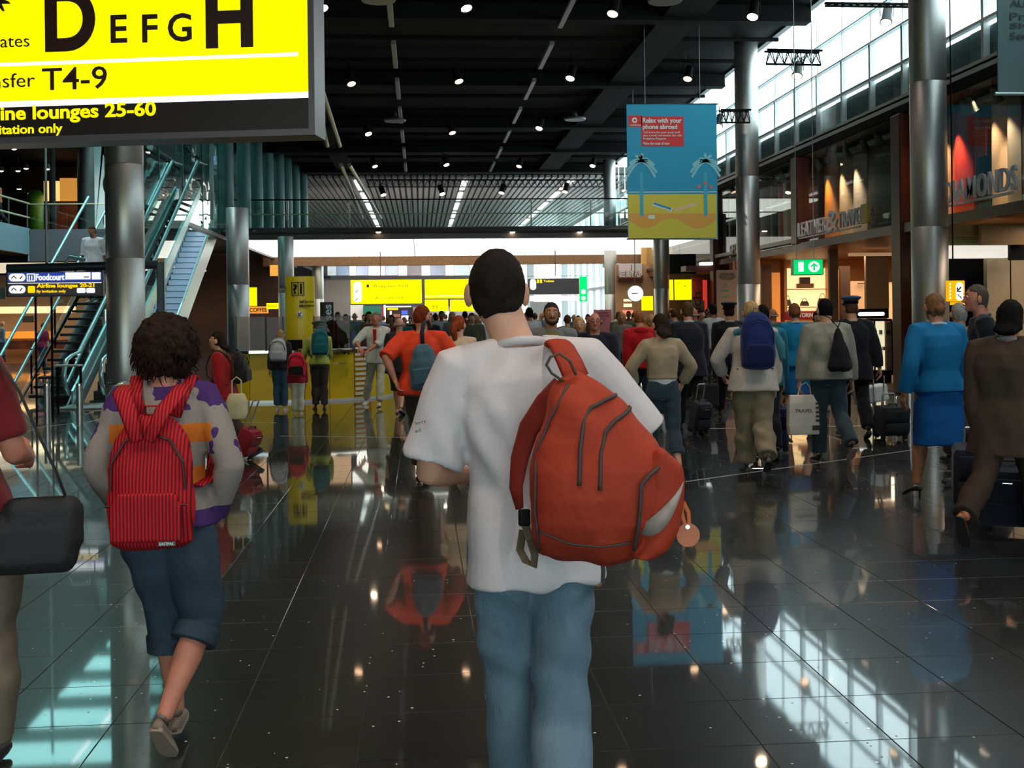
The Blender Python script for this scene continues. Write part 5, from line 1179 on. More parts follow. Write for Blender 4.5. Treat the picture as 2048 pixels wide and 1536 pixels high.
    # --- shoes
    if shoes:
        for i in (0, 1):
            hp, kn, an = P.leg_pts[i]; p = pit[i]; c_, s_ = math.cos(p), math.sin(p); L = .150 * h; kd = shoes.get('kind', 'shoe')
            fx = V((1, 0, 0)); turn = (-1, 1)[i] * .10; M_ = Matrix.Rotation(-turn, 3, 'Z') @ rotx(-p)
            def F(x, y, z): return an + M_ @ V((x, y * L, z))
            zb = -.042 * h - (heel if kd == 'heel' else 0)
            ft = MB()
            w1 = .0235 * h
            if kd == 'heel':
                ft.tube([F(0, -.22, -.030), F(0, .0, -.036), F(0, .35, -.070), F(0, .62, zb + .012), F(0, .74, zb + .010)], [(.020, .020), (.026, .020), (.032, .015), (.034, .012), (.016, .008)], 10, ref=M_ @ fx, dome=True)
                o_ = ft.obj('shoe', shoes['mat'], r, smooth=True)
                MB().tube([F(0, -.20, -.040), F(0, -.22, zb + .002)], [.010, .005], 6).obj('heel', shoes['mat'], o_)
            else:
                hgt = .028 if kd != 'flip' else .012
                prof = [(-.26, .012, .020), (-.22, .024, .034), (-.05, .027, .040), (.15, .030, .036), (.40, .036, .026), (.60, .034, .019), (.72, .018, .010)]
                rings = []
                for y, wd, ht in prof:
                    wd *= h / 1.7; ht *= h / 1.7; rings.append([F(wd * math.cos(t), y, zb + .008 + ht * max(-.2, math.sin(t)) * (1.25 if kd != 'flip' else .3) + (.004)) for t in np.linspace(0, 2 * PI, 15)[:-1]])
                o_ = MB().loft(rings).obj('shoe', shoes['mat'], r, smooth=True)
                if kd not in ('bare',):
                    sl = [(F(wd * 1.06 * sg * h / 1.7, y, 0)) for sg, seq in ((1, prof), (-1, prof[::-1])) for y, wd, _ in seq]
                    up = M_ @ V((0, 0, 1))
                    MB().loft([[q + up * (zb + .000) for q in sl], [q + up * (zb + .014) for q in sl]]).obj('sole', shoes.get('sole', RUBBER), o_)
                if kd != 'flip' : MB().tube([F(0, -.02, .02), F(0, -.03, -.01)], [(.026 * h / 1.7, .030 * h / 1.7)] * 2, 10).obj('shoe_collar', shoes['mat'], o_, smooth=True) if shoes.get('collar', True) else None
                if kd == 'flip': ex2 = MB().tube([F(0, -.2, -.035), F(0, .1, -.03), F(0, .5, zb + .02)], [(.022, .02), (.03, .016), (.034, .010)], 8, ref=M_ @ fx, dome=True).obj('foot', SKIN[skin], o_, smooth=True)
    # --- hair
    if hair:
        kd = hair['kind']; m_ = hair['mat']; k = h * hs; vx = min(voxel, .012)
        mb = MB(); cut = hair.get('cut', .000)
        ax, ay, az = hr
        mb.ell(hpnt(0, -.007, .006), ax * 1.07 + .004, ay * 1.01 + .003, az * .98 + .003, 18, 12, rot=HB_)
        if kd in ('short', 'crew', 'long', 'pony', 'bun', 'curly', 'bob'):
            mb.tube([hpnt(0, -.030, .0), hpnt(0, -.040, -.028), hpnt(0, -.034, -.050 if kd != 'crew' else -.036)], [(.041 * k, .024 * k), (.037 * k, .018 * k), (.030 * k, .012 * k)], 12, ref=HB_ @ V((1, 0, 0)), dome=True)
        if kd in ('long', 'bob'):
            L_ = hair.get('len', .16); t_ = [hpnt(0, -.03, .02), hpnt(0, -.046, -.04), tp(neckx, -.062, .408 - .06 - L_ * .45), tp(neckx, -.068, .408 - .06 - L_)]
            mb.tube(t_, [(.050 * k, .030 * k), (.052 * k, .026 * k), (.050 * k, .020 * k), (.026 * k, .010 * k)], 12, ref=HB_ @ V((1, 0, 0)), dome=True)
        if kd == 'pony':
            mb.tube([hpnt(0, -.052, .014), hpnt(0, -.085, .0), hpnt(0, -.088, -.05), hpnt(.005, -.075, -.10), hpnt(.0, -.070, -.14)], [.016 * k, .024 * k, .026 * k, .020 * k, .006 * k], 10)
        if kd == 'bun': mb.ell(hpnt(0, -.062, -.012), .028 * k, .020 * k, .024 * k, 10, 8, rot=HB_)
        if kd == 'curly':
            rr_ = np.random.RandomState(3); big = hair.get('big', 1.0)
            for _ in range(hair.get('n', 240)):
                u, v_ = rr_.uniform(0, 2 * PI), math.acos(rr_.uniform(-.85, 1))
                d = V((math.sin(v_) * math.cos(u), math.sin(v_) * math.sin(u), math.cos(v_)))
                if d.y > .35 and d.z < .35: continue
                c = hpnt(0, -.010, -.004) + HB_ @ V((d.x * .062 * k * big, d.y * .066 * k * big, d.z * .072 * k * big)); q = rr_.uniform(*hair.get('q', (.010, .017))) * k
                mb.ell(c, q, q, q * .8, 7, 5)
            if hair.get('strands'):
                st = MB()
                for _ in range(420):
                    u, v_ = rr_.uniform(0, 2 * PI), math.acos(rr_.uniform(-.8, 1)); d = V((math.sin(v_) * math.cos(u), math.sin(v_) * math.sin(u), math.cos(v_)))
                    if d.y > .35 and d.z < .35: continue
                    c = hpnt(0, -.010, -.004) + HB_ @ V((d.x * .066 * k * big, d.y * .070 * k * big, d.z * .077 * k * big)); dd = HB_ @ d; t1 = dd.cross(V((rr_.uniform(-1, 1), rr_.uniform(-1, 1), rr_.uniform(-1, 1)))).normalized(); t2 = dd.cross(t1); ph_ = rr_.uniform(0, 6); ra_ = rr_.uniform(.005, .010)
                    pts = [c - dd * .012 + dd * (.006 * q_) + t1 * ra_ * math.cos(ph_ + q_ * 1.15) + t2 * ra_ * math.sin(ph_ + q_ * 1.15) + V((0, 0, -.0012 * q_ * q_)) for q_ in range(6)]
                    st.tube(pts, [.0026, .0028, .0026, .0024, .002, .001], 4)
                st.obj('hair_curls', m_, r, smooth=True, kind='stuff')
            mb.ell(hpnt(0, -.014, -.006), .058 * k * big, .058 * k * big, .068 * k * big, 14, 10)
        if kd == 'fringe': pass
        cz = hair.get('front', .012)
        def post(co, no, hc=hc.copy(), HI=np.array(HB_.inverted()), k=k, kd=kd):
            q = (co - np.array(hc)) @ HI.T / k
            # keep the face and ears free of hair: push those points inside the skull
            msk = (q[:, 1] > (.004 if kd not in ('long', 'bob') else .012)) & (q[:, 2] < (.030 + 0 * q[:, 1])) & (q[:, 2] > -.09)
            if kd == 'curly': msk = msk & (q[:, 1] > .03)
            c = q.copy(); f = np.where(msk, .80, 1.0)[:, None]
            wv = np.sin(co[:, 0] * 160 + 2 * np.sin(co[:, 2] * 40)) * np.sin(co[:, 2] * 90 + co[:, 1] * 120)
            out = (c * f) @ HI * k + np.array(hc); amp = .0015 if kd in ('crew', 'bald') else .003
            return out + no * (wv * amp)[:, None]
        if kd == 'bald':
            mb = MB(); mb.tube([hpnt(-.043, .0, -.010), hpnt(-.038, -.030, -.014), hpnt(0, -.050, -.016), hpnt(.038, -.030, -.014), hpnt(.043, .0, -.010)], [(.006 * k, .020 * k)] * 5, 10, ref=HB_ @ V((0, 0, 1)) , dome=True)
            mb.obj('hair', m_, r, smooth=True)
        else:
            P.hair = blob('hair', mb, m_, r, voxel=vx if kd != 'curly' else vx * .6, smooth=2 if kd != 'curly' else 1, post=post)
        if hair.get('beard'):
            MB().tube([hpnt(-.036, .018, -.030), hpnt(-.026, .040, -.050), hpnt(0, .050, -.058), hpnt(.026, .040, -.050), hpnt(.036, .018, -.030)], [(.006 * k, .008 * k), (.009 * k, .014 * k), (.012 * k, .016 * k), (.009 * k, .014 * k), (.006 * k, .008 * k)], 8, ref=(0, 0, 1), dome=True).tube([hpnt(-.016, .053, -.026), hpnt(0, .060, -.025), hpnt(.016, .053, -.026)], .0035 * k, 6, dome=True).obj('beard', m_, r, smooth=True)
    return P

def cap_hat(P, col, band=BLACK, s=1.0):
    """peaked uniform cap resting on the head"""
    k = P.h * s; c = P.hp(0, -.004, .030); HB_ = P.HB
    prof = [(.050, .0), (.050, .022), (.058, .030), (.072, .042), (.070, .050), (.045, .058), (.01, .060)]
    rings = [[c + HB_ @ V((r_ * k * math.cos(2 * PI * j / 24), r_ * 1.12 * k * math.sin(2 * PI * j / 24), z * k)) for j in range(24)] for r_, z in prof]
    o = MB().loft(rings).obj('cap', col, P.root, smooth='auto')
    MB().loft([[c + HB_ @ V((.0512 * k * math.cos(2 * PI * j / 24), .0575 * k * math.sin(2 * PI * j / 24), z * k)) for j in range(24)] for z in (.001, .020)]).obj('band', band, o, smooth=True)
    vis = [(x * .05, .045 + .034 * math.cos(x * 1.3)) for x in np.linspace(-1, 1, 9)]
    poly = [(x, y) for x, y in vis] + [(x * .048, .040) for x in np.linspace(1, -1, 9)]
    MB().loft([[c + HB_ @ V((x * k, y * k, -.002 * k - (y - .04) * k * .35)) for x, y in poly], [c + HB_ @ V((x * k, y * k, .002 * k - (y - .04) * k * .35)) for x, y in poly]]).obj('visor', band, o)

def local_thing(P, name, label, cat, loc, rot=None, group=None):
    """a carried thing: top-level, placed in the frame of the person who carries it"""
    M_ = P.M @ Matrix.Translation(loc)
    if rot: M_ = M_ @ Matrix.Rotation(R(rot[2]), 4, 'Z') @ Matrix.Rotation(R(rot[0]), 4, 'X') @ Matrix.Rotation(R(rot[1]), 4, 'Y')
    e = empty(name, label=label, cat=cat, group=group); e.matrix_basis = M_; return e

def backpack(P, label, W, H, D, m, loc=None, rot=(0, 0, 0), m2=None, strapm=None, pocket=True, top_taper=.7, voxel=.012, straps=(1, 1), trim=None, low_band=None, fold=.004):
    """loc = bottom centre of the bag's front face (the side on the back); bag hangs towards -y"""
    h = P.h; o = .014
    if loc is None:
        b = P.tp(0, -.085, .08); loc = (b.x, b.y - o, b.z)
    r = local_thing(P, 'backpack', label, 'backpack', loc, rot)
    def ring(z, w, d, y0=0): 
        n = 24; rg = []
        for j in range(n):
            c_, s_ = math.cos(2 * PI * j / n), math.sin(2 * PI * j / n)
            rg.append((math.copysign(abs(c_) ** .7, c_) * w / 2, -d / 2 + y0 + math.copysign(abs(s_) ** .7, s_) * d / 2, z))
        return rg
    rings = [ring(0, W * .72, D * .7), ring(H * .05, W * .95, D * .95), ring(H * .3, W, D), ring(H * .6, W * .97, D * .92), ring(H * .82, W * (top_taper + .12), D * .7), ring(H * .94, W * (top_taper - .12), D * .5), ring(H, W * (top_taper - .4), D * .25)]
    blob('bag', MB().loft(rings), m, r, voxel=voxel, smooth=4, post=P.folds(fold, 14, 18, W * 50))
    if pocket:
        pr = [(x_ * .40 * W, H * .08 + z_ * H * .36) for x_, z_ in ((-1, 0), (1, 0), (1, .7), (.8, 1), (-.8, 1), (-1, .7))]
        blob('front_pocket', MB().prism(pr, -.035, 'y', -D * .92), m2 or m, r, voxel=voxel, smooth=4)
    tr = trim or strapm or m
    MB().tube([(-W * .42, -D * .80, H * .45), (-W * .40, -D * .86, H * .66), (-W * .25, -D * .78, H * .82), (0, -D * .72, H * .87), (W * .25, -D * .78, H * .82), (W * .40, -D * .86, H * .66), (W * .42, -D * .80, H * .45)], .006, 6).obj('zip', tr, r)
    MB().tube([(-.03, -D * .2, H * .97), (-.025, -D * .22, H * 1.06), (.025, -D * .22, H * 1.06), (.03, -D * .2, H * .97)], [(.012, .004)] * 4, 6, ref=(0, 1, 0)).obj('grab_handle', strapm or m, r)
    inv = r.matrix_basis.inverted() @ P.M
    for i, sg in enumerate((-1, 1)):
        if not straps[i]: continue
        sx = .058
        pts = [P.tp(sg * .035, -.078, .235), P.tp(sg * .050, -.066, .283), P.tp(sg * .060, -.010, .325), P.tp(sg * .064, .050, .29), P.tp(sg * .074, .078, .22), P.tp(sg * .094, .066, .15), P.tp(sg * .102, .0, .10), P.tp(sg * .085, -.070, .085)]
        pts = [inv @ (p + (p - P.tp(0, 0, .2)).normalized() * .016) for p in pts]
        MB().tube(pts, [(.026 * h / 1.7, .006)] * len(pts), 8, ref=inv.to_3x3() @ V((1, 0, 0))).obj('strap', strapm or m, r, smooth=True)
    return r

def trolley(label, pos, W, H, D, yaw, m, tilt=20, handle=.5, name='suitcase', cat='suitcase', hm=None, group=None):
    e = empty(name, label=label, cat=cat, group=group); e.matrix_basis = Matrix.Translation(pos) @ Matrix.Rotation(R(yaw), 4, 'Z') @ Matrix.Rotation(R(tilt), 4, 'X')
    MB().box(-W / 2, W / 2, -D / 2, D / 2, .05, H, .035).obj('shell', m, e, smooth='auto')
    MB().box(-W * .42, W * .42, -D / 2 - .03, -D / 2, .09, H * .52, .02).box(-W * .40, W * .40, -D / 2 - .022, -D / 2, H * .58, H * .92, .015).obj('front_pocket', m, e, smooth='auto')
    for x in (-W * .38, W * .38):
        MB().cyl((x - .015, D * .3, .035), (x + .015, D * .3, .035), .035, n=14).obj('wheel', RUBBER, e, smooth='auto')
        MB().box(x - .03, x + .03, -D * .35, -D * .2, .0, .06, .008).obj('foot', RUBBER, e)
    MB().tube([(-W * .22, D * .42, H * .3), (-W * .22, D * .42, H + handle), (-W * .20, D * .42, H + handle + .02), (W * .20, D * .42, H + handle + .02), (W * .22, D * .42, H + handle), (W * .22, D * .42, H * .3)], .009, 8).obj('pull_handle', hm or STEEL, e)
    MB().tube([(-.06, 0, H - .005), (-.05, 0, H + .03), (.05, 0, H + .03), (.06, 0, H - .005)], .009, 6).obj('carry_handle', RUBBER, e)
    MB().box(-.035, .035, -D / 2 - .036, -D / 2 - .02, H * .86, H * .89, .003).obj('badge', CHROME, e)
    return e
def shoe(r, g, b): return mat('shoe_%d_%d_%d' % (r, g, b), srgb(r, g, b), .45)
BSH = dict(mat=shoe(24, 22, 22), kind='shoe'); WSH = dict(mat=shoe(190, 186, 180), kind='shoe', sole=mat('sole_white', (.6, .6, .58), .6))
HBR, HBK, HBL, HRD, HGY, HDB = hairm(40, 26, 18), hairm(16, 13, 12), hairm(176, 140, 92), hairm(140, 62, 30), hairm(150, 148, 144), hairm(84, 60, 40)

# --- the man in the white T-shirt, seen from behind ----------------------
JEAN = mat('jeans_light', srgb(102, 124, 138), .85, var=.22, vscale=5, bump=.5, bscale=260, vstretch=(1, 1, .35), spec=.2)
TSH = mat('tshirt_white', srgb(206, 196, 196), .9, var=.03, vscale=6, bump=.25, bscale=300, spec=.15)
def tee(co, no):
    x, y, z = co[:, 0], co[:, 1], co[:, 2]; g = np.clip((1.42 - z) / .25, 0, 1)
    w_ = np.sin(46 * x + 3.2 * np.sin(4.5 * z + 1) + 5 * z) * .45 + np.sin(27 * x - 7 * z + 2) * .4
    d1 = np.sin(60 * (x + .17 + .55 * (z - 1.2))) * np.exp(-((x + .15) / .10) ** 2 - ((z - 1.22) / .13) ** 2) + np.sin(60 * (x - .15 - .5 * (z - 1.2))) * np.exp(-((x - .16) / .10) ** 2 - ((z - 1.24) / .12) ** 2)
    lo_ = np.sin(34 * x + 2 * np.sin(9 * z)) * np.clip((1.0 - z) / .2, 0, 1)
    return co + no * (.009 * w_ * g + .010 * d1 + .006 * lo_)[:, None]
def jean(co, no):
    x, y, z = co[:, 0], co[:, 1], co[:, 2]
    w_ = np.sin(26 * z + 22 * x + 2 * np.sin(11 * z)) * .5 * np.exp(-((z - .55) / .22) ** 2) + np.sin(36 * x + 4 * np.sin(5 * z)) * .45 + np.sin(44 * z - 30 * np.abs(x)) * np.exp(-((z - .80) / .08) ** 2) * .8
    return co + no * (.010 * w_)[:, None]
A = person('tall man from behind in white T-shirt and pale jeans, crew cut, mid-frame', 1074, 680, 1.80, yaw=3, legs=((9, 4), (-9, 16)), legx=(.05, -.05), lean=2, side=-3.0, neckx=-.030, head=(-3, -2),
           arms=(dict(W=(-.15, .25, 1.10), pole=(-.42, -.1, -1), hd=(.2, 1, .1), palm=(.6, 0, -1)), dict(W=(.17, .22, 1.24), pole=(.75, -.2, -.8), hd=(-.6, .2, .8), curl=60)), bw=.97,
           top=dict(mat=TSH, sleeve=(.45, .46), off=.017, loose=.045, hem=-.070, flare=.030, voxel=.009, fold=.0075, neck=TSH, name='t_shirt', smooth=6, post=tee), bottom=dict(mat=JEAN, off=.014, flare=.026, len=1.0, voxel=.010, fold=.006, thick=.98, waist=.03, name='jeans', post=jean),
           hair=dict(kind='crew', mat=hairm(30, 22, 18)), shoes=WSH, skin=0, voxel=.009)
q_ = at(829, 852, 712)
for bdy, dz, w_ in (('ferry', .0, .032), ('ed', -.020, .016)): text(bdy, q_ + V((.003, 0, dz)), w_, .011, SIGNB, A.root, '-Y', .001, .01, name='print', roll=.25)

# his rust-red rucksack, slung over the right shoulder
RUST = mat('pack_rust', srgb(156, 52, 30), .7, var=.16, vscale=7, bump=.35, bscale=40, spec=.25)
RUSTD = mat('pack_rust_dark', srgb(120, 36, 26), .75, var=.15, bump=.2, spec=.2)
PIPE = mat('pack_piping', srgb(62, 52, 50), .7); OLIVE = mat('webbing_olive', srgb(78, 68, 48), .8); MESHG = mat('mesh_grey', srgb(150, 136, 128), .8, var=.15, vscale=60)
SB_ = 735.0
def bp(px, py, dy=0.0): q = at(px, py, SB_); return V((q.x, q.y + dy, q.z))
org = bp(1180, 1120); org.z = bp(1180, 1120).z
K = empty('backpack', org, label='rust-red rucksack slung on the right shoulder of the man in white', cat='backpack')
def kl(v): return v - org
prof = [(1120, 1186, 30, .05), (1113, 1180, 78, .10), (1098, 1176, 104, .15), (1070, 1178, 118, .19), (1030, 1184, 132, .215), (980, 1187, 138, .225), (930, 1188, 134, .22), (880, 1184, 118, .20), (840, 1178, 98, .175), (800, 1166, 74, .14), (768, 1154, 48, .10), (748, 1148, 24, .06), (738, 1146, 12, .03)]
def kring(py, cx, hw_, dep, n=28):
    c = bp(cx, py); ring = []
    for j in range(n):
        c_, s_ = math.cos(2 * PI * j / n), math.sin(2 * PI * j / n)
        ring.append(kl(c + RT * (math.copysign(abs(c_) ** .78, c_) * hw_ / SB_) + V((0, 1, 0)) * (-dep * .42 + math.copysign(abs(s_) ** .8, s_) * dep / 2)))
    return ring
def ksurf(px, py):
    """a point on the bag's near face"""
    for (a, ca, ha, da), (b, cb, hb, db) in zip(prof[:-1], prof[1:]):
        if a >= py >= b: t = (a - py) / (a - b); break
    else: t, (a, ca, ha, da), (b, cb, hb, db) = (0, prof[0], prof[1]) if py > 1120 else (1, prof[-2], prof[-1])
    cx, hw_, dep = ca + (cb - ca) * t, ha + (hb - ha) * t, da + (db - da) * t
    u = max(-1, min(1, (px - cx) / hw_)); c_ = abs(u) ** (1 / .78); s_ = math.sqrt(max(0, 1 - c_ * c_)) ** .8
    c = bp(cx, py); return kl(c + RT * (u * hw_ / SB_) + V((0, -dep * .42 - s_ * dep / 2, 0)))
def kfold(co, no):
    x, z = co[:, 0], co[:, 2]; w_ = np.sin(30 * x + 9 * z + 2 * np.sin(14 * z)) * .75 + np.sin(55 * x - 22 * z) * .25 + np.sin(24 * z + 3 * np.sin(20 * x)) * .4
    return co + no * (.0055 * w_)[:, None]
blob('bag', MB().loft([kring(*q) for q in prof]), RUST, K, voxel=.007, smooth=4, post=kfold)
# bulging side pocket with grey mesh
mb = MB(); pk = [(886, 1296, 12), (902, 1298, 30), (920, 1298, 46), (950, 1296, 52), (1000, 1294, 54), (1040, 1290, 52), (1075, 1278, 42), (1098, 1262, 26)]
rings = []
for py, cx, hw_ in pk:
    c = bp(cx, py); rings.append([kl(c + RT * (math.cos(2 * PI * j / 20) * hw_ / SB_) + V((0, -.10 + .085 * math.sin(2 * PI * j / 20), 0))) for j in range(20)])
blob('side_pocket', mb.loft(rings), RUST, K, voxel=.007, smooth=4, post=kfold)
def kpipe(pts, r_=.0045, nm='piping', m_=PIPE, off=.004):
    MB().tube([ksurf(x, y) + V((0, -off, 0)) for x, y in pts], r_, 6).obj(nm, m_, K, smooth=True)
def dens(p, n=5): 
    o = []
    for a, b in zip(p[:-1], p[1:]): o += [(a[0] + (b[0] - a[0]) * t / n, a[1] + (b[1] - a[1]) * t / n) for t in range(n)]
    return o + [p[-1]]
kpipe(dens([(1138, 950), (1142, 880), (1152, 830), (1166, 808), (1200, 792), (1222, 786)]), .0055)
kpipe(dens([(1176, 958), (1180, 890), (1192, 850), (1210, 832), (1245, 812), (1268, 808)]), .0055)
kpipe(dens([(1245, 1075), (1250, 1010), (1253, 950), (1270, 930), (1300, 912)]), .0055, off=.012)
kpipe(dens([(1070, 1085), (1058, 1000), (1062, 900), (1090, 830), (1128, 765)]), .004)
kpipe(dens([(1062, 1040), (1120, 1062), (1180, 1068), (1240, 1060)]), .003)
mk = []
for t in np.linspace(0, 1, 9):
    x = 1258 + 84 * t; y = 1010 + 26 * (1 - t) - 60 * t * t; hh = 20 * math.sin(PI * min(1, t * .8 + .15))
    dy = -.112 - .085 * math.sqrt(max(0, 1 - ((x - 1294) / 54) ** 2)); mk.append([kl(bp(x, y + hh, dy)), kl(bp(x, y - hh, dy)), kl(bp(x, y - hh, dy + .01)), kl(bp(x, y + hh, dy + .01))])
MB().loft(mk).obj('mesh_pocket', MESHG, K, smooth=True)
# shoulder strap up and over, second strap hanging at the left, loops and buckles
A_sh = lambda x, y, z: kl((A.M @ V((x, y, z))))
MB().tube([kl(bp(1150, 752, -.02)), kl(bp(1140, 722, .02)), kl(bp(1130, 694, .075)), kl(bp(1126, 684, .13)), kl(bp(1128, 690, .20)), kl(bp(1136, 740, .27))], [(.036, .007), (.036, .007), (.035, .007), (.034, .007), (.033, .007), (.033, .007)], 8, ref=RT).obj('strap', RUST, K, smooth=True)
MB().tube([kl(bp(x, y, d)) for x, y, d in ((1118, 770, -.03), (1088, 810, .0), (1058, 860, .02), (1040, 920, .02), (1032, 975, .0), (1038, 1015, -.02))], [(.030, .008), (.036, .010), (.036, .010), (.032, .009), (.024, .007), (.014, .005)], 8, ref=(.7, -.7, 0)).obj('strap', RUSTD, K, smooth=True)
MB().box(-.016, .016, -.008, .008, -.022, .022, .004).obj('buckle', BLACK, K).location = kl(bp(1046, 1030, -.04))
MB().tube([kl(bp(x, y, d)) for x, y, d in ((1048, 1044, -.04), (1056, 1070, -.06), (1066, 1100, -.05), (1064, 1126, -.05), (1050, 1118, -.03), (1040, 1100, .0), (1046, 1060, .0))], [(.011, .002)] * 7, 6, ref=(1, 0, 0)).obj('webbing', OLIVE, K)
MB().tube([kl(bp(x, y, -.06)) for x, y in ((1146, 748), (1134, 720), (1114, 706), (1096, 712), (1088, 728), (1098, 744), (1124, 762))], [(.010, .004)] * 7, 6, ref=(0, 1, 0)).obj('grab_loop', OLIVE, K, smooth=True)
MB().tube([kl(bp(x, y, -.03)) for x, y in ((1200, 1112), (1203, 1135), (1202, 1160))], [(.006, .002)] * 3, 6, ref=(1, 0, 0)).obj('webbing', PIPE, K)
MB().tube([kl(bp(x, y, -.10)) for x, y in ((1322, 900), (1342, 925), (1350, 960), (1347, 985))], .008, 8).obj('cord', BLACK, K, smooth=True)
tgm = mat('tag_leather', srgb(190, 110, 74), .55, var=.08); TG = empty('luggage_tag', bp(1359, 1056, -.10), label='round tan leather tag hanging from the rust-red rucksack', cat='tag')
MB().cyl((0, -.003, 0), (0, .003, 0), .031, n=32).obj('disc', tgm, TG, smooth='auto')
MB().tube([(-.012, 0, .088), (-.016, 0, .06), (-.008, 0, .028), (.004, 0, .028), (.002, 0, .06), (-.012, 0, .088)], [(.0055, .0015)] * 6, 6, ref=(1, 0, 0)).obj('loop', mat('tag_orange', srgb(196, 96, 30), .5), TG)
MB().cyl((-.002, -.006, .022), (-.002, .0, .022), .006, n=10).obj('rivet', CHROME, TG)

# --- curly-haired walker with the red striped backpack -------------------
def sweater():
    m = mat('sweater_grey', srgb(140, 128, 122), .9, bump=.4, bscale=200, spec=.1); nt = m.node_tree; b = nt.nodes['Principled BSDF']
    tc = nt.nodes.new('ShaderNodeTexCoord'); s = nt.nodes.new('ShaderNodeSeparateXYZ'); nt.links.new(tc.outputs['Object'], s.inputs[0])
    def op(o, a, v):
        n = nt.nodes.new('ShaderNodeMath'); n.operation = o; nt.links.new(a, n.inputs[0])
        if isinstance(v, (int, float)): n.inputs[1].default_value = v
        else: nt.links.new(v, n.inputs[1])
        return n.outputs[0]
    def band(a, lo, hi): return op('MULTIPLY', op('GREATER_THAN', a, lo), op('LESS_THAN', a, hi))
    Z = s.outputs[2]; X = op('ABSOLUTE', s.outputs[0], 0)
    body = op('LESS_THAN', X, .185); o1 = op('MULTIPLY', op('MAXIMUM', band(Z, 1.145, 1.215), band(Z, .99, 1.055)), body)
    n = nt.nodes.new('ShaderNodeTexNoise'); n.inputs['Scale'].default_value = 9; nt.links.new(tc.outputs['Object'], n.inputs[0])
    pu = op('MAXIMUM', op('MULTIPLY', op('GREATER_THAN', op('ADD', Z, op('MULTIPLY', n.outputs[0], .12)), 1.33), op('GREATER_THAN', n.outputs[0], .53)), op('MULTIPLY', band(Z, 1.1, 1.31), op('MULTIPLY', op('GREATER_THAN', X, .175), op('GREATER_THAN', n.outputs[0], .58))))
    pu = op('MAXIMUM', pu, op('LESS_THAN', Z, .90))
    def mix(fac, a, c):
        x = nt.nodes.new('ShaderNodeMix'); x.data_type = 'RGBA'; nt.links.new(fac, x.inputs[0])
        if isinstance(a, tuple): x.inputs[6].default_value = (*a, 1)
        else: nt.links.new(a, x.inputs[6])
        x.inputs[7].default_value = (*c, 1); return x.outputs[2]
    c = mix(o1, srgb(150, 138, 130), srgb(214, 116, 42)); c = mix(pu, c, srgb(78, 50, 104)); nt.links.new(c, b.inputs['Base Color']); return m
DEN = mat('denim_dark', srgb(52, 64, 76), .85, var=.3, vscale=7, bump=.5, bscale=200, spec=.2)
Bp = person('curly-haired walker in grey and orange striped sweater and rolled-up jeans', 336, 540, 1.57, yaw=0, female=True, bw=.98, legs=((7, 5), (-4, 26)), legx=((.20, .06), (.15, -.30)), lean=4, head=(-6, 2), feet=(0, 42),
            arms=(dict(W=(-.150, .06, .86), pole=(-.8, -.7, 0), hd=(.35, .5, -.9)), dict(W=(.175, .06, .85), pole=(.8, -.7, 0), hd=(-.35, .4, -.9))),
            top=dict(mat=sweater(), sleeve=.97, off=.017, loose=.06, hem=-.02, flare=.004, voxel=.010, fold=.005, name='sweater'), bottom=dict(mat=DEN, len=(.66, .60), off=.024, flare=.008, thick=.98, cuff=True, voxel=.011, fold=.007, name='jeans'),
            hair=dict(kind='curly', mat=hairm(40, 24, 17), big=1.10, n=560, q=(.0075, .0135), strands=True), shoes=dict(mat=shoe(120, 100, 88), kind='shoe', sole=mat('sole_tan', srgb(150, 130, 112), .7)), skin=3, voxel=.010)
def striped():
    m = mat('pack_red_stripe', srgb(170, 18, 28), .75, bump=.2, spec=.25); nt = m.node_tree; b = nt.nodes['Principled BSDF']; tc = nt.nodes.new('ShaderNodeTexCoord')
    wv = nt.nodes.new('ShaderNodeTexWave'); wv.bands_direction = 'X'; wv.inputs['Scale'].default_value = 26; wv.inputs['Distortion'].default_value = .4; nt.links.new(tc.outputs['Object'], wv.inputs[0])
    cr = nt.nodes.new('ShaderNodeValToRGB'); cr.color_ramp.elements[0].color = (*srgb(104, 14, 22), 1); cr.color_ramp.elements[1].color = (*srgb(196, 24, 36), 1); cr.color_ramp.elements[0].position = .3; cr.color_ramp.elements[1].position = .5
    nt.links.new(wv.outputs[0], cr.inputs[0]); nt.links.new(cr.outputs[0], b.inputs['Base Color']); return m
RS = striped(); b_ = Bp.tp(0, -.085, -.03)
r = backpack(Bp, 'red pinstriped backpack worn by the curly-haired walker', .305, .475, .15, RS, loc=(0.0, b_.y - .012, 1.6 - (1086 - 630) / 560 + .0), strapm=RS, voxel=.009, top_taper=.72, trim=mat('zip_dark_red', srgb(70, 10, 14), .6))
Ls = lambda px, py: V(((px - 336) / 560, -.16, 1.6 - (py - 630) / 560 - (1.6 - (1086 - 630) / 560)))
for x0, x1 in ((318, 276), (340, 388)):
    MB().tube([Ls(x0, 868) + V((0, .02, 0)), Ls((x0 + x1) / 2, 812) + V((0, .06, 0)), Ls(x1, 776) + V((0, .12, 0)), Ls(x1, 766) + V((0, .19, 0))], [(.022, .006), (.030, .007), (.032, .007), (.032, .007)], 8, ref=(1, 0, 0)).obj('strap', RS, r, smooth=True)
MB().tube([(-.14, -.150, .165), (0, -.168, .17), (.14, -.150, .165)], .005, 6).obj('zip', mat('zip_dark_red'), r)
MB().box(.045, .105, -.178, -.172, .028, .044).obj('patch', SIGNB, r)
p_ = r.matrix_basis @ V((.050, -.180, .031)); text('EASTPAK', p_, .05, .010, WHITE, r, '-Y', .001, .01)

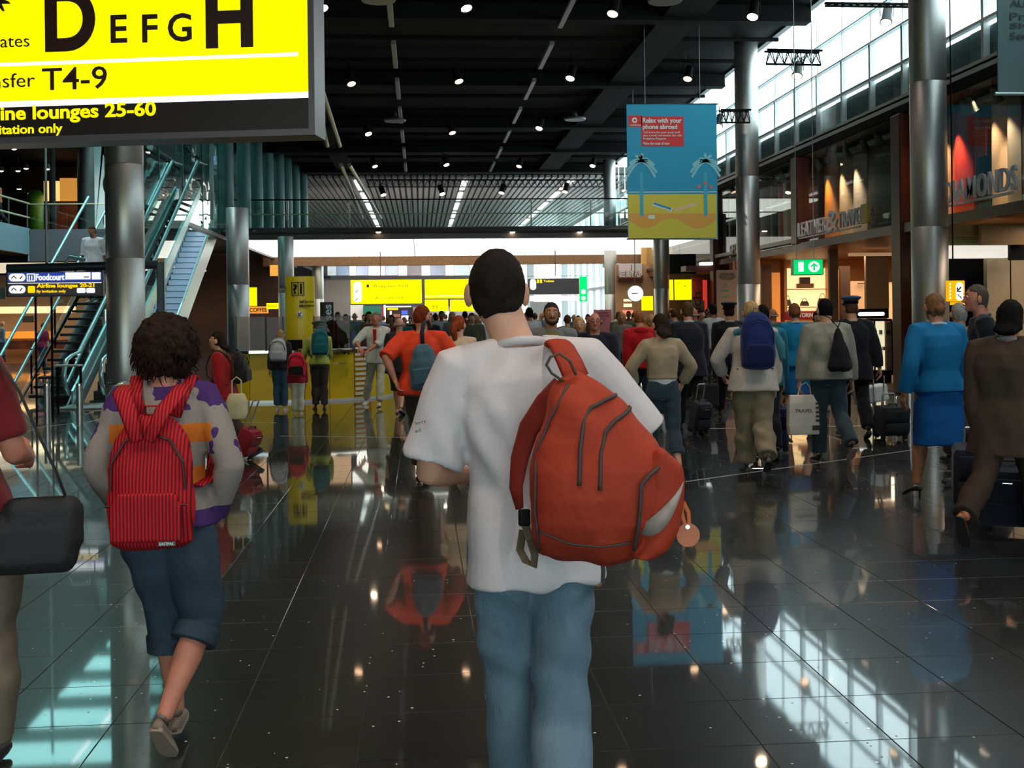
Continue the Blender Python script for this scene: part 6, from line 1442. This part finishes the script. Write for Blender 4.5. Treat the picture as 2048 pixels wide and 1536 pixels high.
# --- person cut by the left edge, with black shoulder bag ----------------
Cp = person('person at left edge in khaki trousers, mostly outside the frame', -92, 590, 1.74, yaw=8, legs=((-6, 10), (12, 8)), lean=0, side=-8, arms=(None, dict(W=(.20, .26, 1.10), pole=(.35, -.5, -1))), top=dict(mat=cloth(120, 30, 34), sleeve=.42, off=.016, name='shirt'),
            bottom=dict(mat=mat('khaki', srgb(122, 106, 88), .85, var=.12, bump=.4, bscale=160), off=.024, flare=.02, fold=.008, thick=1.35), hair=dict(kind='short', mat=HDB), shoes=BSH, skin=3, voxel=.012)
BG_ = local_thing(Cp, 'shoulder_bag', 'black shoulder bag swinging at the left edge of the picture', 'bag', (.30, -.10, .74))
blob('bag', MB().box(-.17, .13, -.05, .05, 0, .20, .04).box(-.12, .15, -.045, .045, .06, .26, .04), mat('bag_black', srgb(22, 22, 24), .7, bump=.3), BG_, voxel=.012, smooth=6)
MB().tube([(.10, 0, .22), (.06, 0, .34), (.0, .0, .48), (-.06, .02, .62), (-.14, .04, .74)], [(.018, .004)] * 5, 6, ref=(0, 1, 0)).obj('strap', mat('bag_black'), BG_, smooth=True)

# --- woman in red passing behind, with child's things and red duffel -----
D = person('dark-haired woman in a red jacket walking left past the column', 447, 183, 1.50, yaw=82, female=True, legs=((24, 8), (-20, 22)), top=dict(mat=cloth(150, 16, 24), sleeve=.95, hem=-.06, loose=.12, off=.02, name='jacket'), bottom=dict(mat=cloth(70, 56, 48)), hair=dict(kind='bob', mat=HBR, len=.02), shoes=BSH, skin=0, face=True, head=(0, 0), voxel=.014)
backpack(D, 'small black backpack worn by the woman in red', .28, .36, .15, cloth(26, 22, 24), pocket=True)
r = trolley('red and grey trolley duffel behind the woman in red', foot(484, 182) + V((0, 0, .03)), .24, .36, .18, 60, cloth(140, 24, 34), 24, .30)
r = empty('tote_bag', foot(478, 186) + V((0, -.1, .50)), label='cream tote bag swinging behind the woman in red', cat='bag'); blob('bag', MB().loft([[(math.cos(t) * .12 * k, math.sin(t) * .05 * k, z) for t in np.linspace(0, 2 * PI, 13)[:-1]] for k, z in ((.8, 0), (1, .06), (1, .2), (.7, .28))]), cloth(200, 184, 150), r, voxel=.012, smooth=3)
MB().tube([(-.05, 0, .26), (-.05, 0, .42), (.0, 0, .46), (.05, 0, .42), (.05, 0, .26)], .008, 6).obj('handle', cloth(200, 184, 150), r)

# --- the family at the desk ----------------------------------------------
G1 = person('long-haired blonde girl in dark top and jeans at the yellow desk', 562, 119, 1.40, yaw=-4, female=True, legs=((3, 2), (-2, 3)), top=dict(mat=cloth(40, 38, 38), name='jacket'), bottom=dict(mat=cloth(58, 86, 108)), hair=dict(kind='long', mat=hairm(150, 124, 84), len=.10), shoes=WSH, voxel=.016)
backpack(G1, 'pale grey backpack on the blonde girl at the desk', .30, .40, .18, cloth(172, 172, 176), low_band=1, strapm=cloth(40, 38, 38))
G2 = person('small child in cream trousers at the yellow desk', 596, 124, 1.04, legs=((2, 2), (-1, 2)), top=dict(mat=cloth(150, 26, 44), name='jacket'), bottom=dict(mat=cloth(196, 188, 170), off=.016), hair=dict(kind='short', mat=HDB), shoes=WSH, voxel=.014)
backpack(G2, 'red and black backpack on the small child', .30, .40, .15, cloth(190, 24, 52), m2=cloth(24, 22, 24), strapm=cloth(24, 22, 24))
G3 = person('traveller in yellow-green sweater and grey cap leaning on the desk', 640, 118, 1.52, yaw=8, legs=((2, 3), (-4, 4)), lean=14, head=(18, 14), arms=(dict(w=(-.16, .19, .08)), dict(w=(.10, .2, .05))), top=dict(mat=cloth(168, 176, 84), sleeve=.8, name='sweater'), bottom=dict(mat=cloth(58, 50, 46)), hair=dict(kind='short', mat=hairm(96, 92, 84)), shoes=BSH, voxel=.015)
cap_hat(G3, cloth(96, 100, 100), cloth(80, 84, 84))
backpack(G3, 'large teal backpack on the traveller in yellow-green', .30, .46, .24, cloth(18, 92, 100), strapm=cloth(20, 70, 76))
G4 = person('man in cream jacket and trousers resting his arms on the desk end', 756, 113, 1.70, yaw=168, legs=((16, 4), (-10, 4)), legx=(.0, .22), lean=4, arms=(dict(W=(.10, .30, .99), pole=(-1, -.3, -.3), palm=(0, 0, -1)), dict(W=(.22, .34, 1.03), pole=(1, -.5, 0), palm=(0, 0, -1))), face=True, head=(6, 0),
            top=dict(mat=cloth(206, 208, 196), sleeve=.62, off=.02, hem=-.06, name='jacket', flare=.012), bottom=dict(mat=cloth(190, 184, 162)), hair=dict(kind='crew', mat=hairm(120, 104, 88)), shoes=WSH, skin=3, voxel=.013)
MB().prism([(-.035, 0), (.035, 0), (.02, -.26), (-.02, -.26)], .012, 'y', 0).obj('undershirt', cloth(180, 24, 36), G4.root).location = G4.tp(0, .082, .30)
G5 = person('man in black shirt and dark shorts behind the red-shirted man', 800, 124, 1.60, yaw=-10, legs=((14, 4), (-16, 14)), top=dict(mat=cloth(32, 36, 38), sleeve=.45, hem=-.10, loose=.14, name='shirt'), bottom=dict(kind='shorts', mat=cloth(52, 50, 42), len=.58, off=.03, flare=.03), hair=dict(kind='bald', mat=hairm(120, 112, 104)), shoes=dict(mat=shoe(40, 40, 36), kind='flip'), voxel=.015)
G6 = person('man in orange-red shirt with ginger hair, seen from behind', 846, 203, 1.71, yaw=-14, legs=((14, 4), (-10, 14)), bw=1.05, head=(-34, 4), arms=(dict(w=(-.13, -.10, .03), pole=(-1, -1, 0)), dict(w=(.13, .14, .06), pole=(1, -.4, -.6))), top=dict(mat=mat('shirt_orange_red', srgb(220, 66, 38), .85, var=.08, bump=.3, bscale=150, spec=.2), sleeve=.5, off=.02, loose=.12, hem=-.05, flare=.02, fold=.006, name='shirt'),
            bottom=dict(mat=cloth(62, 46, 32), flare=.03), hair=dict(kind='crew', mat=hairm(112, 48, 24)), shoes=BSH, skin=3, voxel=.012, face=True)
r = local_thing(G6, 'backpack', 'slate-blue backpack hanging on one shoulder of the red-shirted man', 'backpack', (.10, -.14, .88), (0, -6, 0))
BLG = cloth(66, 92, 108)
def drop_bag(r, W, H, D, m, tri=False, vx=.012):
    k = [(.55, 0), (.95, .06), (1, .3), (.92, .6), (.7, .82), (.36, .96), (.12, 1)] if not tri else [(.8, 0), (1, .08), (.96, .25), (.7, .5), (.42, .75), (.18, .92), (.06, 1)]
    blob('bag', MB().loft([[(math.copysign(abs(math.cos(t)) ** .8, math.cos(t)) * W / 2 * q, -D * q / 2 + math.copysign(abs(math.sin(t)) ** .8, math.sin(t)) * D / 2 * q, z * H) for t in np.linspace(0, 2 * PI, 25)[:-1]] for q, z in k]), m, r, voxel=vx, smooth=3, post=lambda co, no: co + no * (.004 * (np.sin(co[:, 0] * 40 + 9 * co[:, 2]) + np.sin(co[:, 2] * 34)))[:, None])
drop_bag(r, .30, .46, .16, BLG)
MB().box(-.10, .10, -.175, -.14, .06, .22, .015).obj('front_pocket', BLG, r); MB().tube([(0, -.03, .44), (.0, .0, .56), (.015, .06, .66), (.03, .14, .68), (.04, .22, .60)], [(.022, .005)] * 5, 8, ref=(1, 0, 0)).obj('strap', cloth(32, 34, 44), r, smooth=True)
MB().tube([(-.10, -.03, .30), (-.13, .0, .16), (-.10, -.02, .05)], [(.014, .004)] * 3, 6, ref=(0, 1, 0)).obj('strap', cloth(32, 34, 44), r, smooth=True)
G7 = person('woman with long red ponytail and beige top beside the red-shirted man', 920, 172, 1.62, yaw=-10, female=True, head=(-20, 0), top=dict(mat=cloth(206, 180, 158), sleeve=.5, name='top'), bottom=dict(mat=cloth(50, 44, 44)), hair=dict(kind='pony', mat=HRD), shoes=BSH, voxel=.014)
G8 = person('bearded man in grey blazer walking towards the camera', 1106, 196, 1.73, yaw=178, face=True, legs=((12, 8), (-10, 18)), top=dict(mat=cloth(112, 112, 110), sleeve=.95, off=.022, hem=-.08, name='blazer'), bottom=dict(mat=cloth(50, 48, 50)), hair=dict(kind='short', mat=hairm(44, 36, 32), beard=True), shoes=BSH, skin=1, voxel=.011)
MB().prism([(-.07, 0), (.07, 0), (.03, -.30), (-.03, -.30)], .014, 'y', 0).obj('shirt_front', cloth(150, 128, 62), G8.root).location = G8.tp(0, .080, .305)
G9 = person('balding man in navy sweatshirt with glasses, one hand raised', 1193, 168, 1.64, yaw=168, face=True, bw=1.1, head=(8, 0), arms=(dict(w=(-.13, .16, .02), hd=(.9, .3, .2)), dict(w=(.12, .2, .20), pole=(1, -.2, -1), hd=(0, .2, 1), palm=(0, 1, 0), curl=12)), top=dict(mat=cloth(26, 28, 44), sleeve=.95, off=.024, loose=.14, name='sweatshirt', neck=cloth(110, 100, 40)), bottom=dict(mat=cloth(40, 40, 46)), hair=dict(kind='bald', mat=hairm(96, 72, 56)), shoes=BSH, skin=3, voxel=.011)
for sg in (-1, 1): MB().tube([G9.hp(sg * .018 + .012 * math.cos(t), .056, .006 + .010 * math.sin(t)) for t in np.linspace(0, 2 * PI, 13)], .0022, 5).tube([G9.hp(sg * .030, .056, .008), G9.hp(sg * .044, .0, .006)], .002, 5).obj('glasses', BLACK, G9.root)
G10 = person('blonde woman facing the camera behind the man in navy', 1162, 148, 1.58, yaw=172, female=True, face=True, top=dict(mat=cloth(60, 56, 62), name='jacket'), bottom=dict(mat=cloth(40, 40, 44)), hair=dict(kind='bob', mat=hairm(186, 150, 96), len=.03), shoes=BSH, voxel=.013)
G11 = person('ginger-haired man in a bright red hooded top, from behind', 1283, 138, 1.66, yaw=6, top=dict(mat=cloth(186, 20, 30), off=.026, loose=.14, name='hooded_top', collar=True), bottom=dict(mat=cloth(38, 52, 66)), hair=dict(kind='crew', mat=hairm(150, 92, 52)), shoes=BSH, voxel=.014)
blob('hood', MB().ell(G11.tp(0, -.055, .30), .11, .05, .06), cloth(186, 20, 30), G11.root, voxel=.014, smooth=2)
G12 = person('blonde person beside the red hooded top', 1305, 128, 1.60, yaw=-8, female=True, top=dict(mat=cloth(150, 96, 88), name='top'), bottom=dict(mat=cloth(50, 50, 56)), hair=dict(kind='short', mat=HBL), shoes=BSH, voxel=.018)
G13 = person('woman in tan cropped cardigan, white top and rolled jeans', 1327, 201, 1.60, yaw=6, female=True, legs=((16, 6), (-12, 12)), head=(12, 4), arms=(dict(w=(-.15, .10, .03), pole=(-1, -.6, 0)), dict(w=(.16, .10, .03), pole=(1, -.6, 0))), top=dict(mat=cloth(160, 138, 112), sleeve=.9, off=.018, hem=.07, loose=.05, flare=.014, name='cardigan'), bottom=dict(mat=cloth(40, 56, 68), len=(.76, .80), off=.012, flare=.012, cuff=True, name='jeans'), hair=dict(kind='bob', mat=HBR, len=.02), shoes=dict(mat=shoe(190, 188, 186), kind='shoe'), skin=0, voxel=.012)
blob('white_top', MB().loft([[G13.tp(.088 * math.cos(t), .072 * math.sin(t) - .004, z) for t in np.linspace(0, 2 * PI, 25)[:-1]] for z in (-.008, .09)]), cloth(206, 200, 194), G13.root, voxel=.012)
G14 = person('man in dark navy suit carrying a black briefcase', 1380, 146, 1.76, yaw=4, legs=((14, 5), (-14, 14)), top=dict(mat=cloth(30, 32, 44), off=.022, hem=-.10, loose=.10, name='jacket', neck=cloth(190, 196, 200)), bottom=dict(mat=cloth(22, 22, 28)), hair=dict(kind='short', mat=HDB), shoes=BSH, voxel=.014)
r = empty('briefcase', foot(1413, 146) + V((0, 0, .32)), rz=.5, label='black briefcase held by the man in the navy suit', cat='briefcase'); MB().box(-.20, .20, -.06, .06, 0, .32, .025).obj('case', cloth(20, 20, 22), r); MB().tube([(-.07, 0, .31), (-.06, 0, .36), (.06, 0, .36), (.07, 0, .31)], .010, 6).obj('handle', BLACK, r)
trolley('small dark trolley case pulled by the navy suited man', foot(1396, 150) + V((0, 0, .03)), .24, .42, .2, 20, cloth(34, 38, 48), 16, .2)
G15 = person('uniformed officer in black with flat peaked cap, walking away', 1462, 128, 1.74, yaw=-4, legs=((18, 5), (-16, 10)), legx=(-.06, .08), bw=1.06, top=dict(mat=cloth(18, 20, 28), off=.022, hem=-.10, name='uniform_jacket', neck=cloth(190, 190, 190)), bottom=dict(mat=cloth(16, 17, 22), flare=.03), hair=dict(kind='crew', mat=HBR), shoes=BSH, voxel=.014); cap_hat(G15, cloth(20, 22, 30))
G16 = person('dark-haired man in a teal shirt behind the blond backpacker', 1530, 178, 1.68, yaw=-4, legs=((10, 4), (-10, 10)), top=dict(mat=cloth(30, 110, 136), off=.022, hem=-.06, name='jacket'), bottom=dict(mat=cloth(30, 34, 44)), hair=dict(kind='short', mat=HBK), shoes=BSH, voxel=.014)
G17 = person('blond man in pale long-sleeved shirt and khaki cargo trousers', 1508, 197, 1.72, yaw=-5, legs=((8, 4), (-14, 30)), legx=(.03, -.03), bw=1.03, arms=(dict(w=(-.15, .12, .04), pole=(-1, -.7, 0)), None), top=dict(mat=cloth(190, 176, 166), sleeve=.9, off=.02, hem=-.05, loose=.14, flare=.016, name='shirt'), bottom=dict(mat=cloth(128, 114, 90), off=.026, flare=.03, thick=1.1, fold=.009, name='cargo_trousers'), hair=dict(kind='short', mat=HBL), shoes=dict(mat=shoe(70, 60, 52), kind='shoe'), voxel=.012)
backpack(G17, 'dark blue hiking backpack on the blond man', .34, .56, .22, cloth(24, 38, 96), m2=cloth(20, 28, 70), strapm=cloth(20, 28, 70))
r = local_thing(G17, 'draped_jacket', 'teal jacket draped over the shoulders of the blond man', 'jacket', tuple(G17.tp(0, -.02, .28)))
blob('cloth', MB().tube([(-.24, .02, -.10), (-.18, .0, .0), (-.06, -.05, .035), (.08, -.05, .03), (.2, .0, -.01), (.27, -.02, -.12), (.29, -.03, -.26)], [(.05, .045), (.06, .05), (.05, .04), (.05, .04), (.06, .05), (.06, .05), (.03, .03)], 12), cloth(60, 122, 134), r, voxel=.013, post=G17.folds(.006))
G18 = person('woman in bright blue uniform suit farther off, from behind', 1594, 149, 1.66, yaw=0, female=True, legs=((4, 2), (-14, 16)), top=dict(mat=mat('uniform_blue', srgb(24, 122, 168), .8, var=.06, bump=.2, spec=.2), off=.018, hem=-.03, name='uniform_jacket', neck=cloth(190, 200, 210)), bottom=dict(kind='skirt', mat=mat('skirt_blue', srgb(22, 98, 160), .8, var=.06, spec=.2), len=.24), hair=dict(kind='bun', mat=hairm(120, 76, 48)), shoes=dict(mat=shoe(20, 20, 26), kind='heel'), skin=0, voxel=.013)
trolley('navy trolley case on the floor behind the blond backpacker', foot(1552, 172) + V((0, 0, .03)), .26, .50, .22, -10, cloth(40, 44, 84), 10, .1)
G19 = person('man in pale grey jacket and jeans with black drawstring bag', 1658, 184, 1.74, yaw=2, legs=((6, 4), (-16, 32)), bw=1.05, arms=(dict(w=(-.17, .03, -.045)), dict(w=(.16, .02, -.05))), top=dict(mat=cloth(146, 142, 130), off=.024, hem=-.02, loose=.12, flare=.012, fold=.006, name='jacket', collar=True), bottom=dict(mat=cloth(44, 58, 68), flare=.026, name='jeans'), hair=dict(kind='crew', mat=HBK), shoes=dict(mat=shoe(40, 32, 36), kind='shoe', sole=mat('sole_pink', srgb(190, 150, 140), .6)), voxel=.012)
b_ = G19.tp(.02, -.10, .03); r = local_thing(G19, 'drawstring_bag', 'black drawstring bag on the back of the man in pale grey', 'bag', (b_.x, b_.y - .02, b_.z)); drop_bag(r, .26, .48, .12, cloth(18, 18, 20), tri=True)
for sg in (-1, 1): MB().tube([(0, -.01, .46), (sg * .07, .05, .56), (sg * .09, .12, .58)], .005, 5).obj('cord', BLACK, r)
r = local_thing(G19, 'shopping_bag', 'white plastic shopping bag with dark print carried by the grey-jacketed man', 'bag', (-.26, .0, .30))
WBG = mat('bag_white', srgb(206, 196, 184), .5, var=.05); blob('bag', MB().loft([[(x * k - .02, y * k2, z) for x, y in ((-.17, -.05), (.17, -.05), (.17, .05), (-.17, .05))] for k, k2, z in ((.95, .9, 0), (1, 1, .1), (.95, .9, .34), (.85, .5, .42))]), WBG, r, voxel=.010, smooth=2)
MB().tube([(-.08, 0, .40), (-.04, 0, .52), (.02, 0, .55), (.06, 0, .50), (.07, 0, .40)], .007, 6).obj('handle', WBG, r)
pq_ = r.matrix_basis @ V((-.13, -.066, .24)); text('TRAVEL', pq_, .19, .035, SIGNB, r, '-Y', .001, .01); MB().box(.06, .135, -.068, -.060, .05, .10).obj('print', SIGNB, r)
for k in range(5): MB().box(.10, .145, -.066, -.055, .14 + k * .045, .160 + k * .045).obj('print', SIGNB, r)
G20 = person('uniformed officer in dark blue with blue peaked cap, pulling luggage', 1708, 153, 1.77, yaw=-4, legs=((14, 4), (-14, 16)), bw=1.05, arms=(None, dict(w=(.17, -.06, -.03))), top=dict(mat=cloth(24, 26, 38), off=.022, hem=-.11, loose=.08, name='uniform_jacket'), bottom=dict(mat=cloth(18, 19, 26), flare=.03), hair=dict(kind='crew', mat=HDB), shoes=BSH, voxel=.013); cap_hat(G20, cloth(60, 74, 112), BLACK)
r = trolley('black trolley case standing beside the nearest blue-suited woman', foot(1782, 156) + V((0, 0, .02)), .40, .40, .24, 10, cloth(30, 34, 40), 6, .12)
e = empty('white_box', foot(1745, 150) + V((0, .0, .42)), rz=.1, label='bright white box bag on the officer\'s trolley', cat='bag'); e.rotation_euler = (0, R(-10), .1)
MB().box(-.20, .20, -.10, .10, 0, .21, .02).obj('box', mat('box_white', (.9, .92, .9), .4), e); MB().tube([(-.05, 0, .2), (-.05, 0, .24), (.05, 0, .24), (.05, 0, .2)], .006, 6).obj('handle', BLACK, e)
hdl = local_thing(G20, 'trolley_frame', 'pull-out chrome handle frame in the officer\'s hand', 'trolley', (.30, -.06, .58)); MB().tube([(-.05, 0, -.3), (-.07, 0, .20), (.07, 0, .20), (.05, 0, -.3)], .010, 6).obj('handle_frame', CHROME, hdl); MB().box(-.08, .08, -.04, .04, -.56, -.3, .02).obj('carrier', BLACK, hdl)

# --- the nearest woman in blue -------------------------------------------
UB = mat('uniform_blue_near', srgb(20, 108, 158), .8, var=.06, bump=.3, bscale=160, spec=.2); UBS = mat('skirt_blue_near', srgb(16, 84, 150), .8, var=.06, bump=.3, bscale=160, spec=.2)
S1_ = person('nearest woman in bright blue uniform jacket, skirt and black heels', 1880, 233, 1.69, yaw=4, female=True, bw=1.10, legs=((10, 6), (-6, 6)), legx=(-.09, .10), lean=3, arms=(dict(w=(-.17, .02, -.02), curl=18), dict(w=(.17, .06, -.03), curl=50)),
             top=dict(mat=UB, off=.027, hem=-.015, loose=.015, flare=.008, fold=.0045, name='uniform_jacket', neck=cloth(180, 196, 214)), bottom=dict(kind='skirt', mat=UBS, len=.275, off=.02, fold=.003, wide=1.18), hair=dict(kind='bun', mat=hairm(120, 84, 58)), shoes=dict(mat=shoe(14, 14, 16), kind='heel'), skin=1, voxel=.010)
r = empty('handbag', foot(1944, 225) + V((0, .02, .52)), label='dark grey handbag held by the nearest woman in blue', cat='handbag'); drop_bag(r, .24, .24, .10, cloth(56, 62, 64)); MB().tube([(-.06, -.05, .2), (-.05, -.05, .32), (.04, -.05, .32), (.06, -.05, .2)], .007, 6).obj('handle', cloth(96, 104, 104), r)
trolley('dark trolley case between the woman in blue and the brown-suited man', foot(1950, 246) + V((0, 0, .02)), .34, .52, .24, -20, cloth(34, 38, 54), 12, .1)
S2_ = person('grey-haired man in grey jacket behind the blue-suited woman', 1925, 186, 1.69, yaw=-6, top=dict(mat=cloth(112, 104, 98), off=.022, hem=-.09, name='jacket'), bottom=dict(mat=cloth(40, 38, 40)), hair=dict(kind='short', mat=HGY), shoes=BSH, voxel=.014)
S3_ = person('ruddy-faced man in dark suit turned left at the right edge', 1972, 214, 1.83, yaw=70, face=True, head=(12, 0), legs=((14, 4), (-12, 10)), top=dict(mat=cloth(20, 24, 34), off=.022, hem=-.10, name='jacket', neck=cloth(60, 70, 84)), bottom=dict(mat=cloth(18, 20, 26)), hair=dict(kind='short', mat=hairm(84, 76, 66)), shoes=BSH, skin=3, voxel=.012)
for k in range(4): MB().tube([S3_.wr[0] + (S3_.el[0] - S3_.wr[0]).normalized() * (.03 + .014 * k) + V((.036 * math.cos(t), .036 * math.sin(t), 0)) for t in np.linspace(0, 2 * PI, 13)], .003, 5).obj('sleeve_stripe', cloth(150, 150, 150), S3_.root)
S4_ = person('black-haired man in brown suit striding out at the right edge', 2022, 288, 1.74, yaw=-48, bw=1.12, legs=((-34, 22), (26, 4)), lean=2, arms=(dict(w=(-.10, -.06, -.05), pole=(-1, -1, 0), curl=30), dict(w=(.2, .14, .0))),
             feet=(58, -6), head=(10, 0), top=dict(mat=mat('suit_brown', srgb(70, 58, 48), .85, var=.1, bump=.3, bscale=150, spec=.15), off=.024, hem=-.13, loose=.10, flare=.008, fold=.006, name='suit_jacket', neck=cloth(150, 150, 150)), bottom=dict(mat=mat('suit_brown_leg', srgb(58, 46, 38), .85, var=.1, spec=.15), flare=.03), hair=dict(kind='bob', mat=HBK, len=.0), shoes=dict(mat=shoe(150, 88, 42), kind='shoe'), skin=3, voxel=.011)
trolley('black trolley case at the right edge behind the brown-suited man', foot(2020, 268) + V((0, .0, .04)), .40, .50, .26, -30, cloth(26, 30, 42), 24, .3)

# --- stairs and left hall --------------------------------------------------
p = at(192, 635, 90); zst = (p.y - 23.0) * SLOPE; kst = math.floor((p.y - 23.0) / .2868)
H1 = person('man in white shirt coming down the dark staircase', 0, 0, 1.70, yaw=172, pos=(p.x, 23 + (kst + .5) * .2868, 0), z0=(kst + 1) * .1655, face=True, head=(0, 20), legs=((4, 4), (2, 2)), top=dict(mat=cloth(224, 220, 222), sleeve=.6, off=.02, loose=.12, flare=.014, name='shirt'), bottom=dict(mat=cloth(40, 66, 84)), hair=dict(kind='short', mat=HDB), shoes=WSH, skin=1, voxel=.015)
H2 = person('man in grey sweater at the left edge near the cafe', 3, 62, 1.62, yaw=-50, top=dict(mat=cloth(120, 140, 156), name='sweater'), bottom=dict(mat=cloth(50, 52, 60)), hair=dict(kind='bald', mat=HGY), shoes=BSH, voxel=.022, face=True)
H3 = person('person in raspberry shirt behind the stair rail', 86, 72, 1.56, yaw=-30, female=True, top=dict(mat=cloth(170, 40, 84), sleeve=.5, name='shirt'), bottom=dict(mat=cloth(60, 60, 70)), hair=dict(kind='short', mat=HDB), shoes=BSH, voxel=.022)
for i, (px, c, lab) in enumerate(((20, (150, 170, 180), 'diner in pale blue at the gallery rail, leftmost'), (47, (110, 130, 144), 'diner in grey-blue in the middle of the gallery'), (68, (96, 84, 90), 'dark-clothed diner at the gallery'), (116, (190, 110, 70), 'person in orange-brown light at the gallery end'))):
    q = onY(px, 440, 38 + i * .8); person(lab, 0, 0, 1.62, yaw=160 - 30 * i, pos=(min(q.x, -14.2), q.y, 0), z0=4.8, top=dict(mat=cloth(*c)), bottom=dict(mat=cloth(50, 50, 56)), hair=dict(kind='short', mat=HDB), shoes=BSH, voxel=.028, group='diners on the gallery')

# --- people seen over the desk and the far crowd ---------------------------
CRW = [('dark jacket and dark hair', (34, 32, 36), (30, 30, 36), 'short', HBK, 0), ('brown top and brown hair', (96, 66, 50), (40, 40, 48), 'bob', HBR, 1), ('pale shirt and dark hair', (170, 172, 176), (50, 52, 60), 'short', HBK, 0), ('blue shirt', (58, 84, 120), (40, 42, 50), 'crew', HDB, 0),
       ('grey coat and blonde hair', (110, 108, 108), (46, 44, 48), 'bob', HBL, 1), ('wine-red top', (112, 34, 44), (40, 40, 46), 'short', HBR, 1), ('olive jacket', (84, 84, 62), (52, 48, 44), 'short', HDB, 0), ('teal jacket', (46, 92, 98), (40, 44, 50), 'bald', HGY, 0)]
protos = []
spots = [(860, 92), (872, 60), (884, 74), (893, 50), (905, 84), (932, 66), (944, 88), (951, 54), (868, 44), (880, 40), (890, 38), (938, 42), (955, 72), (786, 90), (776, 66), (808, 82), (822, 58), (830, 46), (842, 40), (768, 50), (662, 64), (676, 70), (694, 74), (712, 68), (728, 56), (738, 84),
         (1062, 96), (1072, 66), (1084, 52), (1052, 50), (1136, 92), (1148, 64), (1158, 54), (1178, 72), (1218, 60), (1232, 50), (1246, 96), (1258, 58), (1270, 62), (1392, 110), (1402, 92), (1418, 84), (1430, 100), (1352, 92), (1342, 70), (1444, 70), (1240, 76), (1550, 110), (1636, 120), (1372, 74)]
for i, (px, s) in enumerate(spots):
    k = i % 8; d_ = CRW[k]; p = foot(px, s); z = (math.sin(i * 12.9) * .5 + .5)
    if i < 8:
        Q = person('distant traveller with %s in the crowd' % d_[0], 0, 0, 1.68 + .04 * (k % 3), pos=p, yaw=0, female=bool(d_[5]), top=dict(mat=cloth(*d_[1])), bottom=dict(mat=cloth(*d_[2])), hair=dict(kind=d_[3], mat=d_[4], len=.03), shoes=BSH, skin=k % 3, voxel=.022, face=(k % 2 == 0), hands=True, group='far crowd under the lit signs'); protos.append(Q.root)
        Q.root.rotation_euler = (0, 0, R(180 if k % 2 == 0 else 0) + .4 * (z - .5))
PLACE_LATER = [(protos[i % 8], px, s, i) for i, (px, s) in enumerate(spots) if i >= 8]
finalize()
REG = [(655, 700, 'left of the man in cream behind the desk'), (700, 745, 'just left of the man in cream'), (745, 785, 'just behind the man in cream'), (785, 815, 'beside the man in black shirt'), (815, 850, 'behind the red-shirted man'),
       (850, 876, 'right of the ginger head under the yellow sign'), (876, 900, 'left of the ponytail woman'), (900, 935, 'behind the ponytail woman'), (935, 965, 'just left of the tall man in white'), (1045, 1068, 'just right of the tall man in white'),
       (1068, 1100, 'left of the bearded man in the blazer'), (1100, 1152, 'between the blazer man and the blonde woman'), (1152, 1185, 'behind the balding man in navy'), (1185, 1225, 'beside the pink notice board'), (1225, 1250, 'between the notice board and the red hooded top'),
       (1250, 1290, 'behind the red hooded top'), (1290, 1360, 'behind the woman in the tan cardigan'), (1360, 1400, 'behind the navy-suited man'), (1400, 1425, 'between the navy suit and the capped officer'), (1425, 1500, 'beside the black-uniformed officer'), (1500, 1600, 'behind the blond backpacker'), (1600, 1700, 'behind the grey-jacketed man')]
def crowd_label(i, px):
    w_ = [b for a, c, b in REG if a <= px < c]; return 'distant traveller with %s, %s' % (CRW[i % 8][0].replace(' and dark hair', '').replace(' and brown hair', '').replace(' and blonde hair', ''), w_[0] if w_ else 'in the far crowd')
for i in range(8): protos[i]['label'] = crowd_label(i, spots[i][0])
for pr, px, s, i in PLACE_LATER:
    p = foot(px, s); z = math.sin(i * 12.9) * .5 + .5; c = copy_tree(pr); c.location = p; c['label'] = crowd_label(i, px)
    c.scale = [(.94 + .08 * z)] * 3; c.rotation_euler = (0, 0, R(180 if (i // 2) % 2 == 0 else 0) + .8 * (z - .5))
from collections import defaultdict
DD = defaultdict(list)
for o in C.objects:
    if o.get('group') == 'far crowd under the lit signs': DD[o['label']].append(o)
for lab, os_ in DD.items():
    if len(os_) == 2:
        os_.sort(key=lambda o: o.location.y); os_[0]['label'] = 'nearer ' + lab; os_[1]['label'] = 'farther ' + lab
